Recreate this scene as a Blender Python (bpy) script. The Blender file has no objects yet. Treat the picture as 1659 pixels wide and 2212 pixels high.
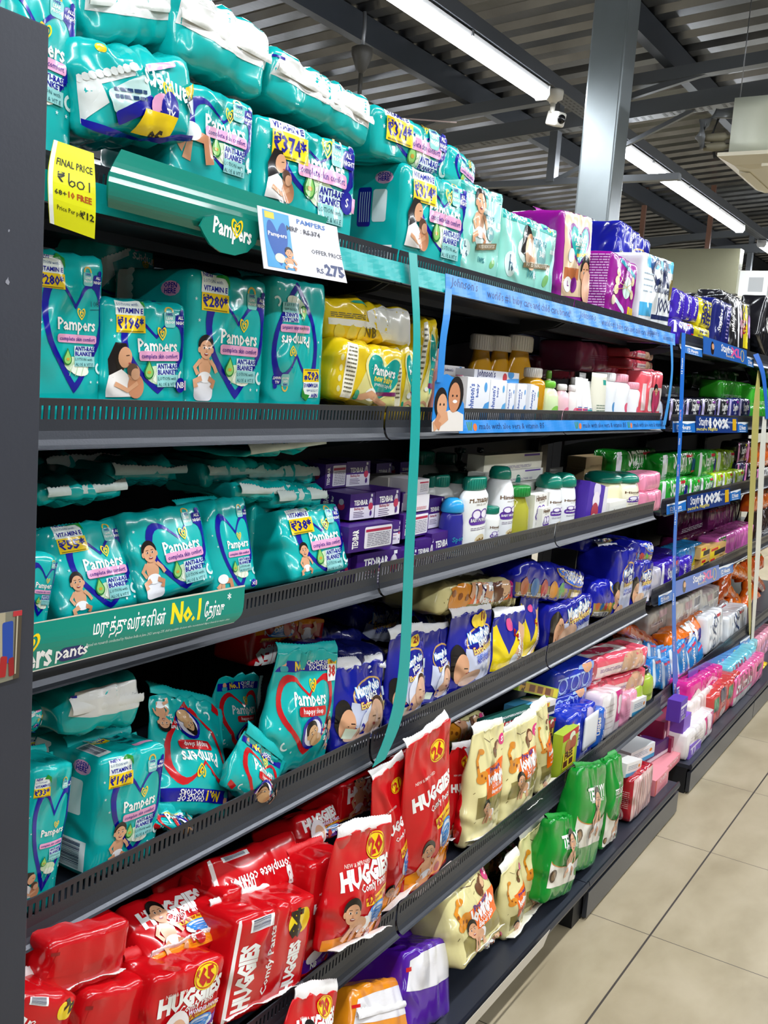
import bpy, math, random
import numpy as np
from mathutils import Vector, Matrix, Euler
from mathutils.geometry import tessellate_polygon

S = bpy.context.scene
COL = S.collection
PI = math.pi

# ---------------------------------------------------------------- camera, world, exposure
CAMH = 1.43
cam = bpy.data.cameras.new('camera')
cam.sensor_fit = 'HORIZONTAL'
cam.sensor_width = 36.0
cam.lens = 46.628
cam.clip_start = 0.02
cam.clip_end = 200
cam_o = bpy.data.objects.new('camera', cam)
COL.objects.link(cam_o)
R_, U_, F_ = Vector((0.52811843, -0.84613472, 0.07174228)), Vector((0.07709314, 0.13191075, 0.98825918)), Vector((0.84566398, 0.51638705, -0.13489568))
cam_o.matrix_world = Matrix(((R_.x, U_.x, -F_.x, 0), (R_.y, U_.y, -F_.y, 0), (R_.z, U_.z, -F_.z, CAMH), (0, 0, 0, 1)))
S.camera = cam_o
w = bpy.data.worlds.new('world')
S.world = w
w.use_nodes = True
w.node_tree.nodes['Background'].inputs[0].default_value = (0.80, 0.88, 1.0, 1)
w.node_tree.nodes['Background'].inputs[1].default_value = 0.03
S.view_settings.view_transform = 'Standard'
S.view_settings.look = 'None'
S.view_settings.gamma = 1.0
S.view_settings.use_curve_mapping = False
S.view_settings.exposure = -0.25
LAMP_STRENGTH = 30.0          # emission of the tube diffusers
LAMP_WATTS = 85.0             # area light inside each fixture
S.cycles.max_bounces = 6
S.cycles.diffuse_bounces = 3
S.cycles.glossy_bounces = 3
S.cycles.transmission_bounces = 6
S.cycles.transparent_max_bounces = 12
S.cycles.sample_clamp_indirect = 4.0
S.cycles.caustics_reflective = False
S.cycles.caustics_refractive = False

# ---------------------------------------------------------------- colour and materials
def lin(c):
    if isinstance(c, str):
        c = c.lstrip('#')
        c = c if len(c) == 6 else ''.join(q * 2 for q in c)
        c = [int(c[i:i + 2], 16) / 255 for i in (0, 2, 4)]
    return tuple(((v / 12.92) if v <= 0.04045 else ((v + 0.055) / 1.055) ** 2.4) for v in c)

MATS = {}
def mat(name, base=None, rough=0.5, metal=0.0, bump=0.0, bscale=40.0, detail=3.0, dist=0.0, spec=0.5, coat=0.0, alpha=1.0, trans=0.0, var=0.0, vscale=6.0, emit=None, estr=0.0, anis=None, ior=1.45, ridge=False):
    """Node material: base colour (or the mesh's own print colours), noise variation, noise bump."""
    if name in MATS:
        return MATS[name]
    m = bpy.data.materials.new(name)
    MATS[name] = m
    m.use_nodes = True
    nt = m.node_tree
    b = nt.nodes['Principled BSDF']
    b.inputs['Roughness'].default_value = rough
    b.inputs['Metallic'].default_value = metal
    b.inputs['Specular IOR Level'].default_value = spec
    b.inputs['Coat Weight'].default_value = coat
    b.inputs['Coat Roughness'].default_value = 0.06
    b.inputs['Alpha'].default_value = alpha
    b.inputs['Transmission Weight'].default_value = trans
    b.inputs['IOR'].default_value = ior
    if base is None:
        a = nt.nodes.new('ShaderNodeAttribute')
        a.attribute_name = 'Col'
        out = a.outputs['Color']
    else:
        r = nt.nodes.new('ShaderNodeRGB')
        r.outputs[0].default_value = (*lin(base), 1)
        out = r.outputs[0]
    tc = nt.nodes.new('ShaderNodeTexCoord')
    if var:
        n = nt.nodes.new('ShaderNodeTexNoise')
        n.inputs['Scale'].default_value = vscale
        n.inputs['Detail'].default_value = 5
        nt.links.new(tc.outputs['Object'], n.inputs['Vector'])
        mr = nt.nodes.new('ShaderNodeMapRange')
        mr.inputs['From Min'].default_value, mr.inputs['From Max'].default_value = 0.3, 0.7
        mr.inputs['To Min'].default_value, mr.inputs['To Max'].default_value = 1 - var, 1 + var
        nt.links.new(n.outputs['Fac'], mr.inputs['Value'])
        mx = nt.nodes.new('ShaderNodeVectorMath')
        mx.operation = 'SCALE'
        nt.links.new(out, mx.inputs[0])
        nt.links.new(mr.outputs[0], mx.inputs['Scale'])
        out = mx.outputs[0]
    nt.links.new(out, b.inputs['Base Color'])
    if bump:
        n = nt.nodes.new('ShaderNodeTexNoise')
        n.inputs['Scale'].default_value = bscale
        n.inputs['Detail'].default_value = detail
        n.inputs['Distortion'].default_value = dist
        if ridge:
            n.noise_type = 'RIDGED_MULTIFRACTAL'
            n.normalize = True
        mp = nt.nodes.new('ShaderNodeMapping')
        if anis:
            mp.inputs['Scale'].default_value = anis
        nt.links.new(tc.outputs['Object'], mp.inputs['Vector'])
        nt.links.new(mp.outputs[0], n.inputs['Vector'])
        bp = nt.nodes.new('ShaderNodeBump')
        bp.inputs['Strength'].default_value = bump
        bp.inputs['Distance'].default_value = 0.028 if ridge else 0.01
        nt.links.new(n.outputs['Fac'], bp.inputs['Height'])
        nt.links.new(bp.outputs[0], b.inputs['Normal'])
        if coat:
            nt.links.new(bp.outputs[0], b.inputs['Coat Normal'])
    if emit:
        b.inputs['Emission Color'].default_value = (*lin(emit), 1)
        b.inputs['Emission Strength'].default_value = estr
    return m

FILM = mat('printed_film', None, 0.2, bump=1.0, bscale=11, detail=3, dist=0.9, spec=0.5, coat=0.3, ridge=True, anis=(1.0, 0.8, 0.7))
FILMS = mat('soft_film', None, 0.42, bump=0.3, bscale=30, detail=3, dist=1.0, spec=0.4)
CARD = mat('printed_card', None, 0.42, spec=0.45, bump=0.02, bscale=60)
PAPER = mat('printed_paper', None, 0.6, spec=0.3, bump=0.04, bscale=20)
GLOSS = mat('glossy_plastic', None, 0.22, spec=0.5)
STEEL = mat('powder_coated_steel', '#383b42', 0.3, metal=0.35, bump=0.03, bscale=300, var=0.05, spec=0.5)
DARK = mat('dark_shelf_steel', '#15171c', 0.5, metal=0.1, var=0.06)
DECK = mat('shelf_deck_steel', '#2c303b', 0.4, metal=0.2, var=0.08)

# ---------------------------------------------------------------- mesh building
class MB:
    """Collects coloured geometry for one mesh."""
    def __init__(s):
        s.v, s.f, s.c, s.n, s.mi = [], [], [], 0, []
    def add(s, V, F, col, mi=0):
        V = np.asarray(V, float).reshape(-1, 3)
        c = np.asarray(lin(col) if isinstance(col, str) else col, float)
        if c.ndim == 1:
            c = np.tile(c, (len(V), 1))
        s.v.append(V)
        s.c.append(c)
        for f in F:
            s.f.append([int(i) + s.n for i in f])
            s.mi.append(mi)
        s.n += len(V)
    def box(s, x0, x1, y0, y1, z0, z1, col='#808080', mi=0, M=None):
        V = np.array([(x, y, z) for x in (x0, x1) for y in (y0, y1) for z in (z0, z1)], float)
        if M is not None:
            V = np.array([M @ Vector(p) for p in V])
        s.add(V, [(0, 1, 3, 2), (4, 6, 7, 5), (0, 4, 5, 1), (2, 3, 7, 6), (0, 2, 6, 4), (1, 5, 7, 3)], col, mi)
    def tube(s, pts, r, col='#808080', k=8, mi=0, caps=True):
        pts = [Vector(p) for p in pts]
        rs = r if isinstance(r, (list, tuple)) else [r] * len(pts)
        V, F = [], []
        for i, p in enumerate(pts):
            d = (pts[min(i + 1, len(pts) - 1)] - pts[max(i - 1, 0)]).normalized()
            a = d.orthogonal().normalized() if abs(d.z) < 0.95 else Vector((1, 0, 0))
            a = (a - d * a.dot(d)).normalized()
            b = d.cross(a)
            for j in range(k):
                t = 2 * PI * j / k
                V.append(p + (a * math.cos(t) + b * math.sin(t)) * rs[i])
        for i in range(len(pts) - 1):
            for j in range(k):
                F.append((i * k + j, i * k + (j + 1) % k, (i + 1) * k + (j + 1) % k, (i + 1) * k + j))
        if caps:
            F.append(tuple(range(k))[::-1])
            F.append(tuple((len(pts) - 1) * k + j for j in range(k)))
        s.add([tuple(v) for v in V], F, col, mi)
    def prism(s, prof, x0, x1, col='#808080', mi=0):
        """Extrude a closed (y, z) outline along x."""
        n = len(prof)
        V = [(x0, y, z) for y, z in prof] + [(x1, y, z) for y, z in prof]
        F = [(i, (i + 1) % n, n + (i + 1) % n, n + i) for i in range(n)]
        tri = tessellate_polygon([[Vector((y, z, 0)) for y, z in prof]])
        F += [tuple(t) for t in tri] + [tuple(n + i for i in t[::-1]) for t in tri]
        s.add(V, F, col, mi)
    def mesh(s, name, mats, smooth=False, weld=False):
        me = bpy.data.meshes.new(name)
        V, C = np.concatenate(s.v), np.concatenate(s.c)
        F = s.f
        me.vertices.add(len(V))
        me.vertices.foreach_set('co', V.astype(np.float32).ravel())
        ln = np.array([len(f) for f in F], np.int32)
        me.loops.add(int(ln.sum()))
        me.loops.foreach_set('vertex_index', np.fromiter((i for f in F for i in f), np.int32, int(ln.sum())))
        me.polygons.add(len(F))
        me.polygons.foreach_set('loop_start', np.concatenate(([0], np.cumsum(ln)[:-1])).astype(np.int32))
        if any(s.mi):
            me.polygons.foreach_set('material_index', np.array(s.mi, np.int32))
        me.polygons.foreach_set('use_smooth', np.full(len(F), bool(smooth)))
        a = me.color_attributes.new('Col', 'FLOAT_COLOR', 'POINT')
        a.data.foreach_set('color', np.hstack([C, np.ones((len(C), 1))]).astype(np.float32).ravel())
        me.update(calc_edges=True)
        me.validate()
        for m in (mats if isinstance(mats, (list, tuple)) else [mats]):
            me.materials.append(m)
        return me

def link(name, me, parent=None, M=None):
    o = bpy.data.objects.new(name, me)
    COL.objects.link(o)
    if parent is not None:
        o.parent = parent
    if M is not None:
        o.matrix_world = M
    return o

def tag(o, label=None, cat=None, group=None, kind=None):
    for k, v in (('label', label), ('category', cat), ('group', group), ('kind', kind)):
        if v:
            o[k] = v
    return o

def empty(name, loc=(0, 0, 0)):
    o = bpy.data.objects.new(name, None)
    COL.objects.link(o)
    o.location = loc
    return o

# ---------------------------------------------------------------- flat print artwork (unit width 1, y up)
GLYPH = {}
def glyphs(s, bold=0.0, shear=0.0, res=1):
    k = (s, bold, shear, res)
    if k not in GLYPH:
        c = bpy.data.curves.new('t', 'FONT')
        c.body = s
        c.resolution_u = res
        c.offset = bold
        c.shear = shear
        o = bpy.data.objects.new('t', c)
        COL.objects.link(o)
        dg = bpy.context.evaluated_depsgraph_get()
        ev = o.evaluated_get(dg)
        m = ev.to_mesh()
        V = np.array([v.co[:2] for v in m.vertices]).reshape(-1, 2)
        F = [tuple(p.vertices) for p in m.polygons]
        ev.to_mesh_clear()
        bpy.data.objects.remove(o)
        bpy.data.curves.remove(c)
        GLYPH[k] = (V, F)
    return GLYPH[k]

class Art:
    def __init__(s, asp=1.0):
        s.asp, s.L = asp, []
    def put(s, V, F, col):
        s.L.append((np.asarray(V, float), [tuple(f) for f in F], lin(col)))
    def poly(s, pts, col):
        P = [Vector((x, y, 0)) for x, y in pts]
        s.put(pts, tessellate_polygon([P]), col)
    def rect(s, x0, y0, x1, y1, col, rot=0, r=0.0):
        cx, cy, a, b = (x0 + x1) / 2, (y0 + y1) / 2, (x1 - x0) / 2, (y1 - y0) / 2
        if r:
            P = []
            for qx, qy, t0 in ((1, 1, 0), (-1, 1, 90), (-1, -1, 180), (1, -1, 270)):
                for t in range(0, 91, 22):
                    q = math.radians(t0 + t)
                    P.append((qx * (a - r) + r * math.cos(q), qy * (b - r) + r * math.sin(q)))
        else:
            P = [(a, b), (-a, b), (-a, -b), (a, -b)]
        c, n = math.cos(math.radians(rot)), math.sin(math.radians(rot))
        s.poly([(cx + x * c - y * n, cy + x * n + y * c) for x, y in P], col)
    def ell(s, cx, cy, a, b, col, rot=0, k=20):
        c, n = math.cos(math.radians(rot)), math.sin(math.radians(rot))
        P = [(a * math.cos(2 * PI * i / k), b * math.sin(2 * PI * i / k)) for i in range(k)]
        V = [(cx, cy)] + [(cx + x * c - y * n, cy + x * n + y * c) for x, y in P]
        s.put(V, [(0, i + 1, (i + 1) % k + 1) for i in range(k)], col)
    def ring(s, outer, inner, col):
        n = len(outer)
        s.put(list(outer) + list(inner), [(i, (i + 1) % n, n + (i + 1) % n, n + i) for i in range(n)], col)
    def line(s, pts, wd, col, closed=False):
        P = [Vector(p) for p in pts]
        n = len(P)
        V, F = [], []
        for i, p in enumerate(P):
            a = P[(i - 1) % n] if (closed or i) else p
            b = P[(i + 1) % n] if (closed or i < n - 1) else p
            d = (b - a).normalized()
            q = Vector((-d.y, d.x)) * wd / 2
            V += [tuple(p + q), tuple(p - q)]
        for i in range(n if closed else n - 1):
            j = (i + 1) % n
            F.append((2 * i, 2 * i + 1, 2 * j + 1, 2 * j))
        s.put(V, F, col)
    def txt(s, t, x, y, size, col, al='c', bold=0.0, rot=0, shear=0.0, wd=None, arc=0.0, res=1):
        V, F = glyphs(t, bold, shear, res)
        if not len(V):
            return
        x0, x1 = V[:, 0].min(), V[:, 0].max()
        W = V.copy()
        W[:, 0] -= {'c': (x0 + x1) / 2, 'l': x0, 'r': x1}[al]
        k = size / 0.7
        kx = k if wd is None else wd / max(x1 - x0, 1e-6)
        W = W * (kx, k)
        if arc:
            W[:, 1] += arc * W[:, 0] ** 2
        c, n = math.cos(math.radians(rot)), math.sin(math.radians(rot))
        W = np.stack([x + W[:, 0] * c - W[:, 1] * n, y + W[:, 0] * n + W[:, 1] * c], 1)
        s.put(W, F, col)
    def lines(s, x0, y0, x1, y1, n, col, fill=0.55, seed=0):
        """n rows of small print drawn as broken bars"""
        rnd = random.Random(seed)
        h = (y1 - y0) / n
        for i in range(n):
            x = x0
            y = y1 - (i + 0.5) * h
            while x < x1 - 0.004:
                e = min(x1, x + (x1 - x0) * rnd.uniform(0.1, 0.3))
                s.rect(x, y - h * fill / 2, e, y + h * fill / 2, col)
                x = e + (x1 - x0) * 0.03
    def bars(s, x0, y0, x1, y1, col='#151a4a', bg='#f2f2f2', n=18, seed=1, vertical=True):
        s.rect(x0, y0, x1, y1, bg)
        rnd = random.Random(seed)
        p = 0.06
        while p < 0.94:
            q = p + rnd.choice((0.012, 0.02, 0.03))
            if vertical:
                s.rect(x0 + (x1 - x0) * p, y0 + (y1 - y0) * 0.15, x0 + (x1 - x0) * q, y1 - (y1 - y0) * 0.08, col)
            else:
                s.rect(x0 + (x1 - x0) * 0.08, y0 + (y1 - y0) * p, x1 - (x1 - x0) * 0.15, y0 + (y1 - y0) * q, col)
            p = q + rnd.choice((0.015, 0.03, 0.022))
    def sub(s, other, x, y, k, rot=0):
        """place another artwork inside this one"""
        c, n = math.cos(math.radians(rot)), math.sin(math.radians(rot))
        for V, F, col in other.L:
            W = V * k
            s.L.append((np.stack([x + W[:, 0] * c - W[:, 1] * n, y + W[:, 0] * n + W[:, 1] * c], 1), F, col))

def heart(cx, cy, a, b, n=40):
    P = []
    for i in range(n):
        t = 2 * PI * i / n
        x = 16 * math.sin(t) * abs(math.sin(t)) ** 0.75
        y = 13 * math.cos(t) - 5 * math.cos(2 * t) - 2 * math.cos(3 * t) - math.cos(4 * t)
        P.append((cx + a * x / 16, cy + b * (y + 2.5) / 14.5))
    return P

def split(V, F, mx):
    """split triangles until every edge is shorter than mx, so that print follows the film"""
    V = [tuple(v) for v in V]
    T = []
    for f in F:
        for i in range(1, len(f) - 1):
            T.append((f[0], f[i], f[i + 1]))
    cache = {}
    def mid(a, b):
        k = (a, b) if a < b else (b, a)
        if k not in cache:
            V.append(((V[a][0] + V[b][0]) / 2, (V[a][1] + V[b][1]) / 2))
            cache[k] = len(V) - 1
        return cache[k]
    out = []
    def lg(a, b):
        return (V[a][0] - V[b][0]) ** 2 + (V[a][1] - V[b][1]) ** 2 > mx * mx
    st = T
    while st:
        a, b, c = st.pop()
        e = (lg(a, b), lg(b, c), lg(c, a))
        if not any(e):
            out.append((a, b, c))
        elif sum(e) == 3:
            p, q, r = mid(a, b), mid(b, c), mid(c, a)
            st += [(a, p, r), (p, b, q), (r, q, c), (p, q, r)]
        elif sum(e) == 1:
            if e[0]:
                p = mid(a, b); st += [(a, p, c), (p, b, c)]
            elif e[1]:
                p = mid(b, c); st += [(a, b, p), (a, p, c)]
            else:
                p = mid(c, a); st += [(a, b, p), (p, b, c)]
        else:
            if not e[0]:
                q, r = mid(b, c), mid(c, a); st += [(a, b, q), (a, q, r), (r, q, c)]
            elif not e[1]:
                p, r = mid(a, b), mid(c, a); st += [(a, p, r), (p, b, c), (p, c, r)]
            else:
                p, q = mid(a, b), mid(b, c); st += [(p, b, q), (a, p, q), (a, q, c)]
    return np.array(V), out

def stamp(mb, grid, art, sign=1.0, mx=0.06, off=0.0007, flip=False, clip=True):
    """lay artwork onto a face given as a grid of points (rows = v, columns = u)"""
    G = np.asarray(grid)
    nv, nu = G.shape[:2]
    du = np.gradient(G, axis=1)
    dv = np.gradient(G, axis=0)
    N = np.cross(du, dv)
    N /= np.linalg.norm(N, axis=2, keepdims=True) + 1e-12
    N *= sign
    boxes, lev = [], []
    for V, F, col in art.L:
        bx = (*V.min(0), *V.max(0))
        l = 0
        for q, k in zip(boxes, lev):
            if k >= l and q[0] < bx[2] and q[2] > bx[0] and q[1] < bx[3] and q[3] > bx[1]:
                l = k + 1
        boxes.append(bx)
        lev.append(l)
        V2, T = split(V, F, mx)
        if flip:
            V2 = np.stack([1 - V2[:, 0], art.asp - V2[:, 1]], 1)
        u = np.clip(V2[:, 0], 0, 1) * (nu - 1)
        v = np.clip(V2[:, 1] / art.asp, 0, 1) * (nv - 1)
        i = np.minimum(u.astype(int), nu - 2)
        j = np.minimum(v.astype(int), nv - 2)
        a, b = (u - i)[:, None], (v - j)[:, None]
        def lerp(A):
            return (A[j, i] * (1 - a) + A[j, i + 1] * a) * (1 - b) + (A[j + 1, i] * (1 - a) + A[j + 1, i + 1] * a) * b
        mb.add(lerp(G) + lerp(N) * (off * (1 + 0.55 * l)), T, col)

# ---------------------------------------------------------------- bags, packs, boxes, bottles
def wrinkles(P, seed, A, h):
    r = np.random.RandomState(seed)
    x, y, z = P[..., 0], P[..., 1], P[..., 2]
    o = np.zeros(x.shape)
    for k in range(7):
        d = r.normal(size=3) * (1, 0.7, 0.8)
        d /= np.linalg.norm(d)
        fr = r.uniform(22, 75)
        q = (x * d[0] + y * d[1] + z * d[2]) * fr + r.uniform(0, 9) + 0.6 * np.sin(z * 31 + k) * np.cos(x * 27)
        o += (1 - np.abs(np.sin(q)) ** 0.8 - 0.4) * r.uniform(0.25, 0.7)
    e = np.exp(-np.clip(h - z, 0, 9) / 0.035) + 0.6 * np.exp(-np.clip(z, 0, 9) / 0.03)
    o += e * np.sin(x * r.uniform(90, 130) + r.uniform(0, 6) + 2.5 * np.sin(x * 33)) * 0.8
    return A * o

def bag_grids(w, h, d, r=0.02, bulge=0.01, wr=0.003, seed=0, tt=0.0, tb=0.0, px=0.0, cell=0.011, slump=0.0, lt=0.45, rag=0.0):
    """six faces of a soft pack: front, left, top, right, back, bottom, each a grid of points"""
    r = min(r, 0.45 * min(w, h, d))
    def n(L): return int(min(30, max(5, round(L / cell)))) + 1
    nx, ny, nz = n(w), n(d), n(h)
    X, Y, Z = np.linspace(-w / 2, w / 2, nx), np.linspace(0, d, ny), np.linspace(0, h, nz)
    def g(f):
        if f == 'front': z, x = np.meshgrid(Z, X, indexing='ij'); return np.stack([x, 0 * x, z], -1)
        if f == 'left': z, y = np.meshgrid(Z, Y[::-1], indexing='ij'); return np.stack([0 * y - w / 2, y, z], -1)
        if f == 'top': y, x = np.meshgrid(Y, X, indexing='ij'); return np.stack([x, y, 0 * x + h], -1)
        if f == 'right': z, y = np.meshgrid(Z, Y, indexing='ij'); return np.stack([0 * y + w / 2, y, z], -1)
        if f == 'back': z, x = np.meshgrid(Z, X[::-1], indexing='ij'); return np.stack([x, 0 * x + d, z], -1)
        y, x = np.meshgrid(Y[::-1], X, indexing='ij'); return np.stack([x, y, 0 * x], -1)
    half = np.array([w / 2, d / 2, h / 2])
    cen = np.array([0, d / 2, h / 2])
    rs = np.random.RandomState(seed + 77)
    ph = rs.uniform(0, 6, 6)
    out = {}
    for f in ('front', 'left', 'top', 'right', 'back', 'bottom'):
        P = g(f) - cen
        inner = np.clip(P, -(half - r), half - r)
        q = P - inner
        l = np.linalg.norm(q, axis=-1, keepdims=True)
        N = q / (l + 1e-12)
        P = inner + N * r
        u, v, t = P[..., 0] / half[0], P[..., 2] / half[2], P[..., 1] / half[1]
        b = bulge * (1 - u ** 2) * (1 - v ** 2) + 0 * u
        P[..., 1] += np.sign(t) * np.abs(t) * b
        P[..., 0] += 0.5 * bulge * (1 - v ** 2) * u * (1 - t * t)
        zz = (v + 1) / 2
        T = np.ones_like(zz)
        if tt:
            s = np.clip((zz - (1 - lt)) / lt, 0, 1)
            T *= 1 - tt * s * s * (3 - 2 * s)
        if tb:
            s = np.clip((0.35 - zz) / 0.35, 0, 1)
            T *= 1 - tb * s * s * (3 - 2 * s)
        if px:
            T *= 1 - px * np.abs(u) ** 3
        P[..., 1] *= T
        if slump:
            P[..., 1] += slump * h * np.sin(zz * 2.2 + ph[0]) * 0.3
            P[..., 0] += slump * w * 0.25 * np.sin(zz * 3 + ph[1])
            P[..., 2] += slump * h * 0.22 * np.sin(u * 2.4 + ph[2]) * zz
        P += cen
        if rag:
            P[..., 0] += rag * np.sin(P[..., 2] * 90 + ph[3]) * np.sin(P[..., 1] * 70 + ph[4])
        if wr:
            P += N * wrinkles(P, seed, wr, h)[..., None]
        out[f] = P
    return out

FACES = ('front', 'left', 'top', 'right', 'back', 'bottom')
def bag_mesh(name, w, h, d, col, arts=None, m=None, flip=False, mx=0.045, off=0.0006, **k):
    G = bag_grids(w, h, d, **k)
    mb = MB()
    allV, F, n = [], [], 0
    for f in FACES:
        P = G[f]
        a, b = P.shape[:2]
        allV.append(P.reshape(-1, 3))
        for j in range(a - 1):
            for i in range(b - 1):
                F.append((n + j * b + i, n + j * b + i + 1, n + (j + 1) * b + i + 1, n + (j + 1) * b + i))
        n += a * b
    V = np.concatenate(allV)
    _, ix, inv = np.unique(np.round(V, 5), axis=0, return_index=True, return_inverse=True)
    inv = inv.ravel()
    mb.add(V[ix], [[inv[i] for i in f] for f in F], col)
    for f, art in (arts or {}).items():
        if art is not None:
            stamp(mb, G[f], art, 1.0, mx, off, flip and f == 'front')
    return mb.mesh(name, m or FILM, smooth=True), G

def fin_mesh(name, w, hh, col, seed=0, wave=0.004, zig=0.0, th=0.0012, n=44, bend=0.0, edge=None):
    """crimped heat seal: a thin double strip standing on the end of a pouch"""
    r = np.random.RandomState(seed)
    p1, p2, p3 = r.uniform(0, 6, 3)
    mb = MB()
    X = np.linspace(-w / 2, w / 2, n)
    rows = 6
    V = []
    for side in (-1, 1):
        for j in range(rows):
            t = j / (rows - 1)
            for i, x in enumerate(X):
                y = side * th / 2 + t * wave * (math.sin(x * 60 + p1) + 0.6 * math.sin(x * 131 + p2)) + bend * t * t * (1 + 0.5 * math.sin(x * 25 + p3))
                z = hh * t - abs(bend) * 0.5 * t * t + (zig * (i % 2) if j == rows - 1 else 0) + 0.15 * hh * t * math.sin(x * 20 + p3)
                V.append((x, y, z))
    F = []
    m = rows * n
    for s in (0, 1):
        for j in range(rows - 1):
            for i in range(n - 1):
                q = (s * m + j * n + i, s * m + j * n + i + 1, s * m + (j + 1) * n + i + 1, s * m + (j + 1) * n + i)
                F.append(q if s == 0 else q[::-1])
    for i in range(n - 1):
        a = (rows - 1) * n + i
        F.append((a, a + 1, m + a + 1, m + a))
    mb.add(V, F, col)
    return mb.mesh(name, FILMS, smooth=True)

def box_mesh(name, w, h, d, col, arts=None, m=None, r=0.0015, flip=False):
    """folding carton with slightly rounded edges and printed faces"""
    G = bag_grids(w, h, d, r=r, bulge=0.0004, wr=0, cell=max(w, h, d) / 5)
    mb = MB()
    for f in FACES:
        P = G[f]
        a, b = P.shape[:2]
        mb.add(P.reshape(-1, 3), [(j * b + i, j * b + i + 1, (j + 1) * b + i + 1, (j + 1) * b + i) for j in range(a - 1) for i in range(b - 1)], col)
    for f, art in (arts or {}).items():
        if art is not None:
            stamp(mb, G[f], art, 1.0, 0.4, 0.0004, flip and f == 'front')
    return mb.mesh(name, m or CARD, smooth=False)

def lathe(mb, prof, col, k=24, sx=1.0, sy=1.0, cy=0.0):
    """revolve (radius, z) about z; sx, sy flatten it; base centre at y = cy"""
    V, F = [], []
    n = len(prof)
    for r_, z in prof:
        for j in range(k):
            t = 2 * PI * j / k
            V.append((r_ * sx * math.cos(t), cy + r_ * sy * math.sin(t), z))
    for i in range(n - 1):
        for j in range(k):
            F.append((i * k + j, i * k + (j + 1) % k, (i + 1) * k + (j + 1) % k, (i + 1) * k + j))
    F.append(tuple(range(k))[::-1])
    F.append(tuple((n - 1) * k + j for j in range(k)))
    mb.add(V, F, col)

def bottle_label_grid(prof, sx, sy, cy, z0, z1, half=62, nu=15, nv=10):
    """the front of a lathed body between two heights, as a grid for print"""
    zs, rs = [p[1] for p in prof], [p[0] for p in prof]
    G = np.zeros((nv, nu, 3))
    for j, z in enumerate(np.linspace(z0, z1, nv)):
        r_ = np.interp(z, zs, rs)
        for i, t in enumerate(np.linspace(-half, half, nu)):
            q = math.radians(t - 90)
            G[j, i] = (r_ * sx * math.cos(q), cy + r_ * sy * math.sin(q), z)
    return G

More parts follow.
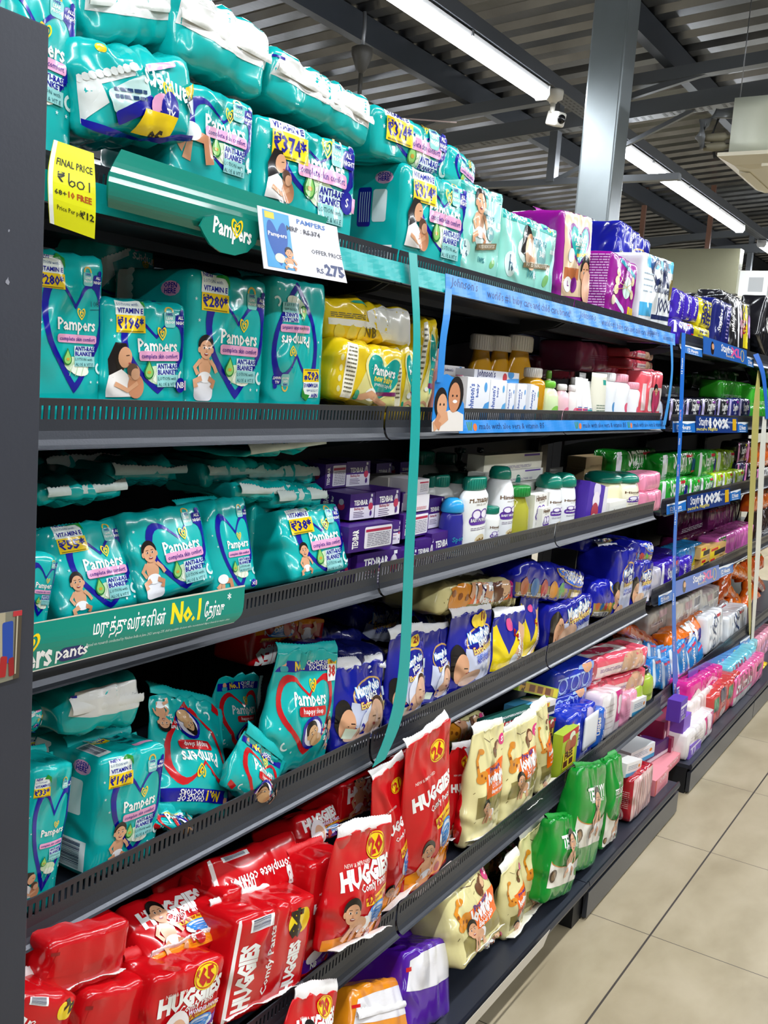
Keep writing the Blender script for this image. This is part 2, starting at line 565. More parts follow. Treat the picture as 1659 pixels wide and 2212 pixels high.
def bottle(name, label, cat, group, M, w, h, kind, bcol, ccol, art=None, d=None, z01=(0.12, 0.62), bmat=None, liquid=None):
    """a bottle with a body and a cap; kind picks the outline. Body of width w, height h, depth d"""
    d = d or w * 0.72
    R = w / 2
    sy = d / w
    shapes = {
        'talc':   ([(0.86, 0), (0.97, 0.02), (1, 0.06), (0.94, 0.35), (0.94, 0.55), (1, 0.72), (0.96, 0.78), (0.80, 0.83), (0.66, 0.85)], [(0.70, 0.845), (0.74, 0.86), (0.74, 0.985), (0.66, 1)]),
        'flip':   ([(0.86, 0), (0.98, 0.02), (1, 0.07), (1, 0.5), (0.93, 0.68), (0.74, 0.79), (0.5, 0.84), (0.46, 0.86)], [(0.50, 0.855), (0.56, 0.865), (0.56, 0.95), (0.50, 0.99), (0.40, 1)]),
        'dome':   ([(0.84, 0), (0.97, 0.02), (1, 0.08), (1, 0.45), (0.95, 0.62), (0.86, 0.74), (0.76, 0.79)], [(0.80, 0.785), (0.84, 0.80), (0.80, 0.9), (0.62, 0.97), (0.35, 1)]),
        'jar':    ([(0.88, 0), (0.98, 0.03), (1, 0.1), (1, 0.55), (0.97, 0.68), (0.86, 0.77), (0.62, 0.83), (0.52, 0.84)], [(0.55, 0.835), (0.58, 0.85), (0.58, 0.98), (0.53, 1)]),
        'oil':    ([(0.92, 0), (1, 0.02), (1, 0.09), (0.96, 0.4), (0.92, 0.62), (0.70, 0.74), (0.62, 0.80), (0.62, 0.83)], [(0.78, 0.825), (0.82, 0.835), (0.82, 0.985), (0.76, 1)]),
        'tall':   ([(0.86, 0), (0.98, 0.02), (1, 0.06), (1, 0.55), (0.90, 0.72), (0.72, 0.82), (0.55, 0.86)], [(0.60, 0.855), (0.62, 0.865), (0.60, 0.93), (0.50, 0.985), (0.36, 1)]),
        'round':  ([(0.90, 0), (1, 0.03), (1, 0.70), (0.92, 0.78), (0.6, 0.83), (0.5, 0.84)], [(0.56, 0.835), (0.60, 0.85), (0.60, 0.985), (0.54, 1)]),
        'pump':   ([(0.88, 0), (1, 0.03), (1, 0.55), (0.9, 0.64), (0.5, 0.70), (0.4, 0.71)], [(0.46, 0.705), (0.5, 0.72), (0.5, 0.79), (0.22, 0.81), (0.14, 0.83), (0.14, 0.93), (0.34, 0.94), (0.34, 1)]),
    }
    bp, cp = shapes[kind]
    bp = [(a * R, z * h) for a, z in bp]
    cp = [(a * R, z * h) for a, z in cp]
    mb = MB()
    lathe(mb, bp, bcol, 28, 1, sy, d / 2)
    o = link(name, mb.mesh(name, bmat or GLOSS, smooth=True), None, M)
    tag(o, label, cat, group)
    mb = MB()
    lathe(mb, cp, ccol, 24, 1, min(1, sy * 1.15), d / 2)
    if kind in ('talc', 'jar', 'round', 'oil'):
        for j in range(30):
            t = 2 * PI * j / 30
            rr = cp[1][0] * 1.015
            mb.tube([(rr * math.cos(t), d / 2 + rr * min(1, sy * 1.15) * math.sin(t), cp[1][1] + 0.001), (rr * math.cos(t), d / 2 + rr * min(1, sy * 1.15) * math.sin(t), cp[2][1] - 0.001)], 0.0005, ccol, 4, caps=False)
    c = link('cap', mb.mesh('cap', GLOSS, smooth=True), o)
    if kind == 'pump':
        mb = MB()
        mb.tube([(0, d / 2, h * 0.975), (-R * 0.5, d / 2 - R * 0.2, h * 0.975), (-R * 1.0, d / 2 - R * 0.4, h * 0.955)], [R * 0.17, R * 0.15, R * 0.1], ccol)
        link('spout', mb.mesh('spout', GLOSS, smooth=True), o)
    if art is not None:
        mb = MB()
        stamp(mb, bottle_label_grid(bp, 1, sy, d / 2, z01[0] * h, z01[1] * h), art, 1.0, 0.12, 0.0004)
        link('label', mb.mesh('label', GLOSS, smooth=True), o)
    return o

def tube_pack(name, label, cat, group, M, w, h, d, bcol, ccol, art=None):
    """cream tube standing on its cap: round at the cap, flat crimp on top"""
    mb = MB()
    nz, k = 12, 24
    V, F = [], []
    for j in range(nz):
        t = j / (nz - 1)
        a = w / 2 * (0.86 + 0.14 * t)
        b = d / 2 * (1 - t ** 1.6) + 0.0012
        for i in range(k):
            q = 2 * PI * i / k
            V.append((a * math.cos(q), d / 2 + b * math.sin(q), h * (0.16 + 0.84 * t)))
    for j in range(nz - 1):
        for i in range(k):
            F.append((j * k + i, j * k + (i + 1) % k, (j + 1) * k + (i + 1) % k, (j + 1) * k + i))
    F.append(tuple((nz - 1) * k + i for i in range(k)))
    mb.add(V, F, bcol)
    lab = MB()
    if art is not None:
        G = np.zeros((8, 11, 3))
        for j in range(8):
            t = 0.08 + 0.84 * j / 7
            for i in range(11):
                q = math.radians(-90 + (i - 5) * 11)
                a = w / 2 * (0.86 + 0.14 * t)
                b = d / 2 * (1 - t ** 1.6) + 0.0012
                G[j, i] = (a * math.cos(q), d / 2 + b * math.sin(q), h * (0.16 + 0.84 * t))
        stamp(lab, G, art, 1.0, 0.12, 0.0004)
    o = link(name, mb.mesh(name, GLOSS, smooth=True), None, M)
    tag(o, label, cat, group)
    if art is not None:
        link('label', lab.mesh('label', GLOSS, smooth=True), o)
    mb = MB()
    lathe(mb, [(w * 0.40, 0), (w * 0.43, 0.003), (w * 0.43, h * 0.16), (w * 0.40, h * 0.165)], ccol, 24, 1, d / w, d / 2)
    link('cap', mb.mesh('cap', GLOSS, smooth=True), o)
    return o

# ---------------------------------------------------------------- people printed on packs
SKIN, SKIN2, HAIR = '#d9a27c', '#c98a64', '#17110f'
def face(a, x, y, s, skin=SKIN, hair=HAIR, tilt=0, smile=True):
    c, n = math.cos(math.radians(tilt)), math.sin(math.radians(tilt))
    def p(u, v): return (x + s * (u * c - v * n), y + s * (u * n + v * c))
    a.ell(*p(0, 0.12), 0.52 * s, 0.56 * s, hair, tilt)
    a.ell(*p(-0.44, -0.1), 0.1 * s, 0.15 * s, skin, tilt, 10)
    a.ell(*p(0.44, -0.1), 0.1 * s, 0.15 * s, skin, tilt, 10)
    a.ell(*p(0, -0.08), 0.43 * s, 0.48 * s, skin, tilt)
    for e in (-0.17, 0.17):
        a.ell(*p(e, 0.0), 0.075 * s, 0.06 * s, '#f3ece6', tilt, 10)
        a.ell(*p(e, 0.0), 0.045 * s, 0.055 * s, '#2a1810', tilt, 8)
        a.line([p(e - 0.09, 0.13), p(e + 0.09, 0.13)], 0.03 * s, '#4a2f22')
    a.ell(*p(0, -0.15), 0.05 * s, 0.06 * s, SKIN2, tilt, 8)
    if smile:
        a.ell(*p(0, -0.31), 0.14 * s, 0.07 * s, '#8c2f2c', tilt, 12)
        a.rect(*p(-0.09, -0.30), *p(0.09, -0.265), '#f5f0ea')
    else:
        a.ell(*p(0, -0.30), 0.09 * s, 0.035 * s, '#b0564c', tilt, 10)

def baby(a, x, y, s, crawl=False, skin=SKIN, flipx=1):
    """a baby about s tall with its seat at (x, y)"""
    f = flipx
    if crawl:
        a.ell(x + f * 0.34 * s, y + 0.28 * s, 0.22 * s, 0.19 * s, '#f2f2f4')
        a.ell(x + f * 0.12 * s, y + 0.34 * s, 0.30 * s, 0.17 * s, skin, -12 * f)
        a.line([(x - f * 0.08 * s, y + 0.32 * s), (x - f * 0.14 * s, y + 0.12 * s), (x - f * 0.20 * s, y - 0.02 * s)], 0.12 * s, skin)
        a.line([(x + f * 0.06 * s, y + 0.3 * s), (x + f * 0.06 * s, y + 0.1 * s), (x + f * 0.02 * s, y - 0.04 * s)], 0.12 * s, SKIN2)
        a.line([(x + f * 0.38 * s, y + 0.2 * s), (x + f * 0.34 * s, y + 0.02 * s), (x + f * 0.52 * s, y)], 0.13 * s, skin)
        face(a, x - f * 0.16 * s, y + 0.62 * s, 0.44 * s, skin)
    else:
        a.ell(x, y + 0.32 * s, 0.20 * s, 0.27 * s, skin)
        a.ell(x, y + 0.08 * s, 0.22 * s, 0.13 * s, '#f2f2f4')
        a.line([(x - 0.16 * s, y + 0.48 * s), (x - 0.32 * s, y + 0.3 * s), (x - 0.22 * s, y + 0.14 * s)], 0.10 * s, skin)
        a.line([(x + 0.16 * s, y + 0.48 * s), (x + 0.30 * s, y + 0.34 * s), (x + 0.38 * s, y + 0.2 * s)], 0.10 * s, skin)
        a.line([(x - 0.12 * s, y + 0.06 * s), (x - 0.3 * s, y - 0.02 * s), (x - 0.26 * s, y - 0.16 * s)], 0.13 * s, skin)
        a.line([(x + 0.12 * s, y + 0.06 * s), (x + 0.3 * s, y - 0.02 * s), (x + 0.24 * s, y - 0.16 * s)], 0.13 * s, SKIN2)
        face(a, x, y + 0.76 * s, 0.46 * s, skin)

def mother(a, x, y, s):
    """woman in white holding a baby to her chest, seen to the waist"""
    a.poly([(x - 0.30 * s, y + 0.2 * s), (x - 0.34 * s, y + 0.7 * s), (x - 0.16 * s, y + 1.02 * s), (x + 0.1 * s, y + 1.0 * s), (x + 0.16 * s, y + 0.8 * s), (x + 0.0, y + 0.5 * s)], HAIR)
    a.poly([(x - 0.42 * s, y), (x - 0.32 * s, y + 0.40 * s), (x - 0.05 * s, y + 0.52 * s), (x + 0.18 * s, y + 0.36 * s), (x + 0.30 * s, y)], '#ece8e4')
    a.ell(x + 0.05 * s, y + 0.74 * s, 0.155 * s, 0.20 * s, SKIN, -15)
    a.line([(x + 0.07 * s, y + 0.77 * s), (x + 0.15 * s, y + 0.78 * s)], 0.015 * s, '#3a2018')
    a.ell(x + 0.15 * s, y + 0.63 * s, 0.04 * s, 0.016 * s, '#b04a48', 0, 8)
    a.ell(x + 0.30 * s, y + 0.20 * s, 0.20 * s, 0.24 * s, SKIN2, 10)
    a.ell(x + 0.24 * s, y + 0.46 * s, 0.15 * s, 0.15 * s, '#c89270')
    a.ell(x + 0.20 * s, y + 0.51 * s, 0.13 * s, 0.12 * s, '#5b4032', 20)
    a.ell(x + 0.27 * s, y + 0.43 * s, 0.11 * s, 0.11 * s, '#d8a482')
    a.line([(x - 0.2 * s, y + 0.25 * s), (x + 0.1 * s, y + 0.12 * s), (x + 0.34 * s, y + 0.26 * s)], 0.09 * s, SKIN)

# ---------------------------------------------------------------- pack artwork
TEAL, TEAL2, NAVY, PINK, WHITE, YEL = '#0bb0ae', '#078a8c', '#0b0f93', '#e8a5cb', '#f3f3f0', '#f4d010'
def logo_heart(a, x, y, s, col=YEL):
    for ra in (1.0, 0.5):
        H = heart(x, y, s * ra, s * ra * 1.05, 24)
        K = heart(x, y, s * (ra - 0.26), s * (ra - 0.26) * 1.05, 24)
        a.ring(H, K, col)
        if ra == 1.0 and s < 0.02:
            break

def brand(a, x, y, wd, col=WHITE, rot=0):
    c, n = math.cos(math.radians(rot)), math.sin(math.radians(rot))
    a.txt('Pampers', x, y, wd * 0.235, col, 'c', 0.022, rot, wd=wd)
    logo_heart(a, x + 0.10 * wd * c - 0.33 * wd * n, y + 0.10 * wd * n + 0.33 * wd * c, wd * 0.115)

def moon(a, x, y, s):
    a.line([(x + s * math.cos(q), y + s * math.sin(q)) for q in np.linspace(2.0, 5.6, 10)], s * 0.5, '#d8f0ee')
def star(a, x, y, s, col='#cdeeee'):
    a.poly([(x + s * (1 if i % 2 == 0 else 0.42) * math.sin(i * PI / 5), y + s * (1 if i % 2 == 0 else 0.42) * math.cos(i * PI / 5)) for i in range(10)], col)

def price_tag(a, x, y, s, num):
    """white flash with a leaf over a yellow price block; s = width"""
    a.rect(x - 0.5 * s, y + 0.02 * s, x + 0.45 * s, y + 0.55 * s, '#e9f2ee', 0)
    a.txt('NEW', x - 0.44 * s, y + 0.42 * s, 0.12 * s, NAVY, 'l', 0.03)
    a.txt('LOTION with', x - 0.44 * s, y + 0.27 * s, 0.085 * s, '#2b5a9a', 'l')
    a.txt('VITAMIN E', x - 0.44 * s, y + 0.07 * s, 0.125 * s, NAVY, 'l', 0.03, wd=0.86 * s)
    a.poly([(x + 0.05 * s, y + 0.46 * s), (x + 0.22 * s, y + 0.66 * s), (x + 0.5 * s, y + 0.5 * s), (x + 0.52 * s, y + 0.18 * s), (x + 0.35 * s, y + 0.42 * s)], '#1f8f2b')
    a.rect(x - 0.48 * s, y - 0.42 * s, x + 0.5 * s, y + 0.02 * s, YEL)
    a.txt('\u20b9' + num + '*', x + 0.0 * s, y - 0.31 * s, 0.26 * s, '#15128a', 'c', 0.03, wd=0.9 * s)
    a.rect(x - 0.42 * s, y - 0.40 * s, x + 0.42 * s, y - 0.37 * s, '#8a7a10')

def lock_badge(a, x, y, s):
    a.line([(x - 0.28 * s + 0.2 * s * math.cos(q), y + 0.2 * s + 0.24 * s * math.sin(q)) for q in np.linspace(0, PI, 8)], 0.09 * s, '#d6b44c')
    a.rect(x - 0.58 * s, y - 0.42 * s, x + 0.02 * s, y + 0.2 * s, '#7fc9c4', 0, 0.12 * s)
    for i, t in enumerate(('100%', 'LEAK', 'PROOF')):
        a.txt(t, x - 0.28 * s, y + 0.06 * s - i * 0.16 * s, 0.11 * s, WHITE if i else NAVY, 'c', 0.03)
    a.rect(x + 0.04 * s, y - 0.38 * s, x + 0.66 * s, y + 0.12 * s, NAVY, 0, 0.14 * s)
    a.ell(x + 0.45 * s, y + 0.2 * s, 0.14 * s, 0.14 * s, NAVY, 0, 12)
    a.txt('ALL', x + 0.33 * s, y - 0.07 * s, 0.13 * s, WHITE, 'c', 0.03)
    a.txt('NIGHT', x + 0.35 * s, y - 0.28 * s, 0.13 * s, WHITE, 'c', 0.03)

def drop(a, x, y, s, col='#2c9440'):
    P = [(x, y + s)] + [(x + 0.55 * s * math.cos(q), y - 0.15 * s + 0.55 * s * math.sin(q)) for q in np.linspace(0.5, -PI - 0.5, 16)]
    a.poly(P, '#1d7a34')
    a.poly([(x + (p[0] - x) * 0.78, y - 0.05 * s + (p[1] - y + 0.05 * s) * 0.78) for p in P], '#8ec96a')
    a.ell(x, y - 0.1 * s, 0.22 * s, 0.14 * s, '#c9a13a', 0, 10)

def art_teal(asp, price='280', who='baby', px=0.3, size='', hand='', heartc=NAVY, cx=0.58):
    """front of the teal pack: big heart outline, brand, pink strip, drop, baby"""
    a = Art(asp)
    cy = asp * 0.43
    ha, hb = 0.41, asp * 0.41
    a.ring(heart(cx, cy, ha, hb), heart(cx, cy, ha * 0.82, hb * 0.82), heartc)
    a.ell(cx + 0.02, cy - hb * 0.52, 0.17, 0.085, '#cfe6c0', -8, 16)
    a.ell(cx + 0.06, cy - hb * 0.60, 0.13, 0.06, '#eef4e4', -8, 14)
    for q in (-0.08, 0.0, 0.08):
        a.line([(cx + q, cy - hb * 0.70), (cx + q + 0.05, cy - hb * 0.46)], 0.006, '#a9cf9a')
    drop(a, cx - 0.11, cy - hb * 0.40, 0.105)
    for i, (t, z) in enumerate((('ANTI-RASH', 0.042), ('BLANKET^', 0.042), ('LOTION with', 0.03), ('ALOE & VIT.E', 0.03))):
        y = cy - hb * 0.16 - 0.062 - i * 0.052
        a.rect(cx - 0.015, y - 0.008, cx + 0.27 - 0.04 * (i == 1), y + 0.046, '#d9eef0' if i < 2 else '#8fd0cf')
        a.txt(t, cx - 0.005, y, z, NAVY if i < 2 else '#13555c', 'l', 0.03 if i < 2 else 0.0)
    brand(a, cx + 0.02, cy + hb * 0.08, 0.50)
    a.rect(cx - 0.23, cy - hb * 0.14, cx + 0.29, cy - hb * 0.14 + 0.085, PINK, 0, 0.025)
    a.txt('complete skin comfort', cx + 0.03, cy - hb * 0.14 + 0.022, 0.042, '#3b1a86', 'c', 0.012, wd=0.47)
    moon(a, 0.93, 0.2 * asp, 0.05)
    for x, y in ((0.8, 0.1), (0.1, 0.62), (0.06, 0.78), (0.9, 0.1), (0.16, 0.5)):
        star(a, x, y * asp, 0.018)
    lock_badge(a, 0.82, asp * 0.84, 0.22)
    if price:
        price_tag(a, 0.28, asp * 0.83, 0.34, price)
    if who == 'baby':
        baby(a, px - 0.12, 0.09, min(0.36, 0.36 * asp))
    elif who == 'stand':
        a.rect(px - 0.23, 0.0, px - 0.01, 0.2, '#e9e9ee', 0, 0.05)
        baby(a, px - 0.12, 0.17, 0.36)
    elif who == 'mum':
        mother(a, px - 0.12, 0.0, min(0.46, 0.6 * asp))
    elif who == 'legs':
        a.line([(0.08, 0.1), (0.2, 0.22), (0.16, 0.02)], 0.09, SKIN)
        a.line([(0.2, 0.22), (0.36, 0.2), (0.4, 0.02)], 0.09, SKIN2)
        a.ell(0.2, 0.24, 0.1, 0.07, '#eef0ee')
    if size:
        a.ell(0.88, 0.09, 0.07, 0.07, NAVY)
        a.txt(size, 0.88, 0.065, 0.055, WHITE, 'c', 0.02)
        a.rect(0.94, 0.04, 1.0, 0.13, PINK)
    if hand:
        a.txt(hand, cx + 0.27, cy + hb * 0.5, 0.06, '#1c3a55', 'c', -0.01, 4)
        a.line([(cx + 0.2, cy + hb * 0.44), (cx + 0.34, cy + hb * 0.46)], 0.006, '#1c3a55')
    return a

def art_teal_side(asp, price='', white=True):
    """gusset side: white scalloped band, blue label blocks, bar code"""
    a = Art(asp)
    if white:
        a.rect(0.06, 0, 0.26, asp, '#e6e9e6')
        n = int(asp * 14)
        for i in range(n):
            a.ell(0.27, (i + 0.5) * asp / n, 0.05, asp / n * 0.55, '#e6e9e6', 0, 8)
    a.bars(0.45, 0.06 * asp, 0.9, 0.30 * asp, vertical=False)
    a.rect(0.42, 0.46 * asp, 0.6, 0.8 * asp, NAVY, 0, 0.03)
    a.rect(0.62, 0.5 * asp, 0.8, 0.78 * asp, '#dfe9ea', 0, 0.03)
    for i in range(5):
        a.rect(0.45 + 0.03 * i, 0.5 * asp, 0.46 + 0.03 * i, 0.76 * asp, '#c7d2ee')
    a.ell(0.75, 0.88 * asp, 0.12, 0.07, PINK, 0, 12)
    a.txt('OPEN', 0.75, 0.885 * asp, 0.045, NAVY, 'c', 0.02)
    a.txt('HERE', 0.75, 0.85 * asp, 0.045, NAVY, 'c', 0.02)
    if price:
        price_tag(a, 0.55, 0.9 * asp, 0.5, price)
    return a

def art_teal_top(asp, price='149'):
    a = Art(asp)
    a.bars(0.05, 0.12, 0.24, 0.42 * asp, vertical=True)
    price_tag(a, 0.36, 0.45 * asp, 0.26, price)
    a.lines(0.5, 0.2 * asp, 0.72, 0.7 * asp, 5, '#0c4f58', seed=4)
    brand(a, 0.8, 0.5 * asp, 0.34)
    a.rect(0.6, 0.12 * asp, 0.9, 0.12 * asp + 0.06, PINK, 0, 0.02)
    return a

def art_teal_back(asp, price='38'):
    """printed back of the teal pack: scalloped white band, small texts, tags"""
    a = Art(asp)
    a.poly([(0, 0.12 * asp), (0.0, 0.56 * asp), (0.42, 0.74 * asp), (0.42, 0.66 * asp), (0.17, 0.54 * asp), (0.2, 0.36 * asp), (0.06, 0.2 * asp)], '#dfe6e4')
    for i in range(9):
        a.ell(0.02 + i * 0.049, (0.575 + i * 0.0205) * asp, 0.03, 0.025, '#dfe6e4', 0, 8)
    a.rect(0.17, 0.86 * asp, 0.25, 0.97 * asp, YEL, -8, 0.03)
    a.rect(0.2, 0.2, 0.52, 0.33, '#bfe0dd', 22, 0.03)
    a.rect(0.24, 0.14, 0.56, 0.22, NAVY, 22, 0.02)
    a.lines(0.24, 0.22, 0.48, 0.30, 2, '#20406a', seed=3)
    a.txt('Pampers', 0.72, 0.66 * asp, 0.13, WHITE, 'c', 0.02, 168, wd=0.5)
    logo_heart(a, 0.68, 0.52 * asp, 0.06)
    a.rect(0.5, 0.76 * asp, 0.82, 0.83 * asp, PINK, 12, 0.02)
    a.ell(0.6, 0.36 * asp, 0.085, 0.085, PINK, 0, 14)
    a.ell(0.68, 0.36 * asp, 0.085, 0.1, NAVY, 0, 14)
    a.txt('6', 0.59, 0.33 * asp, 0.08, NAVY, 'c', 0.02, 190)
    a.txt('XL', 0.68, 0.35 * asp, 0.05, WHITE, 'c', 0.02, 170)
    a.rect(0.88, 0.5 * asp, 1.0, 0.66 * asp, YEL, 20)
    a.txt('38', 0.94, 0.55 * asp, 0.09, '#2a1a10', 'c', 0.04, 190)
    a.rect(0.9, 0.36 * asp, 1.0, 0.5 * asp, '#dfe9ef', 20)
    a.poly([(0.38, 0.06), (0.45, 0.19), (0.75, 0.16), (0.68, 0.03)], YEL)
    a.txt('38', 0.56, 0.075, 0.075, '#2a1a10', 'c', 0.04, 185)
    a.line([(0, 0.08), (0.3, 0.03), (0.45, 0.0), (0.8, 0.05), (1.0, 0.04)], 0.05, NAVY)
    return a

def art_sleep(asp, price='38'):
    a = Art(asp)
    a.rect(0, asp * 0.80, 1, asp * 0.90, NAVY)
    a.txt('No.1', 0.37, asp * 0.815, 0.075, YEL, 'c', 0.04)
    a.txt('CHOICE OF', 0.66, asp * 0.855, 0.045, WHITE, 'c', 0.02)
    a.txt('DOCTORS', 0.68, asp * 0.81, 0.045, WHITE, 'c', 0.02)
    a.ell(0.15, asp * 0.87, 0.035, 0.04, SKIN, 0, 10)
    a.rect(0.10, asp * 0.80, 0.2, asp * 0.85, '#3aa0a8', 0, 0.02)
    a.ring(heart(0.5, asp * 0.41, 0.44, asp * 0.37), heart(0.5, asp * 0.41, 0.37, asp * 0.31), '#c4141c')
    brand(a, 0.52, asp * 0.50, 0.5)
    a.rect(0.34, asp * 0.40, 0.76, asp * 0.40 + 0.085, '#c4141c', 0, 0.03)
    a.txt('happy sleep', 0.55, asp * 0.40 + 0.025, 0.045, WHITE, 'c', 0.01)
    a.ell(0.55, asp * 0.25, 0.16, 0.15, NAVY)
    a.ell(0.55, asp * 0.25, 0.13, 0.12, '#e8e4ef')
    face(a, 0.53, asp * 0.26, 0.16, '#c9a074', HAIR, 30, False)
    a.ell(0.6, asp * 0.19, 0.09, 0.06, '#caa070')
    for i, t in enumerate(('1 Pampers', '=1 Night', 'Sleep')):
        a.txt(t, 0.80, asp * 0.28 - i * 0.055, 0.04, WHITE, 'c', 0.02)
    if price:
        a.rect(0.82, asp * 0.70, 1.0, asp * 0.9, WHITE)
        a.rect(0.82, asp * 0.86, 1.0, asp * 0.91, '#e8c720')
        a.txt('NEW', 0.91, asp * 0.868, 0.035, '#7a1010', 'c', 0.03)
        a.txt(price, 0.91, asp * 0.745, 0.10, '#c4141c', 'c', 0.04)
    baby(a, 0.86, 0.08, 0.26)
    a.rect(0.0, 0.02, 0.12, 0.1, '#c4141c', -15)
    moon(a, 0.2, asp * 0.14, 0.035)
    for x, y in ((0.12, 0.3), (0.9, 0.4), (0.3, 0.08)):
        star(a, x, y * asp, 0.016)
    return a

def art_mint(asp, wide=False):
    a = Art(asp)
    a.rect(0, asp * 0.86, 1, asp, '#1fa6a0')
    a.txt('SPECIAL OFFER', 0.42 if wide else 0.55, asp * 0.90, 0.055, WHITE, 'c', 0.03)
    if wide:
        a.txt('350', 0.86, asp * 0.90, 0.065, '#f2e21a', 'c', 0.03)
        a.line([(0.7, asp * 0.91), (0.78, asp * 0.945)], 0.012, NAVY)
    a.ell(0.52, asp * 0.48, 0.26, asp * 0.26, '#dff4f0')
    a.txt('Pampers', 0.62, asp * 0.62, 0.065, '#1b7f92', 'c', 0.02)
    a.txt('premium care', 0.63, asp * 0.575, 0.035, '#5b9aa4', 'c')
    if wide:
        a.ell(0.42, asp * 0.60, 0.09, 0.13, HAIR, 15)
        a.ell(0.46, asp * 0.58, 0.06, 0.08, SKIN)
        a.line([(0.36, asp * 0.6), (0.33, asp * 0.42)], 0.06, HAIR)
        a.ell(0.47, asp * 0.43, 0.09, 0.12, '#e9c3a4', 25)
        a.line([(0.44, asp * 0.36), (0.52, asp * 0.30)], 0.06, SKIN)
    else:
        baby(a, 0.42, asp * 0.38, 0.46)
    a.ell(0.68, asp * 0.45, 0.09, 0.075, '#7fb3b5')
    a.txt('360', 0.68, asp * 0.44, 0.045, WHITE, 'c', 0.03)
    a.poly([(0.35, asp * 0.2), (0.85, asp * 0.28), (0.86, asp * 0.36), (0.36, asp * 0.28)], '#857456')
    a.txt('VOTED INDIA\u2019S SOFTEST', 0.61, asp * 0.262, 0.035, '#efe9d8', 'c', 0.01, 9 * asp, wd=0.42)
    a.ell(0.16, asp * 0.20, 0.09, 0.09, '#cfe9e6')
    a.txt('L', 0.16, asp * 0.21, 0.06, '#305a70', 'c', 0.03)
    a.txt('16', 0.17, asp * 0.10, 0.06, '#305a70', 'c', 0.03)
    a.txt('100%', 0.52, asp * 0.07, 0.055, '#2b7d86', 'c', 0.03)
    a.ell(0.8, asp * 0.09, 0.07, 0.04, '#7cb870', 30)
    a.rect(0.86, asp * 0.55, 0.95, asp * 0.62, '#cfeeea')
    return a

def art_active(asp):
    a = Art(asp)
    a.rect(0.1, 0, 1, asp, '#d9bd9c')
    a.ring(heart(0.55, asp * 0.62, 0.34, asp * 0.25), heart(0.55, asp * 0.62, 0.29, asp * 0.215), '#7a1c86')
    a.poly(heart(0.55, asp * 0.62, 0.29, asp * 0.215), '#1aa7a2')
    a.txt('Pampers', 0.56, asp * 0.66, 0.085, WHITE, 'c', 0.03)
    a.txt('active baby', 0.56, asp * 0.61, 0.055, '#f2efe0', 'c', 0.02)
    a.txt('premium taped', 0.56, asp * 0.57, 0.035, '#f2efe0', 'c')
    a.rect(0.45, asp * 0.49, 0.85, asp * 0.53, '#f0c61a', 4)
    a.ell(0.3, asp * 0.49, 0.09, 0.08, '#dfe9f2')
    face(a, 0.78, asp * 0.30, 0.32)
    a.ell(0.85, asp * 0.12, 0.18, 0.2, '#e8b79a')
    a.rect(0.14, asp * 0.20, 0.55, asp * 0.34, '#b5693b')
    a.ell(0.25, asp * 0.14, 0.1, 0.09, WHITE)
    a.ell(0.42, asp * 0.14, 0.1, 0.09, '#7a1c86')
    a.txt('L', 0.25, asp * 0.12, 0.06, '#7a1c86', 'c', 0.03)
    return a

def art_purple_back(asp):
    a = Art(asp)
    a.rect(0.3, asp * 0.80, 0.9, asp * 0.88, '#2a8fa2', -12)
    a.ell(0.58, asp * 0.48, 0.16, asp * 0.17, '#cfeae0', 15)
    a.ell(0.66, asp * 0.58, 0.14, asp * 0.08, '#e6f3ec', -30)
    for x, y in ((0.25, 0.7), (0.22, 0.55), (0.8, 0.66), (0.2, 0.4), (0.78, 0.42)):
        a.ell(x, y * asp, 0.07, 0.06, '#ead9b0', 0, 12)
        a.line([(x, y * asp), (0.55, 0.5 * asp)], 0.008, '#d8b070')
    a.rect(0.15, asp * 0.12, 0.6, asp * 0.2, '#cfe4ee', -18, 0.03)
    a.ell(0.17, asp * 0.22, 0.06, 0.06, '#e9d7c0')
    a.rect(0.7, asp * 0.05, 1, asp * 0.2, '#e7c12a')
    return a

def art_purple_side(asp):
    a = Art(asp)
    a.rect(0.12, 0.1 * asp, 0.42, 0.98 * asp, '#e9dff0')
    a.lines(0.5, 0.03 * asp, 0.95, 0.97 * asp, 26, '#e2b9e6', 0.5, 5)
    a.lines(0.18, 0.2 * asp, 0.36, 0.9 * asp, 12, '#5a4a70', 0.4, 6)
    return a

def art_newborn(asp, rot=False):
    """yellow pack, cream lower half, teal heart"""
    a = Art(asp)
    a.poly([(0.25, 0), (1, 0), (1, asp * 0.72), (0.75, asp * 0.66), (0.55, asp * 0.9), (0.42, asp * 0.75)], '#e4dd92')
    a.rect(0.08, 0.05 * asp, 0.24, 0.98 * asp, '#f0ecd8')
    a.lines(0.1, 0.15 * asp, 0.22, 0.9 * asp, 12, '#6a6550', 0.4, 7)
    a.poly(heart(0.68, asp * 0.48, 0.29, asp * 0.34), '#0f9c93')
    a.ring(heart(0.68, asp * 0.48, 0.32, asp * 0.37), heart(0.68, asp * 0.48, 0.29, asp * 0.34), '#f2e9a0')
    a.txt('Pampers', 0.68, asp * 0.52, 0.085, WHITE, 'c', 0.03)
    a.txt('new baby', 0.68, asp * 0.42, 0.06, '#f4e04a', 'c', 0.02)
    a.txt('premium taped', 0.68, asp * 0.35, 0.035, WHITE, 'c')
    a.rect(0.55, asp * 0.22, 0.95, asp * 0.28, '#76205c', 6)
    a.ell(0.5, asp * 0.2, 0.08, 0.06, '#f0f0e6')
    a.line([(0.3, 0.05), (0.5, 0.12), (0.8, 0.03)], 0.07, SKIN)
    for i in range(5):
        a.ell(0.03, asp * (0.2 + 0.16 * i), 0.025, 0.03, '#efe3a0', 0, 10)
    a.rect(0.27, 0.03, 0.34, 0.14, '#1f9c78', 0, 0.03)
    return a

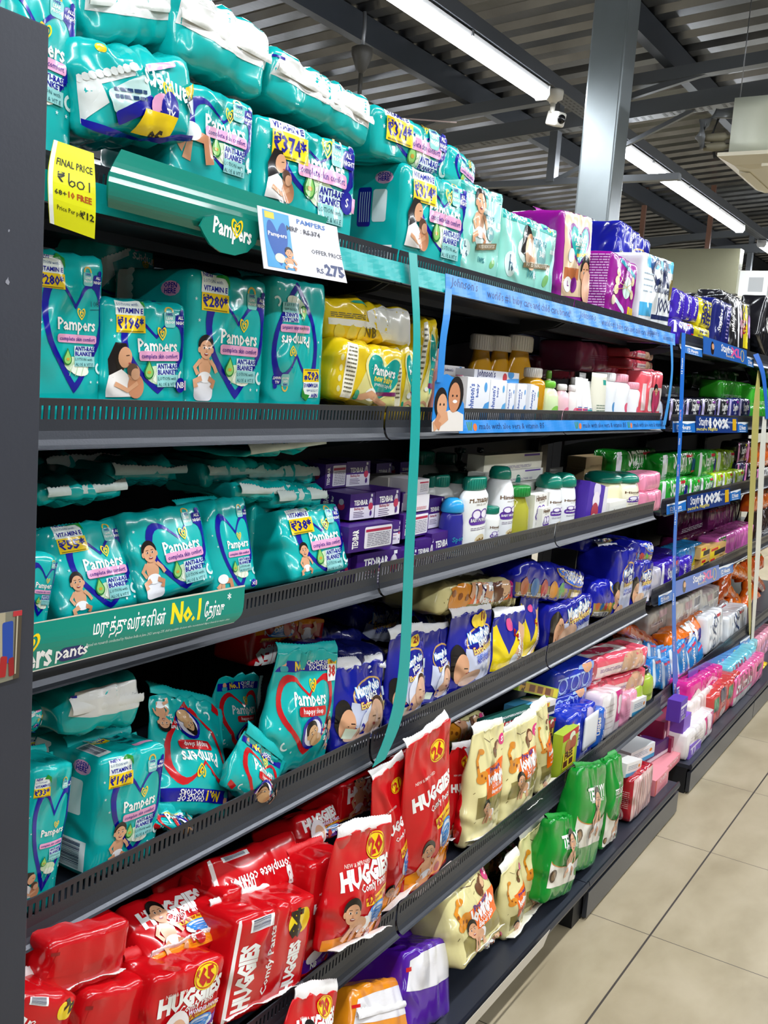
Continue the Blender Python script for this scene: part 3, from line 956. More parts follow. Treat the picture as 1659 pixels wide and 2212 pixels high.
def art_newborn_end(asp):
    a = Art(asp)
    a.poly([(0.0, asp * 0.5), (0.42, asp * 0.5), (0.4, asp * 0.72), (0.62, asp * 1.0), (1, asp), (1, 0.0), (0.62, 0), (0.5, asp * 0.35), (0, asp * 0.36)], '#eceae2')
    a.rect(0.25, asp * 0.86, 0.42, asp * 0.95, '#35a88c', -5, 0.03)
    a.lines(0.03, asp * 0.52, 0.36, asp * 0.64, 3, '#4b4a44', 0.4, 9)
    for i in range(3):
        a.ell(0.1 + 0.11 * i, asp * 0.2, 0.045, 0.05, '#dcc84a', 0, 12)
    a.txt('NB', 0.42, asp * 0.16, 0.06, '#6a5a10', 'c', 0.02)
    return a

def art_poko(asp, tag='', yellow=False, baby_=True, sleep=False):
    a = Art(asp)
    base = '#1a1f9e'
    if yellow:
        a.poly([(0, 0), (1, 0), (1, asp * 0.8), (0.6, asp * 0.62), (0.3, asp * 0.3), (0.12, asp * 0.85), (0, asp * 0.9)], '#e6cc16')
        a.line([(0.5, 0.1), (0.72, asp * 0.4), (0.86, asp * 0.75)], 0.2, '#d8a884')
        a.ell(0.48, 0.12, 0.1, 0.08, '#eef0f2')
        a.ell(0.45, asp * 0.8, 0.12, 0.08, '#d94f8a')
        a.txt('54', 0.56, asp * 0.55, 0.1, '#9a1a12', 'c', 0.04, -40)
        a.txt('MamyPoko', 0.62, asp * 0.3, 0.08, WHITE, 'c', 0.04, 65)
        a.txt('Pants', 0.76, asp * 0.27, 0.08, WHITE, 'c', 0.04, 65)
        return a
    a.ell(0.62, asp * 0.60, 0.34, asp * 0.19, '#c9a05a', 8)
    a.ell(0.62, asp * 0.60, 0.31, asp * 0.165, '#151b8c', 8)
    a.poly([(0.25, asp * 0.52), (0.5, asp * 0.46), (0.98, asp * 0.56), (0.98, 0.0), (0.55, 0), (0.2, asp * 0.25)], '#c9cfe6')
    a.txt('MamyPoko', 0.62, asp * 0.60, 0.105, '#4fa8f0', 'c', 0.075, 6, wd=0.55)
    a.txt('MamyPoko', 0.62, asp * 0.60, 0.105, WHITE, 'c', 0.04, 6, wd=0.53)
    a.txt('pants', 0.64, asp * 0.52, 0.085, WHITE, 'c', 0.03, 6)
    a.txt('ExtraAbsorb', 0.64, asp * 0.435, 0.07, '#b31a1a', 'c', 0.06, 4)
    a.txt('ExtraAbsorb', 0.64, asp * 0.435, 0.07, '#f3e27a', 'c', 0.02, 4)
    a.txt('DEEP absorption', 0.66, asp * 0.35, 0.045, '#2a5fd0', 'c', 0.02, 4)
    a.txt('NO SOGGINESS', 0.66, asp * 0.30, 0.045, '#1c2aa8', 'c', 0.03, 4)
    if tag:
        a.ell(0.72, asp * 0.88, 0.14, 0.09, '#e3c438', 15)
        a.ell(0.56, asp * 0.86, 0.09, 0.08, '#e3c438')
        a.txt(tag, 0.74, asp * 0.85, 0.1, '#7c1410', 'c', 0.04)
    if baby_:
        a.ell(0.12, asp * 0.33, 0.14, 0.2, HAIR, 10)
        a.ell(0.17, asp * 0.24, 0.11, 0.16, SKIN, -10)
        a.line([(0.2, asp * 0.25), (0.26, asp * 0.24)], 0.012, '#2a1810')
        a.ell(0.26, asp * 0.17, 0.03, 0.012, '#b04a48', 0, 8)
        a.ell(0.34, 0.07, 0.2, 0.08, '#d9b092', 10)
    if sleep:
        a.ell(0.62, asp * 0.28, 0.3, asp * 0.2, '#dfe2f0', 25)
        a.ell(0.58, asp * 0.17, 0.26, asp * 0.12, '#dcae90', 20)
        a.ell(0.70, asp * 0.30, 0.19, 0.2, '#4a3426', -20)
        a.ell(0.66, asp * 0.27, 0.17, 0.19, '#dcae90', -20)
        for e in (-0.06, 0.07):
            a.line([(0.62 + e, asp * 0.28 - e * 0.4), (0.68 + e, asp * 0.275 - e * 0.4)], 0.012, '#5a3a28')
        a.ell(0.61, asp * 0.20, 0.035, 0.018, '#a8534c', -20, 8)
        a.rect(0.12, 0.03, 0.3, 0.15, '#dfeccf', -8)
        a.txt('2', 0.40, 0.08, 0.11, NAVY, 'c', 0.04)
        a.txt('12', 0.92, asp * 0.32, 0.09, '#f3e27a', 'c', 0.04)
    a.rect(0.86, 0.06 * asp, 0.99, 0.2 * asp, '#f0e2e6', -6)
    a.rect(0.88, 0.5 * asp, 0.98, 0.62 * asp, '#d8eef4', -6)
    return a

def art_gold(asp):
    """blue and gold pack side with coloured dots"""
    a = Art(asp)
    a.rect(0, 0.0, 1, asp * 0.42, '#8f7a3c')
    a.bars(0.02, 0.02, 0.5, asp * 0.2, bg='#e8e4d8')
    for i, c in enumerate(('#b3541e', '#2f6fb0', '#b83a3a', '#d08a2a', '#4a9a3a')):
        a.ell(0.1 + 0.13 * i, asp * 0.34, 0.05, 0.05, c, 0, 14)
    a.ell(0.74, asp * 0.75, 0.25, asp * 0.2, '#c9a05a', -8)
    a.ell(0.74, asp * 0.75, 0.22, asp * 0.17, '#2f6fe0', -8)
    a.txt('MamyPoko', 0.74, asp * 0.76, 0.075, WHITE, 'c', 0.04, -10)
    a.txt('pants', 0.74, asp * 0.66, 0.06, WHITE, 'c', 0.03, -10)
    a.rect(0.8, asp * 0.2, 0.93, asp * 0.34, '#e9d9b0')
    return a

def art_red(asp, price='26', bottom='#e88a12', line='Comfy Pants', size='L', purple=False, pr=1.0):
    a = Art(asp)
    b = '#5b1a9c' if purple else bottom
    a.poly([(0, 0), (1, 0), (1, asp * 0.34), (0.7, asp * 0.24), (0.4, asp * 0.14), (0, asp * 0.12)], b)
    a.txt('NEW & IMPROVED', 0.38, asp * 0.705, 0.035, '#f4d8d0', 'c', 0.01)
    a.txt('HUGGIES', 0.54, asp * 0.56, 0.145, WHITE, 'c', 0.06, 4, wd=0.86)
    a.txt(line, 0.62, asp * 0.50, 0.065, WHITE, 'c', 0.02, 3)
    a.poly([(0.45, asp * 0.43), (0.95, asp * 0.47), (0.93, asp * 0.39), (0.47, asp * 0.36)], '#f2c11c')
    a.txt('4X', 0.54, asp * 0.38, 0.08, '#b0141a', 'c', 0.04, 3)
    a.txt('Faster Absorption', 0.76, asp * 0.41, 0.034, '#b0141a', 'c', 0.02, 3)
    a.ell(0.70, asp * 0.28, 0.19, asp * 0.095, '#dfe8f4')
    for i in range(4):
        a.ring([(0.70 + (0.17 - 0.03 * i) * math.cos(q), asp * 0.33 - 0.04 * i * asp + 0.05 * asp * math.sin(q) * (1 - 0.12 * i)) for q in np.linspace(0, 2 * PI, 20, endpoint=False)],
               [(0.70 + (0.135 - 0.03 * i) * math.cos(q), asp * 0.33 - 0.04 * i * asp + 0.03 * asp * math.sin(q) * (1 - 0.12 * i)) for q in np.linspace(0, 2 * PI, 20, endpoint=False)], '#2f86d8')
    a.txt('Dry Xpert Channel', 0.72, asp * 0.155, 0.036, WHITE, 'c', 0.03, 8)
    if purple:
        a.ell(0.35, asp * 0.28, 0.17, 0.2, '#eee8ea')
        a.ell(0.37, asp * 0.27, 0.11, 0.13, '#e0b090')
        a.line([(0.33, asp * 0.27), (0.36, asp * 0.268)], 0.01, '#5a3a28')
        a.line([(0.39, asp * 0.266), (0.42, asp * 0.264)], 0.01, '#5a3a28')
        a.ell(0.25, asp * 0.14, 0.2, 0.1, '#e9e4e6', 15)
        a.txt('NB', 0.25, 0.05, 0.09, WHITE, 'c', 0.03)
        a.txt('WONDER PANTS', 0.7, asp * 0.45, 0.04, '#f0e6ff', 'c', 0.03)
    else:
        baby(a, 0.32, 0.1, 0.42, crawl=(size != 'L'))
    a.ell(0.62, 0.08, 0.055, 0.06, '#b0141a')
    a.txt(size, 0.52 if size == 'L' else 0.62, 0.05, 0.065, '#b0141a' if size == 'L' else WHITE, 'c', 0.03)
    a.ell(0.86, asp * 0.12, 0.06, 0.075, '#a03018')
    if price:
        y = asp * 0.84
        a.ell(0.68, y, 0.17 * pr, 0.125 * pr, '#f4d417')
        a.ring([(0.68 + 0.155 * pr * math.cos(q), y + 0.112 * pr * math.sin(q)) for q in np.linspace(0, 2 * PI, 24, endpoint=False)], [(0.68 + 0.145 * pr * math.cos(q), y + 0.103 * pr * math.sin(q)) for q in np.linspace(0, 2 * PI, 24, endpoint=False)], '#c01a18')
        a.txt(price, 0.69, y - 0.07 * pr, 0.14 * pr, '#c01a18', 'c', 0.05, 6)
        a.txt('\u20b9', 0.56, y + 0.0, 0.06 * pr, '#c01a18', 'c', 0.03)
    return a

def art_red_side(asp, word='HUGGIES', sub='Comfy Pants', price='', rot=90):
    """red pack with brand running up the side"""
    a = Art(asp)
    a.rect(0, 0, 0.04, asp, '#efe9e6')
    a.bars(0.14, asp * 0.84, 0.42, asp * 0.96, vertical=False)
    a.txt(word, 0.26, asp * 0.42, 0.17, WHITE, 'c', 0.06, rot, wd=asp * 0.62)
    a.txt(sub, 0.46, asp * 0.5, 0.07, WHITE, 'c', 0.02, rot)
    a.txt(word, 0.82, asp * 0.34, 0.14, WHITE, 'c', 0.06, rot, wd=asp * 0.5)
    if price:
        a.rect(0.62, asp * 0.66, 0.92, asp * 0.9, '#f4d417', 0, 0.1)
        a.txt(price, 0.8, asp * 0.77, 0.15, '#241a10', 'c', 0.05, rot)
    return a

def art_lov(asp, olive=True):
    """cream pack: orange name block, olive band, animals, baby"""
    a = Art(asp)
    if olive:
        a.poly([(0.12, asp * 0.14), (1, asp * 0.16), (1, asp * 0.40), (0.12, asp * 0.36)], '#8d8148')
    a.poly([(0.3, asp * 0.32), (0.9, asp * 0.35), (0.95, asp * 0.66), (0.3, asp * 0.62)], '#ee6712')
    a.txt('Pro-ease', 0.6, asp * 0.575, 0.07, '#4a2a7c', 'c', 0.04, 4)
    a.txt('lovingle', 0.62, asp * 0.47, 0.13, WHITE, 'c', 0.05, 4, wd=0.52)
    a.txt('LUXURY', 0.62, asp * 0.415, 0.055, WHITE, 'c', 0.01, 4)
    a.txt('diaper pants', 0.62, asp * 0.365, 0.05, WHITE, 'c', 0.02, 4)
    # giraffe
    a.ell(0.22, asp * 0.55, 0.13, 0.075, '#d98a24', 15, 14)
    a.line([(0.16, asp * 0.55), (0.12, asp * 0.72), (0.2, asp * 0.80)], 0.055, '#d98a24')
    a.ell(0.23, asp * 0.80, 0.07, 0.04, '#d98a24', -15, 12)
    for x, y in ((0.2, 0.57), (0.13, 0.66), (0.27, 0.54)):
        a.ell(x, asp * y, 0.02, 0.02, '#8a4a16', 0, 8)
    # monkey on a line
    a.line([(0.35, asp * 0.92), (0.5, asp * 0.86), (0.62, asp * 0.88)], 0.008, '#5a3b26')
    a.ell(0.72, asp * 0.80, 0.09, 0.08, '#6b4026', 0, 14)
    a.ell(0.74, asp * 0.79, 0.06, 0.055, '#e0b48a', 0, 12)
    a.ell(0.64, asp * 0.74, 0.06, 0.08, '#6b4026', 30, 12)
    for x, y in ((0.5, 0.75), (0.05, 0.4), (0.9, 0.72), (0.1, 0.1)):
        a.line([(x, y * asp), (x + 0.03, y * asp + 0.02)], 0.008, '#6a5a30')
    baby(a, 0.38, 0.1, 0.36, crawl=True)
    a.txt('TAKE CARE', 0.76, asp * 0.09, 0.03, '#8d8148', 'c', 0.02)
    a.ell(0.9, asp * 0.84, 0.09, 0.08, '#d8347c')
    a.txt('S', 0.9, asp * 0.815, 0.07, WHITE, 'c', 0.04)
    return a

def art_teddy(asp):
    a = Art(asp)
    P = [(0, 0), (1, 0), (1, asp * 0.42)] + [(0.5 + 0.5 * math.cos(q), asp * 0.42 - asp * 0.13 * math.sin(q)) for q in np.linspace(0.1, PI - 0.1, 12)] + [(0, asp * 0.42)]
    a.poly(P, '#e4e1d6')
    a.line([(0.5 + 0.5 * math.cos(q), asp * 0.415 - asp * 0.13 * math.sin(q)) for q in np.linspace(0.1, PI - 0.1, 12)], 0.012, '#c07a2a')
    a.txt('EASY', 0.56, asp * 0.70, 0.05, WHITE, 'c', 0.01)
    a.txt('TEDDYY', 0.57, asp * 0.60, 0.125, WHITE, 'c', 0.04, 2, wd=0.62)
    a.txt('BABY DIAPER PANTS', 0.57, asp * 0.555, 0.035, WHITE, 'c', 0.01)
    baby(a, 0.56, 0.16, 0.46, crawl=False)
    a.ell(0.1, 0.14, 0.09, 0.08, '#4a3722', 0, 12)
    a.ell(0.1, 0.14, 0.06, 0.055, '#8a6b45', 0, 10)
    a.ell(0.9, 0.1, 0.07, 0.05, '#5a9a3a')
    return a

def art_plain(asp, fg='#ffffff', word='', band='', band2='', seed=0, kind=0, wcol=None):
    """small packs: a brand word, colour band and small print"""
    a = Art(asp)
    r = random.Random(seed)
    if band:
        if kind == 0:
            a.rect(0, 0, 1, asp * 0.24, band)
        elif kind == 1:
            a.ell(0.72, asp * 0.4, 0.24, asp * 0.32, band, 20)
        elif kind == 2:
            a.rect(0.04, 0, 0.2, asp, band)
        elif kind == 3:
            a.ell(0.5, asp * 0.45, 0.3, asp * 0.28, band)
    if band2:
        a.rect(0.66, asp * 0.80, 0.95, asp * 0.93, band2)
    if word:
        a.txt(word, 0.5, asp * 0.46, min(0.16, asp * 0.25), wcol or fg, 'c', 0.03, r.uniform(-4, 4), wd=min(0.7, 0.13 * len(word)))
    a.lines(0.15, asp * 0.1, 0.8, asp * 0.3, 3, wcol or fg, 0.4, seed)
    return a

def art_soap(asp):
    a = Art(asp)
    a.rect(0, 0, 1, asp * 0.48, '#e8e4ee')
    a.txt('TEDIBAR', 0.42, asp * 0.56, 0.115, WHITE, 'c', 0.03, wd=0.55)
    a.txt('Bathing Bar', 0.36, asp * 0.38, 0.06, '#a02a4a', 'c', 0.02)
    for i in range(4):
        a.rect(0.14, asp * 0.28 - i * 0.04, 0.5 + 0.06 * (i % 2), asp * 0.28 - i * 0.04 + 0.016, '#6a5a80')
    a.ell(0.82, asp * 0.62, 0.08, 0.085, '#b8b4c4')
    a.ell(0.82, asp * 0.47, 0.1, 0.09, '#c02a54')
    a.ell(0.82, asp * 0.72, 0.05, 0.05, '#d8d4e0')
    a.rect(0.82, asp * 0.84, 0.9, asp * 0.95, '#e8e8f0')
    a.ell(0.84, asp * 0.2, 0.05, 0.07, '#4a1d80')
    return a

def art_soap_end(asp):
    a = Art(asp)
    a.txt('TEDIBAR', 0.3, asp * 0.5, 0.17, WHITE, 'c', 0.03, 90, wd=asp * 0.72)
    a.txt('Bathing Bar', 0.46, asp * 0.45, 0.08, WHITE, 'c', 0.02, 90)
    a.ell(0.72, asp * 0.5, 0.11, 0.1, '#c02a54')
    a.ell(0.72, asp * 0.66, 0.08, 0.08, '#b8b4c4')
    return a

def art_soap_back(asp):
    a = Art(asp)
    a.rect(0.34, asp * 0.08, 0.96, asp * 0.92, '#e6e3ea', 0, 0.03)
    a.rect(0.36, asp * 0.72, 0.94, asp * 0.82, '#b02048')
    a.lines(0.4, asp * 0.14, 0.92, asp * 0.68, 8, '#777388', 0.4, 2)
    a.txt('TEDIBAR', 0.2, asp * 0.5, 0.12, WHITE, 'c', 0.03, 90, wd=asp * 0.72)
    return a

def art_him(asp, word='BABY POWDER', blob='#5b2f9c'):
    a = Art(asp)
    a.txt('Himalaya', 0.5, asp * 0.86, 0.14, '#6a5038', 'c', 0.03, wd=0.8)
    a.txt('SINCE 1930', 0.5, asp * 0.80, 0.05, '#6a5a48', 'c', 0.0)
    a.rect(0.12, asp * 0.46, 0.88, asp * 0.62, blob, 0, 0.12)
    a.ell(0.36, asp * 0.65, 0.16, 0.13, '#efeaf6')
    a.ell(0.64, asp * 0.65, 0.16, 0.13, '#efeaf6')
    a.ring([(0.36 + 0.16 * math.cos(q), asp * 0.65 + 0.13 * math.sin(q)) for q in np.linspace(0, 2 * PI, 16, endpoint=False)], [(0.36 + 0.13 * math.cos(q), asp * 0.65 + 0.10 * math.sin(q)) for q in np.linspace(0, 2 * PI, 16, endpoint=False)], blob)
    a.ring([(0.64 + 0.16 * math.cos(q), asp * 0.65 + 0.13 * math.sin(q)) for q in np.linspace(0, 2 * PI, 16, endpoint=False)], [(0.64 + 0.13 * math.cos(q), asp * 0.65 + 0.10 * math.sin(q)) for q in np.linspace(0, 2 * PI, 16, endpoint=False)], blob)
    a.txt(word, 0.5, asp * 0.52, 0.085, WHITE, 'c', 0.02, wd=0.66)
    a.lines(0.2, asp * 0.36, 0.8, asp * 0.42, 2, '#7a7088', 0.4, 4)
    a.ell(0.55, asp * 0.2, 0.2, 0.12, '#d8c8a0', 10)
    for i in range(4):
        a.ell(0.45 + 0.07 * i, asp * 0.18 + 0.03 * (i % 2), 0.04, 0.035, '#8a6a3a', 0, 8)
    return a

def art_john(asp, vert=True, blob='#3a8fd0', word='baby'):
    a = Art(asp)
    if vert:
        a.txt('Johnson\u2019s', 0.3, asp * 0.6, 0.2, '#2a55b0', 'c', 0.02, 90, wd=asp * 0.55)
        a.txt('baby', 0.48, asp * 0.75, 0.1, '#2a55b0', 'c', 0.02, 90)
    else:
        a.txt('Johnson\u2019s', 0.25, asp * 0.5, 0.07, '#1c2a6a', 'c', 0.02)
        a.ell(0.66, asp * 0.5, 0.05, 0.05, '#c8323c')
    a.poly([(0.55, 0), (1, 0), (1, asp * 0.55), (0.8, asp * 0.5), (0.62, asp * 0.3)], blob)
    a.ell(0.8, asp * 0.82, 0.07, 0.1 if vert else 0.04, blob)
    return a

# ---------------------------------------------------------------- building: floor, roof, walls, steelwork (turned 0.73 degrees against the shelving)
BM = Matrix.Rotation(-0.0126595, 4, 'Z')
def struct(name, mb, m, smooth=False, M=None):
    return tag(link(name, mb.mesh(name, m, smooth), None, M if M is not None else BM), kind='structure')

def floor_material():
    m = bpy.data.materials.new('stone_tile_floor')
    m.use_nodes = True
    nt = m.node_tree
    L, N = nt.links, nt.nodes
    b = N['Principled BSDF']
    tc = N.new('ShaderNodeTexCoord')
    sep = N.new('ShaderNodeSeparateXYZ')
    L.new(tc.outputs['Object'], sep.inputs[0])
    def mth(op, a, b_=None):
        n = N.new('ShaderNodeMath')
        n.operation = op
        for i, v in enumerate((a, b_)):
            if v is None:
                continue
            if isinstance(v, (int, float)):
                n.inputs[i].default_value = v
            else:
                L.new(v, n.inputs[i])
        return n.outputs[0]
    def gridline(o, off, step, wd):
        q = mth('FRACT', mth('ADD', mth('DIVIDE', mth('SUBTRACT', o, off), step), 0.5))
        return mth('LESS_THAN', mth('MULTIPLY', mth('ABSOLUTE', mth('SUBTRACT', q, 0.5)), step), wd)
    g = mth('MAXIMUM', gridline(sep.outputs[0], 2.537, 0.613, 0.0014), gridline(sep.outputs[1], 0.656, 0.613, 0.0026))
    n1 = N.new('ShaderNodeTexNoise')
    n1.inputs['Scale'].default_value = 3.5
    n1.inputs['Detail'].default_value = 8
    n1.inputs['Distortion'].default_value = 0.25
    mp = N.new('ShaderNodeMapping')
    mp.inputs['Scale'].default_value = (1, 1.9, 1)
    mp.inputs['Rotation'].default_value = (0, 0, 0.5)
    L.new(tc.outputs['Object'], mp.inputs[0])
    L.new(mp.outputs[0], n1.inputs['Vector'])
    r = N.new('ShaderNodeValToRGB')
    r.color_ramp.elements[0].position, r.color_ramp.elements[1].position = 0.32, 0.68
    r.color_ramp.elements[0].color = (*lin('#96896e'), 1)
    r.color_ramp.elements[1].color = (*lin('#aea187'), 1)
    e = r.color_ramp.elements.new(0.5)
    e.color = (*lin('#a3967b'), 1)
    L.new(n1.outputs['Fac'], r.inputs[0])
    mx = N.new('ShaderNodeMix')
    mx.data_type = 'RGBA'
    L.new(g, mx.inputs['Factor'])
    L.new(r.outputs[0], mx.inputs['A'])
    mx.inputs['B'].default_value = (*lin('#3a332d'), 1)
    L.new(mx.outputs['Result'], b.inputs['Base Color'])
    b.inputs['Roughness'].default_value = 0.36
    bp = N.new('ShaderNodeBump')
    bp.inputs['Strength'].default_value = 0.06
    bp.inputs['Distance'].default_value = 0.01
    L.new(n1.outputs['Fac'], bp.inputs['Height'])
    L.new(bp.outputs[0], b.inputs['Normal'])
    return m

mb = MB()
mb.box(-6, 30, -6, 12, -0.1, 0)
struct('floor', mb, floor_material())

ROOF = mat('galvanised_sheet', '#6e7074', 0.28, metal=0.95, bump=0.12, bscale=5, detail=4, var=0.25, vscale=2.5, anis=(1, 6, 1))
PAINT = mat('grey_structural_steel', '#33383f', 0.4, metal=0.2, var=0.06)
GALV = mat('galvanised_tray', '#85878a', 0.35, metal=0.6)
COLM = mat('brushed_column_steel', '#7d8588', 0.33, metal=0.5, bump=0.05, bscale=30, anis=(1, 1, 0.06), var=0.05)
def roofz(y): return 3.80 - 0.076 * (y - 2.7)
mb = MB()
ys = (-6.0, 12.0)
xs = []
x = -6.0
while x < 30:
    xs += [(x, 0), (x + 0.10, 0), (x + 0.135, 0.04), (x + 0.205, 0.04), (x + 0.24, 0)]
    x += 0.25
V = [(a, y, roofz(y) + b) for y in ys for a, b in xs]
n = len(xs)
mb.add(V, [(i, n + i, n + i + 1, i + 1) for i in range(n - 1)], '#808080')
V2 = [(a, y, roofz(y) + b + 0.003) for y in ys for a, b in xs]
mb.add(V2, [(i, i + 1, n + i + 1, n + i) for i in range(n - 1)], '#808080')
struct('ceiling', mb, ROOF)
WALLM = mat('grey_wall_paint', '#a5a5a2', 0.8, bump=0.05, bscale=30, var=0.05)
mb = MB(); mb.box(29.9, 30.0, -6, 12, 0, 4.6); struct('wall_far', mb, WALLM)
mb = MB(); mb.box(-6, 30, 11.9, 12.0, 0, 4.6); struct('wall_back', mb, WALLM)
mb = MB(); mb.box(-6, 30, -6.0, -5.9, 0, 4.8); struct('wall_aisle', mb, WALLM)
mb = MB(); mb.box(-6, -5.9, -6, 12, 0, 4.8); struct('wall_near', mb, WALLM)

# purlins along the aisle under the sheet, and trusses across it
k = 0
for y in (6.9, 5.4, 3.9, 2.35, 0.85, -0.7, -2.2):
    mb = MB()
    z = roofz(y)
    mb.prism([(y - 0.035, z - 0.17), (y + 0.035, z - 0.17), (y + 0.035, z - 0.155), (y - 0.02, z - 0.155), (y - 0.02, z - 0.015), (y + 0.035, z - 0.015), (y + 0.035, z - 0.003), (y - 0.035, z - 0.003)], -6, 30)
    k += 1
    struct('beam_%d' % k, mb, PAINT)
for tx in (0.2, 7.0, 13.2, 19.6):
    mb = MB()
    def zl(y): return 3.325 - 0.076 * (y - 2.7)
    def bar(y0, z0, y1, z1, a=0.03, b=0.05):
        V = [(tx + sx * a, y, z + sz * b) for y, z in ((y0, z0), (y1, z1)) for sx in (-1, 1) for sz in (-1, 1)]
        mb.add(V, [(0, 1, 3, 2), (4, 6, 7, 5), (0, 4, 5, 1), (2, 3, 7, 6), (0, 2, 6, 4), (1, 5, 7, 3)], '#606468')
    bar(11.8, zl(11.8) + 0.05, -5.8, zl(-5.8) + 0.05, 0.055, 0.055)
    bar(11.8, roofz(11.8) - 0.22, -5.8, roofz(-5.8) - 0.22, 0.04, 0.04)
    bar(11.8, 2.93, 2.2, 2.93, 0.03, 0.022)
    for i, y in enumerate((7.2, 5.2, 3.15, 1.5, 0.2, -1.6, -3.4)):
        bar(y, 2.93 if y > 2.2 else zl(y), y, roofz(y) - 0.2, 0.04, 0.0)
        mb.box(tx - 0.04, tx + 0.04, y - 0.03, y + 0.03, 2.93 if y > 2.2 else zl(y), roofz(y) - 0.2, '#606468')
        yn = y - 1.2
        bar(y, zl(y) + 0.08, yn, roofz(yn) - 0.22, 0.02, 0.02)
        if y > 2.2:
            bar(y, 2.93, y - 1.0, zl(y - 1.0), 0.015, 0.015)
    y = 6
    while y > -3:
        for q in (-0.03, 0.0, 0.03):
            if int(y * 20) % 4:
                mb.box(tx + q - 0.006, tx + q + 0.006, y - 0.012, y + 0.012, zl(y) - 0.0065, zl(y) - 0.0052, '#1c1c1e')
        y -= 0.05
    k += 1
    struct('beam_%d' % k, mb, mat('truss_steel', None, 0.4, metal=0.2))
# the square steel column behind the shelving
mb = MB()
mb.box(5.41, 5.60, 2.0, 2.2, 0, 3.75)
o = struct('column', mb, COLM, M=Matrix.Identity(4))
bv = o.modifiers.new('round', 'BEVEL'); bv.width = 0.012; bv.segments = 3

# ---------------------------------------------------------------- cable trays and tube lamps
TUBE = mat('lamp_diffuser', '#ffffff', 0.5, emit='#f3f8ff', estr=LAMP_STRENGTH)
LAMPB = mat('white_lamp_body', '#e8e9ea', 0.4)
def tray(y, z, label):
    mb = MB()
    mb.prism([(y - 0.055, z), (y + 0.055, z), (y + 0.055, z + 0.075), (y + 0.05, z + 0.075), (y + 0.05, z + 0.004), (y - 0.05, z + 0.004), (y - 0.05, z + 0.075), (y - 0.055, z + 0.075)], -5, 25, '#5b5e63')
    x = 1.0
    while x < 16:
        for q in (-0.03, 0.0, 0.03):
            mb.box(x, x + 0.028, y + q - 0.004, y + q + 0.004, z - 0.0006, z, '#17181a')
        x += 0.06
    o = link('cable_tray', mb.mesh('cable_tray', mat('tray_steel', None, 0.4, metal=0.4)), None, BM)
    tag(o, label, 'cable tray')
    return o
def lamp(x0, x1, y, z, label):
    o = empty('tube_lamp', BM @ Vector((x0, y, z - 0.013)))
    o.rotation_euler = (0, 0, -0.0126595)
    tag(o, label, 'ceiling light', 'tube lamps under the roof')
    L = x1 - x0
    mb = MB()
    mb.prism([(-0.045, 0), (-0.04, -0.03), (0.04, -0.03), (0.045, 0)], 0, L)
    link('lamp_body', mb.mesh('lamp_body', LAMPB), o)
    mb = MB()
    mb.prism([(-0.045, -0.031), (-0.048, -0.05), (-0.035, -0.068), (0.0, -0.074), (0.035, -0.068), (0.048, -0.05), (0.045, -0.031)], 0.01, L - 0.01)
    link('diffuser', mb.mesh('diffuser', TUBE), o)
    for e in (0, L - 0.012):
        mb = MB()
        mb.prism([(-0.05, 0.002), (-0.052, -0.05), (-0.035, -0.076), (0.035, -0.076), (0.052, -0.05), (0.05, 0.002)], e, e + 0.012)
        link('end_cap', mb.mesh('end_cap', LAMPB), o)
    for f in (0.25, 0.5, 0.75):
        mb = MB()
        mb.box(L * f - 0.008, L * f + 0.008, -0.051, 0.051, -0.02, 0.012)
        link('clip', mb.mesh('clip', GALV), o)
    l = bpy.data.lights.new('tube_light', 'AREA')
    l.shape = 'RECTANGLE'
    l.size, l.size_y = L - 0.1, 0.07
    l.energy = LAMP_WATTS * L / 4
    l.color = (0.94, 0.97, 1.0)
    lo = bpy.data.objects.new('tube_light', l)
    COL.objects.link(lo)
    lo.parent = o
    lo.location = (L / 2, 0, -0.082)
    return o
tray(2.70, 3.235, 'grey perforated cable tray carrying the lamps above the shelving')
tray(0.15, 3.42, 'grey perforated cable tray carrying the lamps above the aisle')
lamp(1.75, 5.75, 2.70, 3.235, 'lit white tube lamp before the steel column, nearest one above the shelves')
lamp(6.75, 10.75, 2.70, 3.235, 'lit white tube lamp seen just right of the steel column')
lamp(11.75, 15.75, 2.70, 3.235, 'farthest lit tube lamp in the row, at the right edge of the photo')
for j, (y, z, t) in enumerate(((5.85, 2.825, 'beyond the shelving'), (-2.4, 3.6, 'over the next aisle'))):  # unseen lamp rows added to brighten the roof
    tray(y, z, 'grey perforated cable tray carrying the added lamps ' + t)
    for i, x in enumerate((-3.25, 1.25, 5.75, 10.25)):
        lamp(x, x + 4, y, z, 'added unseen tube lamp %s, %s of four from the near end' % (t, ('first', 'second', 'third', 'fourth')[i]))
for i, x in enumerate((-3.25, 1.25, 5.75, 10.25)):
    lamp(x, x + 4, 0.15, 3.42, 'lit white tube lamp over the aisle, %s of four from the near end' % ('first', 'second', 'third', 'fourth')[i])

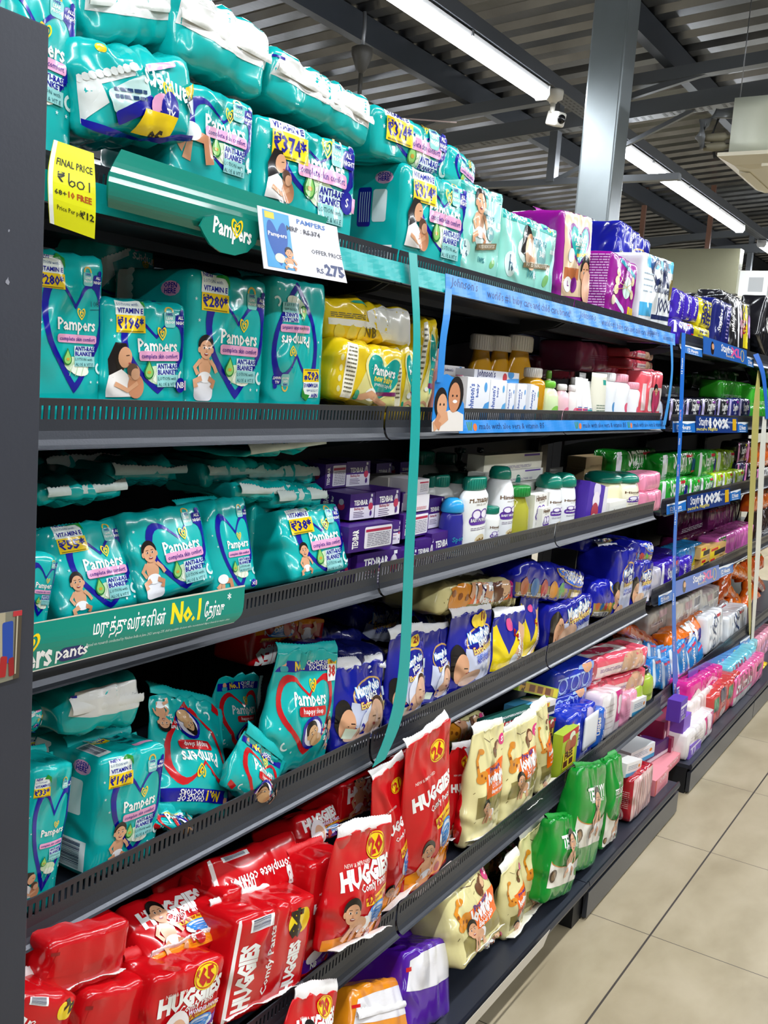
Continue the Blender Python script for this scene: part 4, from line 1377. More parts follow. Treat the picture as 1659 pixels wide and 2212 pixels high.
# ---------------------------------------------------------------- things under the roof
def cctv():
    p = BM @ Vector((5.87, 2.68, 3.235))
    o = empty('security_camera', p)
    o.rotation_euler = (0, 0, 0)
    tag(o, 'small white security camera hanging at the end of the nearest tube lamp', 'security camera')
    W = mat('white_camera_plastic', '#dedbd2', 0.35)
    mb = MB(); lathe(mb, [(0.058, 0), (0.06, -0.01), (0.056, -0.05), (0.03, -0.062), (0.022, -0.075)][::-1], '#ffffff', 28); link('mount', mb.mesh('mount', W, True), o)
    mb = MB(); mb.tube([(0, 0, -0.07), (0.0, 0, -0.125), (0.015, -0.01, -0.14)], [0.017, 0.015, 0.014], '#ffffff', 12); link('arm', mb.mesh('arm', W, True), o)
    me, _ = bag_mesh('camera_body', 0.075, 0.085, 0.11, '#e6e3da', None, W, r=0.012, bulge=0.001, wr=0)
    b = link('camera_body', me, o); b.location = (0.01, -0.05, -0.215); b.rotation_euler = (0.25, 0.05, -0.5)
    mb = MB(); mb.tube([(0, 0.0, 0.045), (0, -0.008, 0.045)], [0.028, 0.026], '#0c0c0e', 20); link('lens', mb.mesh('lens', GLOSS, True), b)
cctv()

def fan():
    o = empty('ceiling_fan', (5.4, 3.7, roofz(3.7) - 0.165))
    tag(o, 'brown ceiling fan hanging on a rod behind the teal packs', 'ceiling fan')
    D = mat('dark_fan_metal', '#4a4843', 0.45)
    B = mat('brown_fan_blade', '#6a5850', 0.5)
    mb = MB(); lathe(mb, [(0.012, -0.27), (0.03, -0.25), (0.065, -0.16), (0.068, -0.12), (0.05, -0.11)], '#555', 24); link('canopy', mb.mesh('canopy', D, True), o)
    mb = MB(); mb.tube([(0, 0, 0.1), (0.01, 0.0, 0.0), (0, 0, -0.12)], 0.012, '#888', 8); link('hook', mb.mesh('hook', GALV, True), o)
    mb = MB(); mb.tube([(0, 0, -0.2), (0, 0, -0.46)], 0.014, '#444', 12); link('rod', mb.mesh('rod', D, True), o)
    mb = MB(); lathe(mb, [(0.04, -0.58), (0.1, -0.56), (0.115, -0.50), (0.1, -0.45), (0.03, -0.42)], '#555', 28); link('motor', mb.mesh('motor', D, True), o)
    for a in (-1.01, 1.08, 3.18):
        mb = MB()
        c, s = math.cos(a), math.sin(a)
        pr = [(0.12, 0.03), (0.2, 0.055), (0.58, 0.07), (0.62, 0.05), (0.62, -0.05), (0.58, -0.07), (0.2, -0.055), (0.12, -0.03)]
        V = [(u * c - v * s, u * s + v * c, -0.52 + 0.25 * v + dz) for dz in (0, 0.008) for u, v in pr]
        n = len(pr)
        mb.add(V, [tuple(range(n))[::-1], tuple(range(n, 2 * n))] + [(i, (i + 1) % n, n + (i + 1) % n, n + i) for i in range(n)], '#6a5850')
        link('blade', mb.mesh('blade', B), o)
fan()

def aircon():
    o = empty('cassette_air_conditioner', BM @ Vector((5.74, 0.66, 2.76)))
    o.rotation_euler = (0, 0, -0.0126595)
    tag(o, 'cream cassette air conditioner hung below the roof beside the column', 'air conditioner')
    W = mat('cream_aircon_plastic', '#cfc9b4', 0.4)
    me, _ = bag_mesh('housing', 0.86, 0.30, 0.86, '#ffffff', None, mat('pale_aircon_steel', '#c3c7b4', 0.4, metal=0.1), r=0.006, bulge=0, wr=0, cell=0.2)
    h = link('housing', me, o); h.location = (0.475, 0.045, 0.02)
    mb = MB()
    for x in (-0.3, 0.1): 
        mb.box(x, x + 0.2, -0.004, 0.0, 0.08, 0.22)
    mb2 = MB()
    for y in (0.12, 0.42):
        mb2.line = None
        for (a, b, c_, d_) in ((y, y + 0.2, 0.08, 0.084), (y, y + 0.2, 0.216, 0.22), (y, y + 0.004, 0.08, 0.22), (y + 0.196, y + 0.2, 0.08, 0.22)):
            mb2.box(-0.4325, -0.43, a, b, c_, d_, '#8f927f')
    link('access_panel', mb2.mesh('access_panel', GLOSS), h)
    mb = MB()
    a, n = 0.475, 4
    V = [(x, y, z) for (i, z) in ((0.475, 0.02), (0.475, 0.0), (0.40, -0.035), (0.33, -0.045)) for x, y in ((0.475 - i, 0.475 - i), (0.475 + i, 0.475 - i), (0.475 + i, 0.475 + i), (0.475 - i, 0.475 + i))]
    F = [(4 * j + i, 4 * j + (i + 1) % 4, 4 * j + 4 + (i + 1) % 4, 4 * j + 4 + i)[::-1] for j in range(3) for i in range(4)] + [(0, 1, 2, 3), (15, 14, 13, 12)]
    mb.add(V, F, '#ffffff')
    p = link('fascia', mb.mesh('fascia', W), o)
    for q in range(4):
        mb = MB()
        M = Matrix.Translation((0.475, 0.475, -0.036)) @ Matrix.Rotation(q * PI / 2, 4, 'Z')
        mb.box(-0.25, 0.25, 0.345, 0.405, -0.012, 0.008, '#b7b19c', M=M)
        link('louvre', mb.mesh('louvre', W), p)
    mb = MB()
    for i in range(17):
        mb.box(0.245 + i * 0.0285, 0.25 + i * 0.0285, 0.245, 0.705, -0.054, -0.044, '#55503f')
        mb.box(0.245, 0.705, 0.245 + i * 0.0285, 0.25 + i * 0.0285, -0.053, -0.044, '#55503f')
    mb.box(0.245, 0.705, 0.245, 0.705, -0.0462, -0.0452, '#8a8470')
    link('grille', mb.mesh('grille', GLOSS), p)
    K = mat('black_pipe_lagging', '#1f2022', 0.5)
    Wr = mat('grey_taped_lagging', '#6d6f70', 0.35, metal=0.3, bump=0.4, bscale=20)
    mb = MB(); mb.tube([(0.10, 0.905, 0.24), (0.08, 1.0, 0.25), (0.06, 1.06, 0.20), (0.05, 1.07, 0.12), (0.06, 1.05, 0.06)], [0.02, 0.028, 0.034, 0.03, 0.024], '#777', 14); link('lagged_pipe', mb.mesh('lagged_pipe', Wr, True), o)
    for z in (0.12, 0.07):
        mb = MB(); mb.tube([(0.08, 0.905, z), (0.08, 0.93, z), (0.08, 0.94, z), (0.08, 1.0, z), (0.07, 1.05, z)], [0.012, 0.012, 0.024, 0.024, 0.02], '#7c7768', 14); link('pipe_joint', mb.mesh('pipe_joint', mat('pipe_wrap', '#77725f', 0.5), True), o)
    mb = MB(); mb.tube([(0.12, 0.905, 0.25), (0.10, 0.99, 0.24), (0.08, 1.02, 0.12), (0.1, 0.99, 0.02), (0.14, 0.93, 0.015)], 0.010, '#222', 10); link('drain_hose', mb.mesh('drain_hose', K, True), o)
    for x, y in ((0.07, 0.07), (0.88, 0.07), (0.07, 0.88), (0.88, 0.88)):
        mb = MB(); mb.tube([(x, y, 0.3), (x, y, 0.98)], 0.003, '#333', 6); link('hanger_rod', mb.mesh('hanger_rod', GALV, True), o)
aircon()

mb = MB(); mb.box(0, 0.16, 0, 1.55, 0, 0.47)
o = tag(link('steel_hood', mb.mesh('steel_hood', mat('polished_steel_sheet', '#bdbc9e', 0.22, metal=0.85, bump=0.03, bscale=2)), None, Matrix.Translation((11.2, 2.92, 2.92))), 'shiny stainless steel hood panel hanging beyond the shelving', 'hood')
o.location = (11.2, 2.63, 2.58)
for y in (0.35, 1.1):
    mb = MB(); mb.box(0.06, 0.1, y, y + 0.05, 0.47, 1.15, '#7a5a4c'); link('hanger_strap', mb.mesh('hanger_strap', CARD), o)
mb = MB(); mb.box(0, 0.5, 0, 0.30, 0, 0.27)
o = tag(link('white_wall_unit', mb.mesh('white_wall_unit', mat('white_enamel', '#d9dbda', 0.4)), None, Matrix.Translation((11.3, 2.33, 2.561))), 'white box unit right of the shiny steel hood panel', 'wall unit')
mb = MB(); mb.box(-0.004, 0, 0.05, 0.2, 0.05, 0.2, '#9fa2a4'); link('front_panel', mb.mesh('front_panel', CARD), o)
mb = MB(); mb.box(0, 0.7, 0, 2.6, 0, 2.56)
tag(link('tall_cabinet', mb.mesh('tall_cabinet', mat('pale_cabinet', '#b9b6ab', 0.5)), None, Matrix.Translation((11.25, 1.9, 0))), 'tall pale cabinet standing under the steel hood panel', 'cabinet')

# ---------------------------------------------------------------- gondola shelving
BACK = 1.45
LEVELS = [('top', 0.978, 1.601), ('second', 0.981, 1.312), ('third', 0.970, 1.0115), ('fourth', 0.961, 0.6757), ('fifth', 0.872, 0.345)]
LEVELS2 = [('top', 1.0, 1.597), ('second', 1.0, 1.307), ('third', 1.0, 1.0), ('fourth', 1.0, 0.667), ('fifth', 0.95, 0.27)]
def lip_mesh(x0, x1, Y, Z):
    mb = MB()
    o = [(-0.002, 0.000), (0.002, 0.0012), (0.0065, 0.0045), (0.0105, 0.0115), (0.013, 0.022), (0.0135, 0.036)]
    t = 0.0016
    prof = [(Y + a, Z + b) for a, b in o] + [(Y + a + t, Z + b + 0.0004) for a, b in o[::-1]]
    mb.prism(prof, x0, x1)
    mb.prism([(Y + 0.0125, Z + 0.053), (Y + 0.011, Z + 0.062), (Y + 0.013, Z + 0.0625), (Y + 0.0145, Z + 0.053)], x0, x1)
    n = int((x1 - x0 - 0.02) / 0.0101)
    p = (x1 - x0 - 0.012) / n
    for i in range(n + 1):
        x = x0 + 0.006 + i * p
        a, b = max(x0, x - p * 0.29), min(x1, x + p * 0.29)
        if i in (0,):
            a = x0
        if i == n:
            b = x1
        mb.prism([(Y + 0.0135, Z + 0.0355), (Y + 0.0125, Z + 0.0535), (Y + 0.0141, Z + 0.0535), (Y + 0.0151, Z + 0.0355)], a, b)
    return mb.mesh('shelf_lip', STEEL)

def gondola(x0, x1, levels, label, base_y, plinth, end_right=False, clear=True, no_plinth=False):
    g = empty('shelving_bay', (x0, BACK, 0))
    tag(g, label, 'shelving', 'dark steel shelving bays along the aisle')
    M = Matrix.Translation((-x0, -BACK, 0))
    def part(name, mb, m, par=None, smooth=False):
        o = link(name, mb.mesh(name, m, smooth), par or g)
        if par is None or par == g:
            o.location = (-x0, -BACK, 0)
        return o
    mb = MB(); mb.box(x0 + 0.001, x1 - 0.001, BACK, BACK + 0.02, 0.0, 1.72); part('back_panel', mb, DARK)
    for x in (x0 + 0.016, x1 - 0.016):
        mb = MB()
        mb.box(x - 0.015, x + 0.015, BACK - 0.035, BACK - 0.001, 0, 1.74)
        z = 0.1
        while z < 1.7:
            mb.box(x - 0.004, x + 0.004, BACK - 0.0365, BACK - 0.035, z, z + 0.03, '#000000')
            z += 0.05
        part('upright', mb, DARK)
    for nm, Y, Z in levels:
        mb = MB()
        mb.box(x0 + 0.004, x1 - 0.004, Y + 0.0155, BACK - 0.037, Z + 0.006, Z + 0.012)
        mb.box(x0 + 0.004, x1 - 0.004, Y + 0.0155, Y + 0.03, Z + 0.0, Z + 0.006)
        for q in (0.35, 0.7):
            yy = Y + (BACK - Y) * q
            mb.box(x0 + 0.02, x1 - 0.02, yy - 0.012, yy + 0.012, Z - 0.008, Z + 0.006)
        s = part('shelf', mb, DECK)
        l = link('shelf_lip', lip_mesh(x0 + 0.004, x1 - 0.004, Y, Z), s)
        for x in (x0 + 0.012, x1 - 0.012):
            mb = MB()
            mb.prism([(Y + 0.03, Z + 0.004), (BACK - 0.036, Z + 0.004), (BACK - 0.036, Z - 0.09), (BACK - 0.10, Z - 0.07), (Y + 0.06, Z - 0.012)], x - 0.002, x + 0.002)
            link('bracket', mb.mesh('bracket', DARK), s)
    y = base_y
    mb = MB()
    mb.box(x0 + 0.002, x1 - 0.002, y + 0.006, BACK - 0.037, 0.096, 0.110)
    mb.prism([(y, 0.092), (y - 0.004, 0.104), (y, 0.116), (y + 0.006, 0.113), (y + 0.008, 0.096)], x0 + 0.002, x1 - 0.002)
    part('base_deck', mb, DECK)
    if plinth:
        mb = MB()
        mb.box(x0 + 0.004, x1 - 0.004, y - 0.001, y + 0.012, 0.008, 0.082)
        part('plinth', mb, STEEL)
    for a, b in ((x1 - 0.06, x1 - 0.003), (x0 + 0.003, x0 + 0.05)):
        mb = MB()
        mb.box(a, b, y + 0.016, BACK - 0.037, 0.0, 0.095)
        part('base_foot', mb, DARK)
    return g
XJ = [0.718, 1.607, 2.497, 3.386]
gondola(XJ[0], XJ[1], LEVELS, 'dark steel shelving bay nearest the camera, full of teal packs', 0.79, False)
gondola(XJ[1], XJ[2], LEVELS, 'middle dark shelving bay behind the teal ribbon, kick plate missing', 0.79, False)
gondola(XJ[2], XJ[3], LEVELS, 'third dark shelving bay, with blue printed strip on its upper shelves', 0.79, True)
X2 = [3.575, 4.66, 5.75, 6.84]
for i in range(3):
    gondola(X2[i], X2[i + 1], LEVELS2, 'dark shelving bay of the farther rack, %s of three, stocked with sanitary pads' % ('nearest', 'middle', 'last')[i], 0.80, True)

def post():
    mb = MB()
    mb.box(0.20, 0.637, 0.78, 0.82, 0, 1.722)
    o = link('end_panel', mb.mesh('end_panel', mat('charcoal_laminate', '#31343e', 0.5, bump=0.02, bscale=200, var=0.06, vscale=9)))
    tag(o, 'tall charcoal end panel at the left edge, scuffed white in places', 'end panel')
    bv = o.modifiers.new('round', 'BEVEL'); bv.width = 0.002
    r = random.Random(4)
    mb = MB()
    for x, z, s in ((0.563, 1.55, 0.006), (0.562, 1.543, 0.004), (0.597, 1.535, 0.004), (0.575, 1.57, 0.003), (0.58, 1.50, 0.008), (0.57, 1.42, 0.006), (0.597, 1.49, 0.009), (0.585, 1.525, 0.004), (0.545, 1.585, 0.003)):
        P = [(x + 0.3 * s * r.uniform(0.3, 1) * math.cos(t), 0.7797, z + 0.5 * s * r.uniform(0.3, 1) * math.sin(t)) for t in np.linspace(0, 2 * PI, 9, endpoint=False)]
        mb.add(P, [tuple(range(9))], '#8f919b')
    link('scuff_marks', mb.mesh('scuff_marks', PAPER), o)
    return o
POST = post()

# ---------------------------------------------------------------- kinds of product
# kind: (object name, category, base colour, art(asp, **opt), bag shape, seal fins)
BRICK = dict(r=0.010, bulge=0.006, wr=0.0018)
POUCH = dict(r=0.008, bulge=0.012, wr=0.0034, tt=0.93, px=0.55, lt=0.75, tb=0.3)
SOFT = dict(r=0.018, bulge=0.010, wr=0.0050, slump=0.10)
SMALL = dict(r=0.012, bulge=0.006, wr=0.0016, cell=0.016)
def end_art(band='#e3e4e1', mark=NAVY, lo=0.40, hi=0.93, seam=0.56):
    """end of a brick pack lying down: white band with a folded seam across coloured film"""
    def f(asp):
        a = Art(asp)
        a.poly([(0.0, asp * (lo + 0.04)), (0.25, asp * lo), (0.6, asp * (lo - 0.02)), (1, asp * lo), (1, asp * hi), (0.7, asp * (hi + 0.03)), (0.3, asp * hi), (0.08, asp * (hi - 0.04))], band)
        a.rect(0.0, asp * (hi - 0.16), 0.1, asp * (hi - 0.11), mark)
        return a
    return f
KIND = {
    'teal': ('diaper_pack', 'diaper pack', TEAL, art_teal, BRICK),
    'tealb': ('diaper_pack', 'diaper pack', TEAL, art_teal_back, dict(r=0.02, bulge=0.014, wr=0.006)),
    'teale': ('diaper_pack', 'diaper pack', TEAL, end_art(), dict(r=0.016, bulge=0.008, wr=0.005)),
    'tealp': ('diaper_pack', 'diaper pack', TEAL, lambda asp: art_plain(asp, fg='#0a5a60', seed=3), dict(r=0.014, bulge=0.008, wr=0.006, slump=0.1)),
    'sleep': ('diaper_pack', 'diaper pack', TEAL, art_sleep, dict(POUCH, slump=0.08, wr=0.005)),
    'mint': ('diaper_pack', 'diaper pack', '#8fd6c9', art_mint, BRICK),
    'active': ('diaper_pack', 'diaper pack', '#93148c', art_active, BRICK),
    'purple': ('diaper_pack', 'diaper pack', '#93148c', art_purple_back, BRICK),
    'newborn': ('diaper_pack', 'diaper pack', '#e5c414', art_newborn, SOFT),
    'newend': ('diaper_pack', 'diaper pack', '#e5c414', art_newborn_end, SOFT),
    'poko': ('diaper_pack', 'diaper pack', '#151a92', art_poko, dict(r=0.012, bulge=0.008, wr=0.0035)),
    'pokop': ('diaper_pouch', 'diaper pouch', '#151a92', art_poko, POUCH),
    'pokoy': ('diaper_pouch', 'diaper pouch', '#1c2390', lambda asp: art_poko(asp, yellow=True), POUCH),
    'gold': ('diaper_pack', 'diaper pack', '#1219a0', art_gold, SOFT),
    'white_end': ('diaper_pouch', 'diaper pouch', '#10165c', end_art('#d8d8da', '#20265e', 0.05, 0.5), SOFT),
    'redp': ('diaper_pouch', 'diaper pouch', '#c70d16', art_red, POUCH),
    'red': ('diaper_pack', 'diaper pack', '#c70d16', art_red, BRICK),
    'reds': ('diaper_pack', 'diaper pack', '#c70d16', art_red_side, BRICK),
    'rede': ('diaper_pack', 'diaper pack', '#c70d16', end_art('#c50d16', '#8c0a12'), BRICK),
    'purpend': ('diaper_pack', 'diaper pack', '#4d1496', end_art('#e4e2e6', '#c70d16', 0.5, 0.92), BRICK),
    'orgend': ('diaper_pack', 'diaper pack', '#e08a16', end_art('#e4e2e6', '#c70d16', 0.4, 0.82), BRICK),
    'lov': ('diaper_pouch', 'diaper pouch', '#e6dca0', art_lov, dict(r=0.010, bulge=0.012, wr=0.004, tt=0.85, lt=0.6, px=0.4)),
    'lovs': ('diaper_pack', 'diaper pack', '#ded498', art_lov, SOFT),
    'teddy': ('diaper_pack', 'diaper pack', '#0b8a2a', art_teddy, dict(r=0.012, bulge=0.010, wr=0.003, tt=0.5, lt=0.4)),
    'white': ('diaper_pack', 'diaper pack', '#e4e8ea', None, BRICK),
    'pads': ('pad_pack', 'sanitary pads', '#3a20b0', None, SMALL),
    'wipes': ('wipes_pack', 'wet wipes', '#e0556a', None, SMALL),
    'tissue': ('tissue_pack', 'tissue pack', '#e6e8ea', None, SMALL),
    'candy': ('snack_pouch', 'snack pouch', '#e2660e', None, dict(r=0.012, bulge=0.012, wr=0.005, cell=0.018, tt=0.4)),
    'box': ('carton', 'carton', '#d8d8d8', None, None),
}
PART_ART = {
    'sealcol': {'teal': '#cfe3e0', 'pokop': '#e6e6ea', 'pokoy': '#e6e6ea', 'redp': '#e9e6e4', 'reds': '#e9e6e4', 'rede': '#e6e2e0', 'red': '#e9e6e4', 'lov': '#e8e6dc', 'lovs': '#e8e6dc',
                'sleep': '#bfe0dc', 'teale': '#e2e3df', 'tealp': '#cfdcd8', 'white_end': '#e0e0e2', 'orgend': '#e6e4e6', 'purpend': '#e6e4e6', 'teddy': '#d9d6cc', 'active': '#d8cfe0', 'newborn': '#ece9d6', 'newend': '#f0ede4', 'gold': '#b39a54', 'poko': '#e0e0e4'},
}
MESH_CACHE = {}
AMBER = mat("amber_oil_plastic", "#c9900f", 0.12, trans=0.1, spec=0.5)
OLIVE = mat("olive_oil_plastic", "#b0ae3c", 0.12, trans=0.1, spec=0.5)
def frame(loc, rot):
    return Matrix.Translation(loc) @ Euler([math.radians(a) for a in rot], 'XYZ').to_matrix().to_4x4()

def pack(kind, loc, rot, dim, label, opt=None, seed=0, group=None):
    """one bag or carton; loc is the middle of its lower front edge"""
    nm, cat, col, artf, shp = KIND[kind]
    opt = dict(opt or {})
    w, h, d = dim[:3]
    hid = dim[3] if len(dim) > 3 else 0.0                     # share of the height that stands behind the shelf lip
    asp = h / w * (1 - hid)
    nm, cat, col = opt.pop('name', nm), opt.pop('cat', cat), opt.pop('col', col)
    flip = opt.pop('flip', False)
    fin = opt.pop('fin', {'teal': 'TR', 'sleep': 'TR', 'poko': 'tr', 'pokop': 'tb', 'pokoy': 'tb', 'redp': 'tb', 'red': 'TR', 'reds': 'tr', 'lov': 'tb', 'lovs': 'tr', 'teddy': 'Tr', 'newborn': 'TR', 'mint': 'TR', 'active': 'TR'}.get(kind))
    side = opt.pop('side', None)
    top = opt.pop('top', None)
    artname = opt.pop('art', None)
    shp = dict(shp) if shp else None
    if shp:
        shp.update(opt.pop('shape', {}))
    key = None
    arts = {}
    if artname:
        arts['front'] = ART[artname](asp, **opt)
        key = (kind, artname, round(w, 2), round(h, 2), round(d, 2), round(hid, 1), str(sorted(opt.items())), col, side, top, flip, seed % 3, str(shp))
    elif artf:
        arts['front'] = artf(asp, **opt)
    elif opt:
        arts['front'] = art_plain(asp, seed=seed, **opt)
    if hid and arts.get('front'):
        a = arts['front']
        a.asp = h / w
        a.L = [(V + np.array([0, h / w * hid]) if not flip else V, F, c) for V, F, c in a.L]
    if side:
        arts['left'] = ART[side](h / d)
    if top:
        arts['top'] = ART[top](d / w)
    if key in MESH_CACHE:
        me, G = MESH_CACHE[key]
    elif kind == 'box':
        me = box_mesh(nm, w, h, d, col, arts, flip=flip)
        G = None
    else:
        me, G = bag_mesh(nm, w, h, d, col, arts, FILM, flip, seed=seed, **shp)
    if key:
        MESH_CACHE[key] = (me, G)
    o = link(nm, me, None, frame(loc, rot))
    tag(o, label, cat, group)
    if fin:                                                   # 't' top seal, 'b' bottom seal, 'm' seam across the front, 's' side seals
        sc = PART_ART['sealcol'].get(kind, col)
        for q in fin:
            if q.isupper():
                sc = col
            q = q.lower()
            if q == 'd':                                          # flat resealable plastic lid
                lm = bag_mesh('lid', w * 0.5, h * 0.6, 0.006, '#e6e8ee', None, GLOSS, r=0.003, bulge=0, wr=0)[0]
                f = link('lid', lm, o)
                f.location = (w * 0.2, -0.012, h * 0.26)
            elif q in 'tb':
                hh = 0.022 if shp.get('tt', 0) > 0.5 else 0.014
                nm = 'top_seal' if q == 't' else 'bottom_seal'
                fm = fin_mesh(nm, w * 0.95, hh, sc, seed, wave=0.002, zig=0.0015, bend=0.008 if q == 't' else 0.0)
                f = link(nm, fm, o)
                zt = float(np.median(G['top'][..., 2])) if q == 't' else 0.004
                f.location = (0, d / 2, zt - 0.002 if q == 't' else zt)
                if q == 'b':
                    f.rotation_euler = (PI / 2 * 0.75, 0, 0)
                    f.location = (0, 0.006, 0.012)
            elif q == 'm':
                fm = fin_mesh('end_seam', w * 0.96, 0.016, sc, seed, wave=0.003, zig=0.002, bend=0.010)
                f = link('end_seam', fm, o)
                f.location = (0, -0.007, h * 0.5)
                f.rotation_euler = (0.45, 0, 0.0)
            elif q in 'lr':
                fm = fin_mesh('side_seal', h * 0.94, 0.010, sc, seed, wave=0.002, zig=0.0015)
                f = link('side_seal', fm, o)
                sg = -1 if q == 'l' else 1
                f.location = (sg * w * 0.49, d * 0.5, h / 2)
                f.rotation_euler = (0, sg * PI / 2, 0)
    return o

def carton(loc, rot, dim, label, name='carton', cat='carton', col='#d8d8d8', front=None, left=None, top=None, group=None, opt=None, flip=False):
    w, h, d = dim
    key = ('c', name, col, front, left, top, str(opt), round(w, 2), round(h, 2), round(d, 2), flip)
    if key not in MESH_CACHE:
        arts = {}
        for f, a, asp in (('front', front, h / w), ('left', left, h / d), ('top', top, d / w)):
            if a:
                arts[f] = ART[a](asp, **((opt or {}) if f == 'front' else {}))
        MESH_CACHE[key] = box_mesh(name, w, h, d, col, arts, flip=flip)
    o = link(name, MESH_CACHE[key], None, frame(loc, rot))
    tag(o, label, cat, group)
    return o

def A_(**k):
    return lambda asp, **o: art_plain(asp, **{**k, **o})
def art_teal_gus(asp):
    return art_teal_side(asp)
def art_teal_gus2(asp):
    return art_teal_side(asp, white=True)
def art_white(asp):
    a = Art(asp)
    a.rect(0.1, asp * 0.8, 1, asp, '#5ab4dc')
    a.txt('XL', 0.72, asp * 0.83, 0.12, '#15306a', 'c', 0.04)
    a.ell(0.3, asp * 0.88, 0.09, 0.08, '#2a5a9a')
    a.txt('C:R', 0.55, asp * 0.58, 0.24, '#16224e', 'c', 0.04, wd=0.6)
    a.txt('Adult Diaper', 0.6, asp * 0.46, 0.07, '#20305a', 'c', 0.02)
    a.rect(0.0, asp * 0.08, 0.32, asp * 0.28, '#46a8d8')
    a.rect(0.34, asp * 0.05, 1, asp * 0.12, '#1c2a58')
    a.txt('JOOC', 0.72, asp * 0.18, 0.13, '#1c2a58', 'c', 0.02)
    a.rect(0.86, asp * 0.38, 1.0, asp * 0.7, '#8a7a3a')
    a.lines(0.05, asp * 0.4, 0.3, asp * 0.75, 4, '#9fb4c4', 0.2, 3)
    return a
def art_whisper(asp):
    a = Art(asp)
    a.txt('whisper', 0.24, asp * 0.5, 0.13, WHITE, 'c', 0.03, 80, wd=asp * 0.5)
    a.rect(0.36, 0, 0.42, asp, '#e6e6ea')
    a.rect(0.6, asp * 0.02, 0.82, asp * 0.95, '#e3cf1e')
    a.txt('\u20b9650', 0.71, asp * 0.45, 0.15, '#a01818', 'c', 0.05, 90, wd=asp * 0.3)
    a.txt('L-XL', 0.71, asp * 0.78, 0.1, '#20202a', 'c', 0.03, 90)
    a.ell(0.9, asp * 0.5, 0.09, asp * 0.25, '#a87fc0', 0)
    for i, y in enumerate((0.3, 0.5, 0.7)):
        a.ell(0.5, asp * y, 0.05, 0.05, '#d9a0b8', 0, 10)
    return a
def art_stay(asp, c2='#e8e8f0', band='#16207c', accent='#c8283c'):
    a = Art(asp)
    a.rect(0.02, 0, 0.12, asp, c2)
    a.txt('Stayfree', 0.55, asp * 0.45, 0.17, WHITE, 'c', 0.02, 3, wd=0.55)
    a.ell(0.85, asp * 0.42, 0.07, asp * 0.3, band, -18, 12)
    a.ell(0.93, asp * 0.42, 0.05, asp * 0.28, band, 18, 12)
    a.rect(0.62, asp * 0.78, 0.82, asp * 0.9, accent)
    a.txt('secure', 0.5, asp * 0.28, 0.06, WHITE, 'c')
    a.rect(0.8, asp * 0.1, 0.95, asp * 0.2, accent)
    return a
def art_stay_v(asp):
    a = Art(asp)
    a.txt('Stayfree', 0.4, asp * 0.5, 0.17, WHITE, 'c', 0.02, 82, wd=asp * 0.55)
    a.lines(0.7, asp * 0.1, 0.85, asp * 0.9, 9, '#b7a8e8', 0.4, 3)
    return a
def art_free(asp):
    a = Art(asp)
    for i, t in enumerate(('FREE', '1', 'GET', '1', 'BUY')):
        a.txt(t, 0.5, asp * (0.12 + 0.18 * i), 0.2, '#22226a', 'c', 0.03, wd=0.7 if len(t) > 1 else None)
    return a
def art_white_stay(asp):
    a = Art(asp)
    a.bars(0.1, 0.1, 0.42, asp * 0.5)
    a.bars(0.62, asp * 0.5, 0.9, asp * 0.85, seed=4)
    a.lines(0.5, asp * 0.1, 0.9, asp * 0.4, 5, '#8a8c92', 0.4, 6)
    a.rect(0.3, asp * 0.6, 0.55, asp * 0.85, '#c8a8b0')
    return a
def art_blue_pad(asp):
    a = Art(asp)
    a.rect(0.0, 0, 0.16, asp, '#d9e6ee')
    a.txt('Stayfree', 0.6, asp * 0.5, 0.16, WHITE, 'c', 0.02, 75, wd=asp * 0.6)
    a.rect(0.2, asp * 0.82, 0.5, asp * 0.92, '#d03a5c')
    a.rect(0.55, asp * 0.84, 0.8, asp * 0.94, '#d03a5c')
    return a
def art_45(asp):
    a = Art(asp)
    a.rect(0.0, 0, 0.75, asp * 0.55, '#1c1f8c')
    a.txt('45', 0.5, asp * 0.36, 0.12, WHITE, 'c', 0.03)
    a.txt('XL', 0.5, asp * 0.08, 0.2, WHITE, 'c', 0.04)
    return a
def art_softy(asp):
    a = Art(asp)
    a.txt('Softy', 0.5, asp * 0.4, 0.26, '#3a4f78', 'c', 0.0, 80, shear=0.3)
    a.rect(0.55, asp * 0.85, 0.8, asp * 0.93, '#b8404a')
    for x, y in ((0.2, 0.7), (0.8, 0.6), (0.3, 0.15), (0.75, 0.2)):
        star(a, x, y * asp, 0.03, '#9fb0c4')
    return a
def art_littles(asp, icons=False):
    a = Art(asp)
    if icons:
        for i in range(3):
            x = 0.2 + 0.28 * i
            a.ring([(x + 0.1 * math.cos(q), asp * 0.45 + 0.1 * math.sin(q)) for q in np.linspace(0, 2 * PI, 14, endpoint=False)], [(x + 0.08 * math.cos(q), asp * 0.45 + 0.08 * math.sin(q)) for q in np.linspace(0, 2 * PI, 14, endpoint=False)], '#a9c4f0')
            a.lines(x - 0.09, asp * 0.15, x + 0.09, asp * 0.26, 2, '#a9c4f0', 0.4, i)
        a.lines(0.08, asp * 0.66, 0.85, asp * 0.74, 1, '#a9c4f0', 0.7, 4)
        a.poly([(0.6, asp), (0.55, asp * 0.85), (1, asp * 0.7), (1, asp)], '#7fa4d8')
        a.ell(0.78, asp * 0.9, 0.12, 0.09, SKIN, -10)
        return a
    a.txt('Littles', 0.32, asp * 0.62, 0.22, WHITE, 'c', 0.03, 88, wd=asp * 0.42)
    a.txt('Littles', 0.72, asp * 0.32, 0.16, WHITE, 'c', 0.02, 88, wd=asp * 0.3)
    a.txt('SOFT CLEANSING', 0.14, asp * 0.7, 0.06, '#d0507c', 'c', 0.02, 88, wd=asp * 0.4)
    a.ell(0.7, asp * 0.83, 0.13, 0.12, '#c8b8d8')
    return a
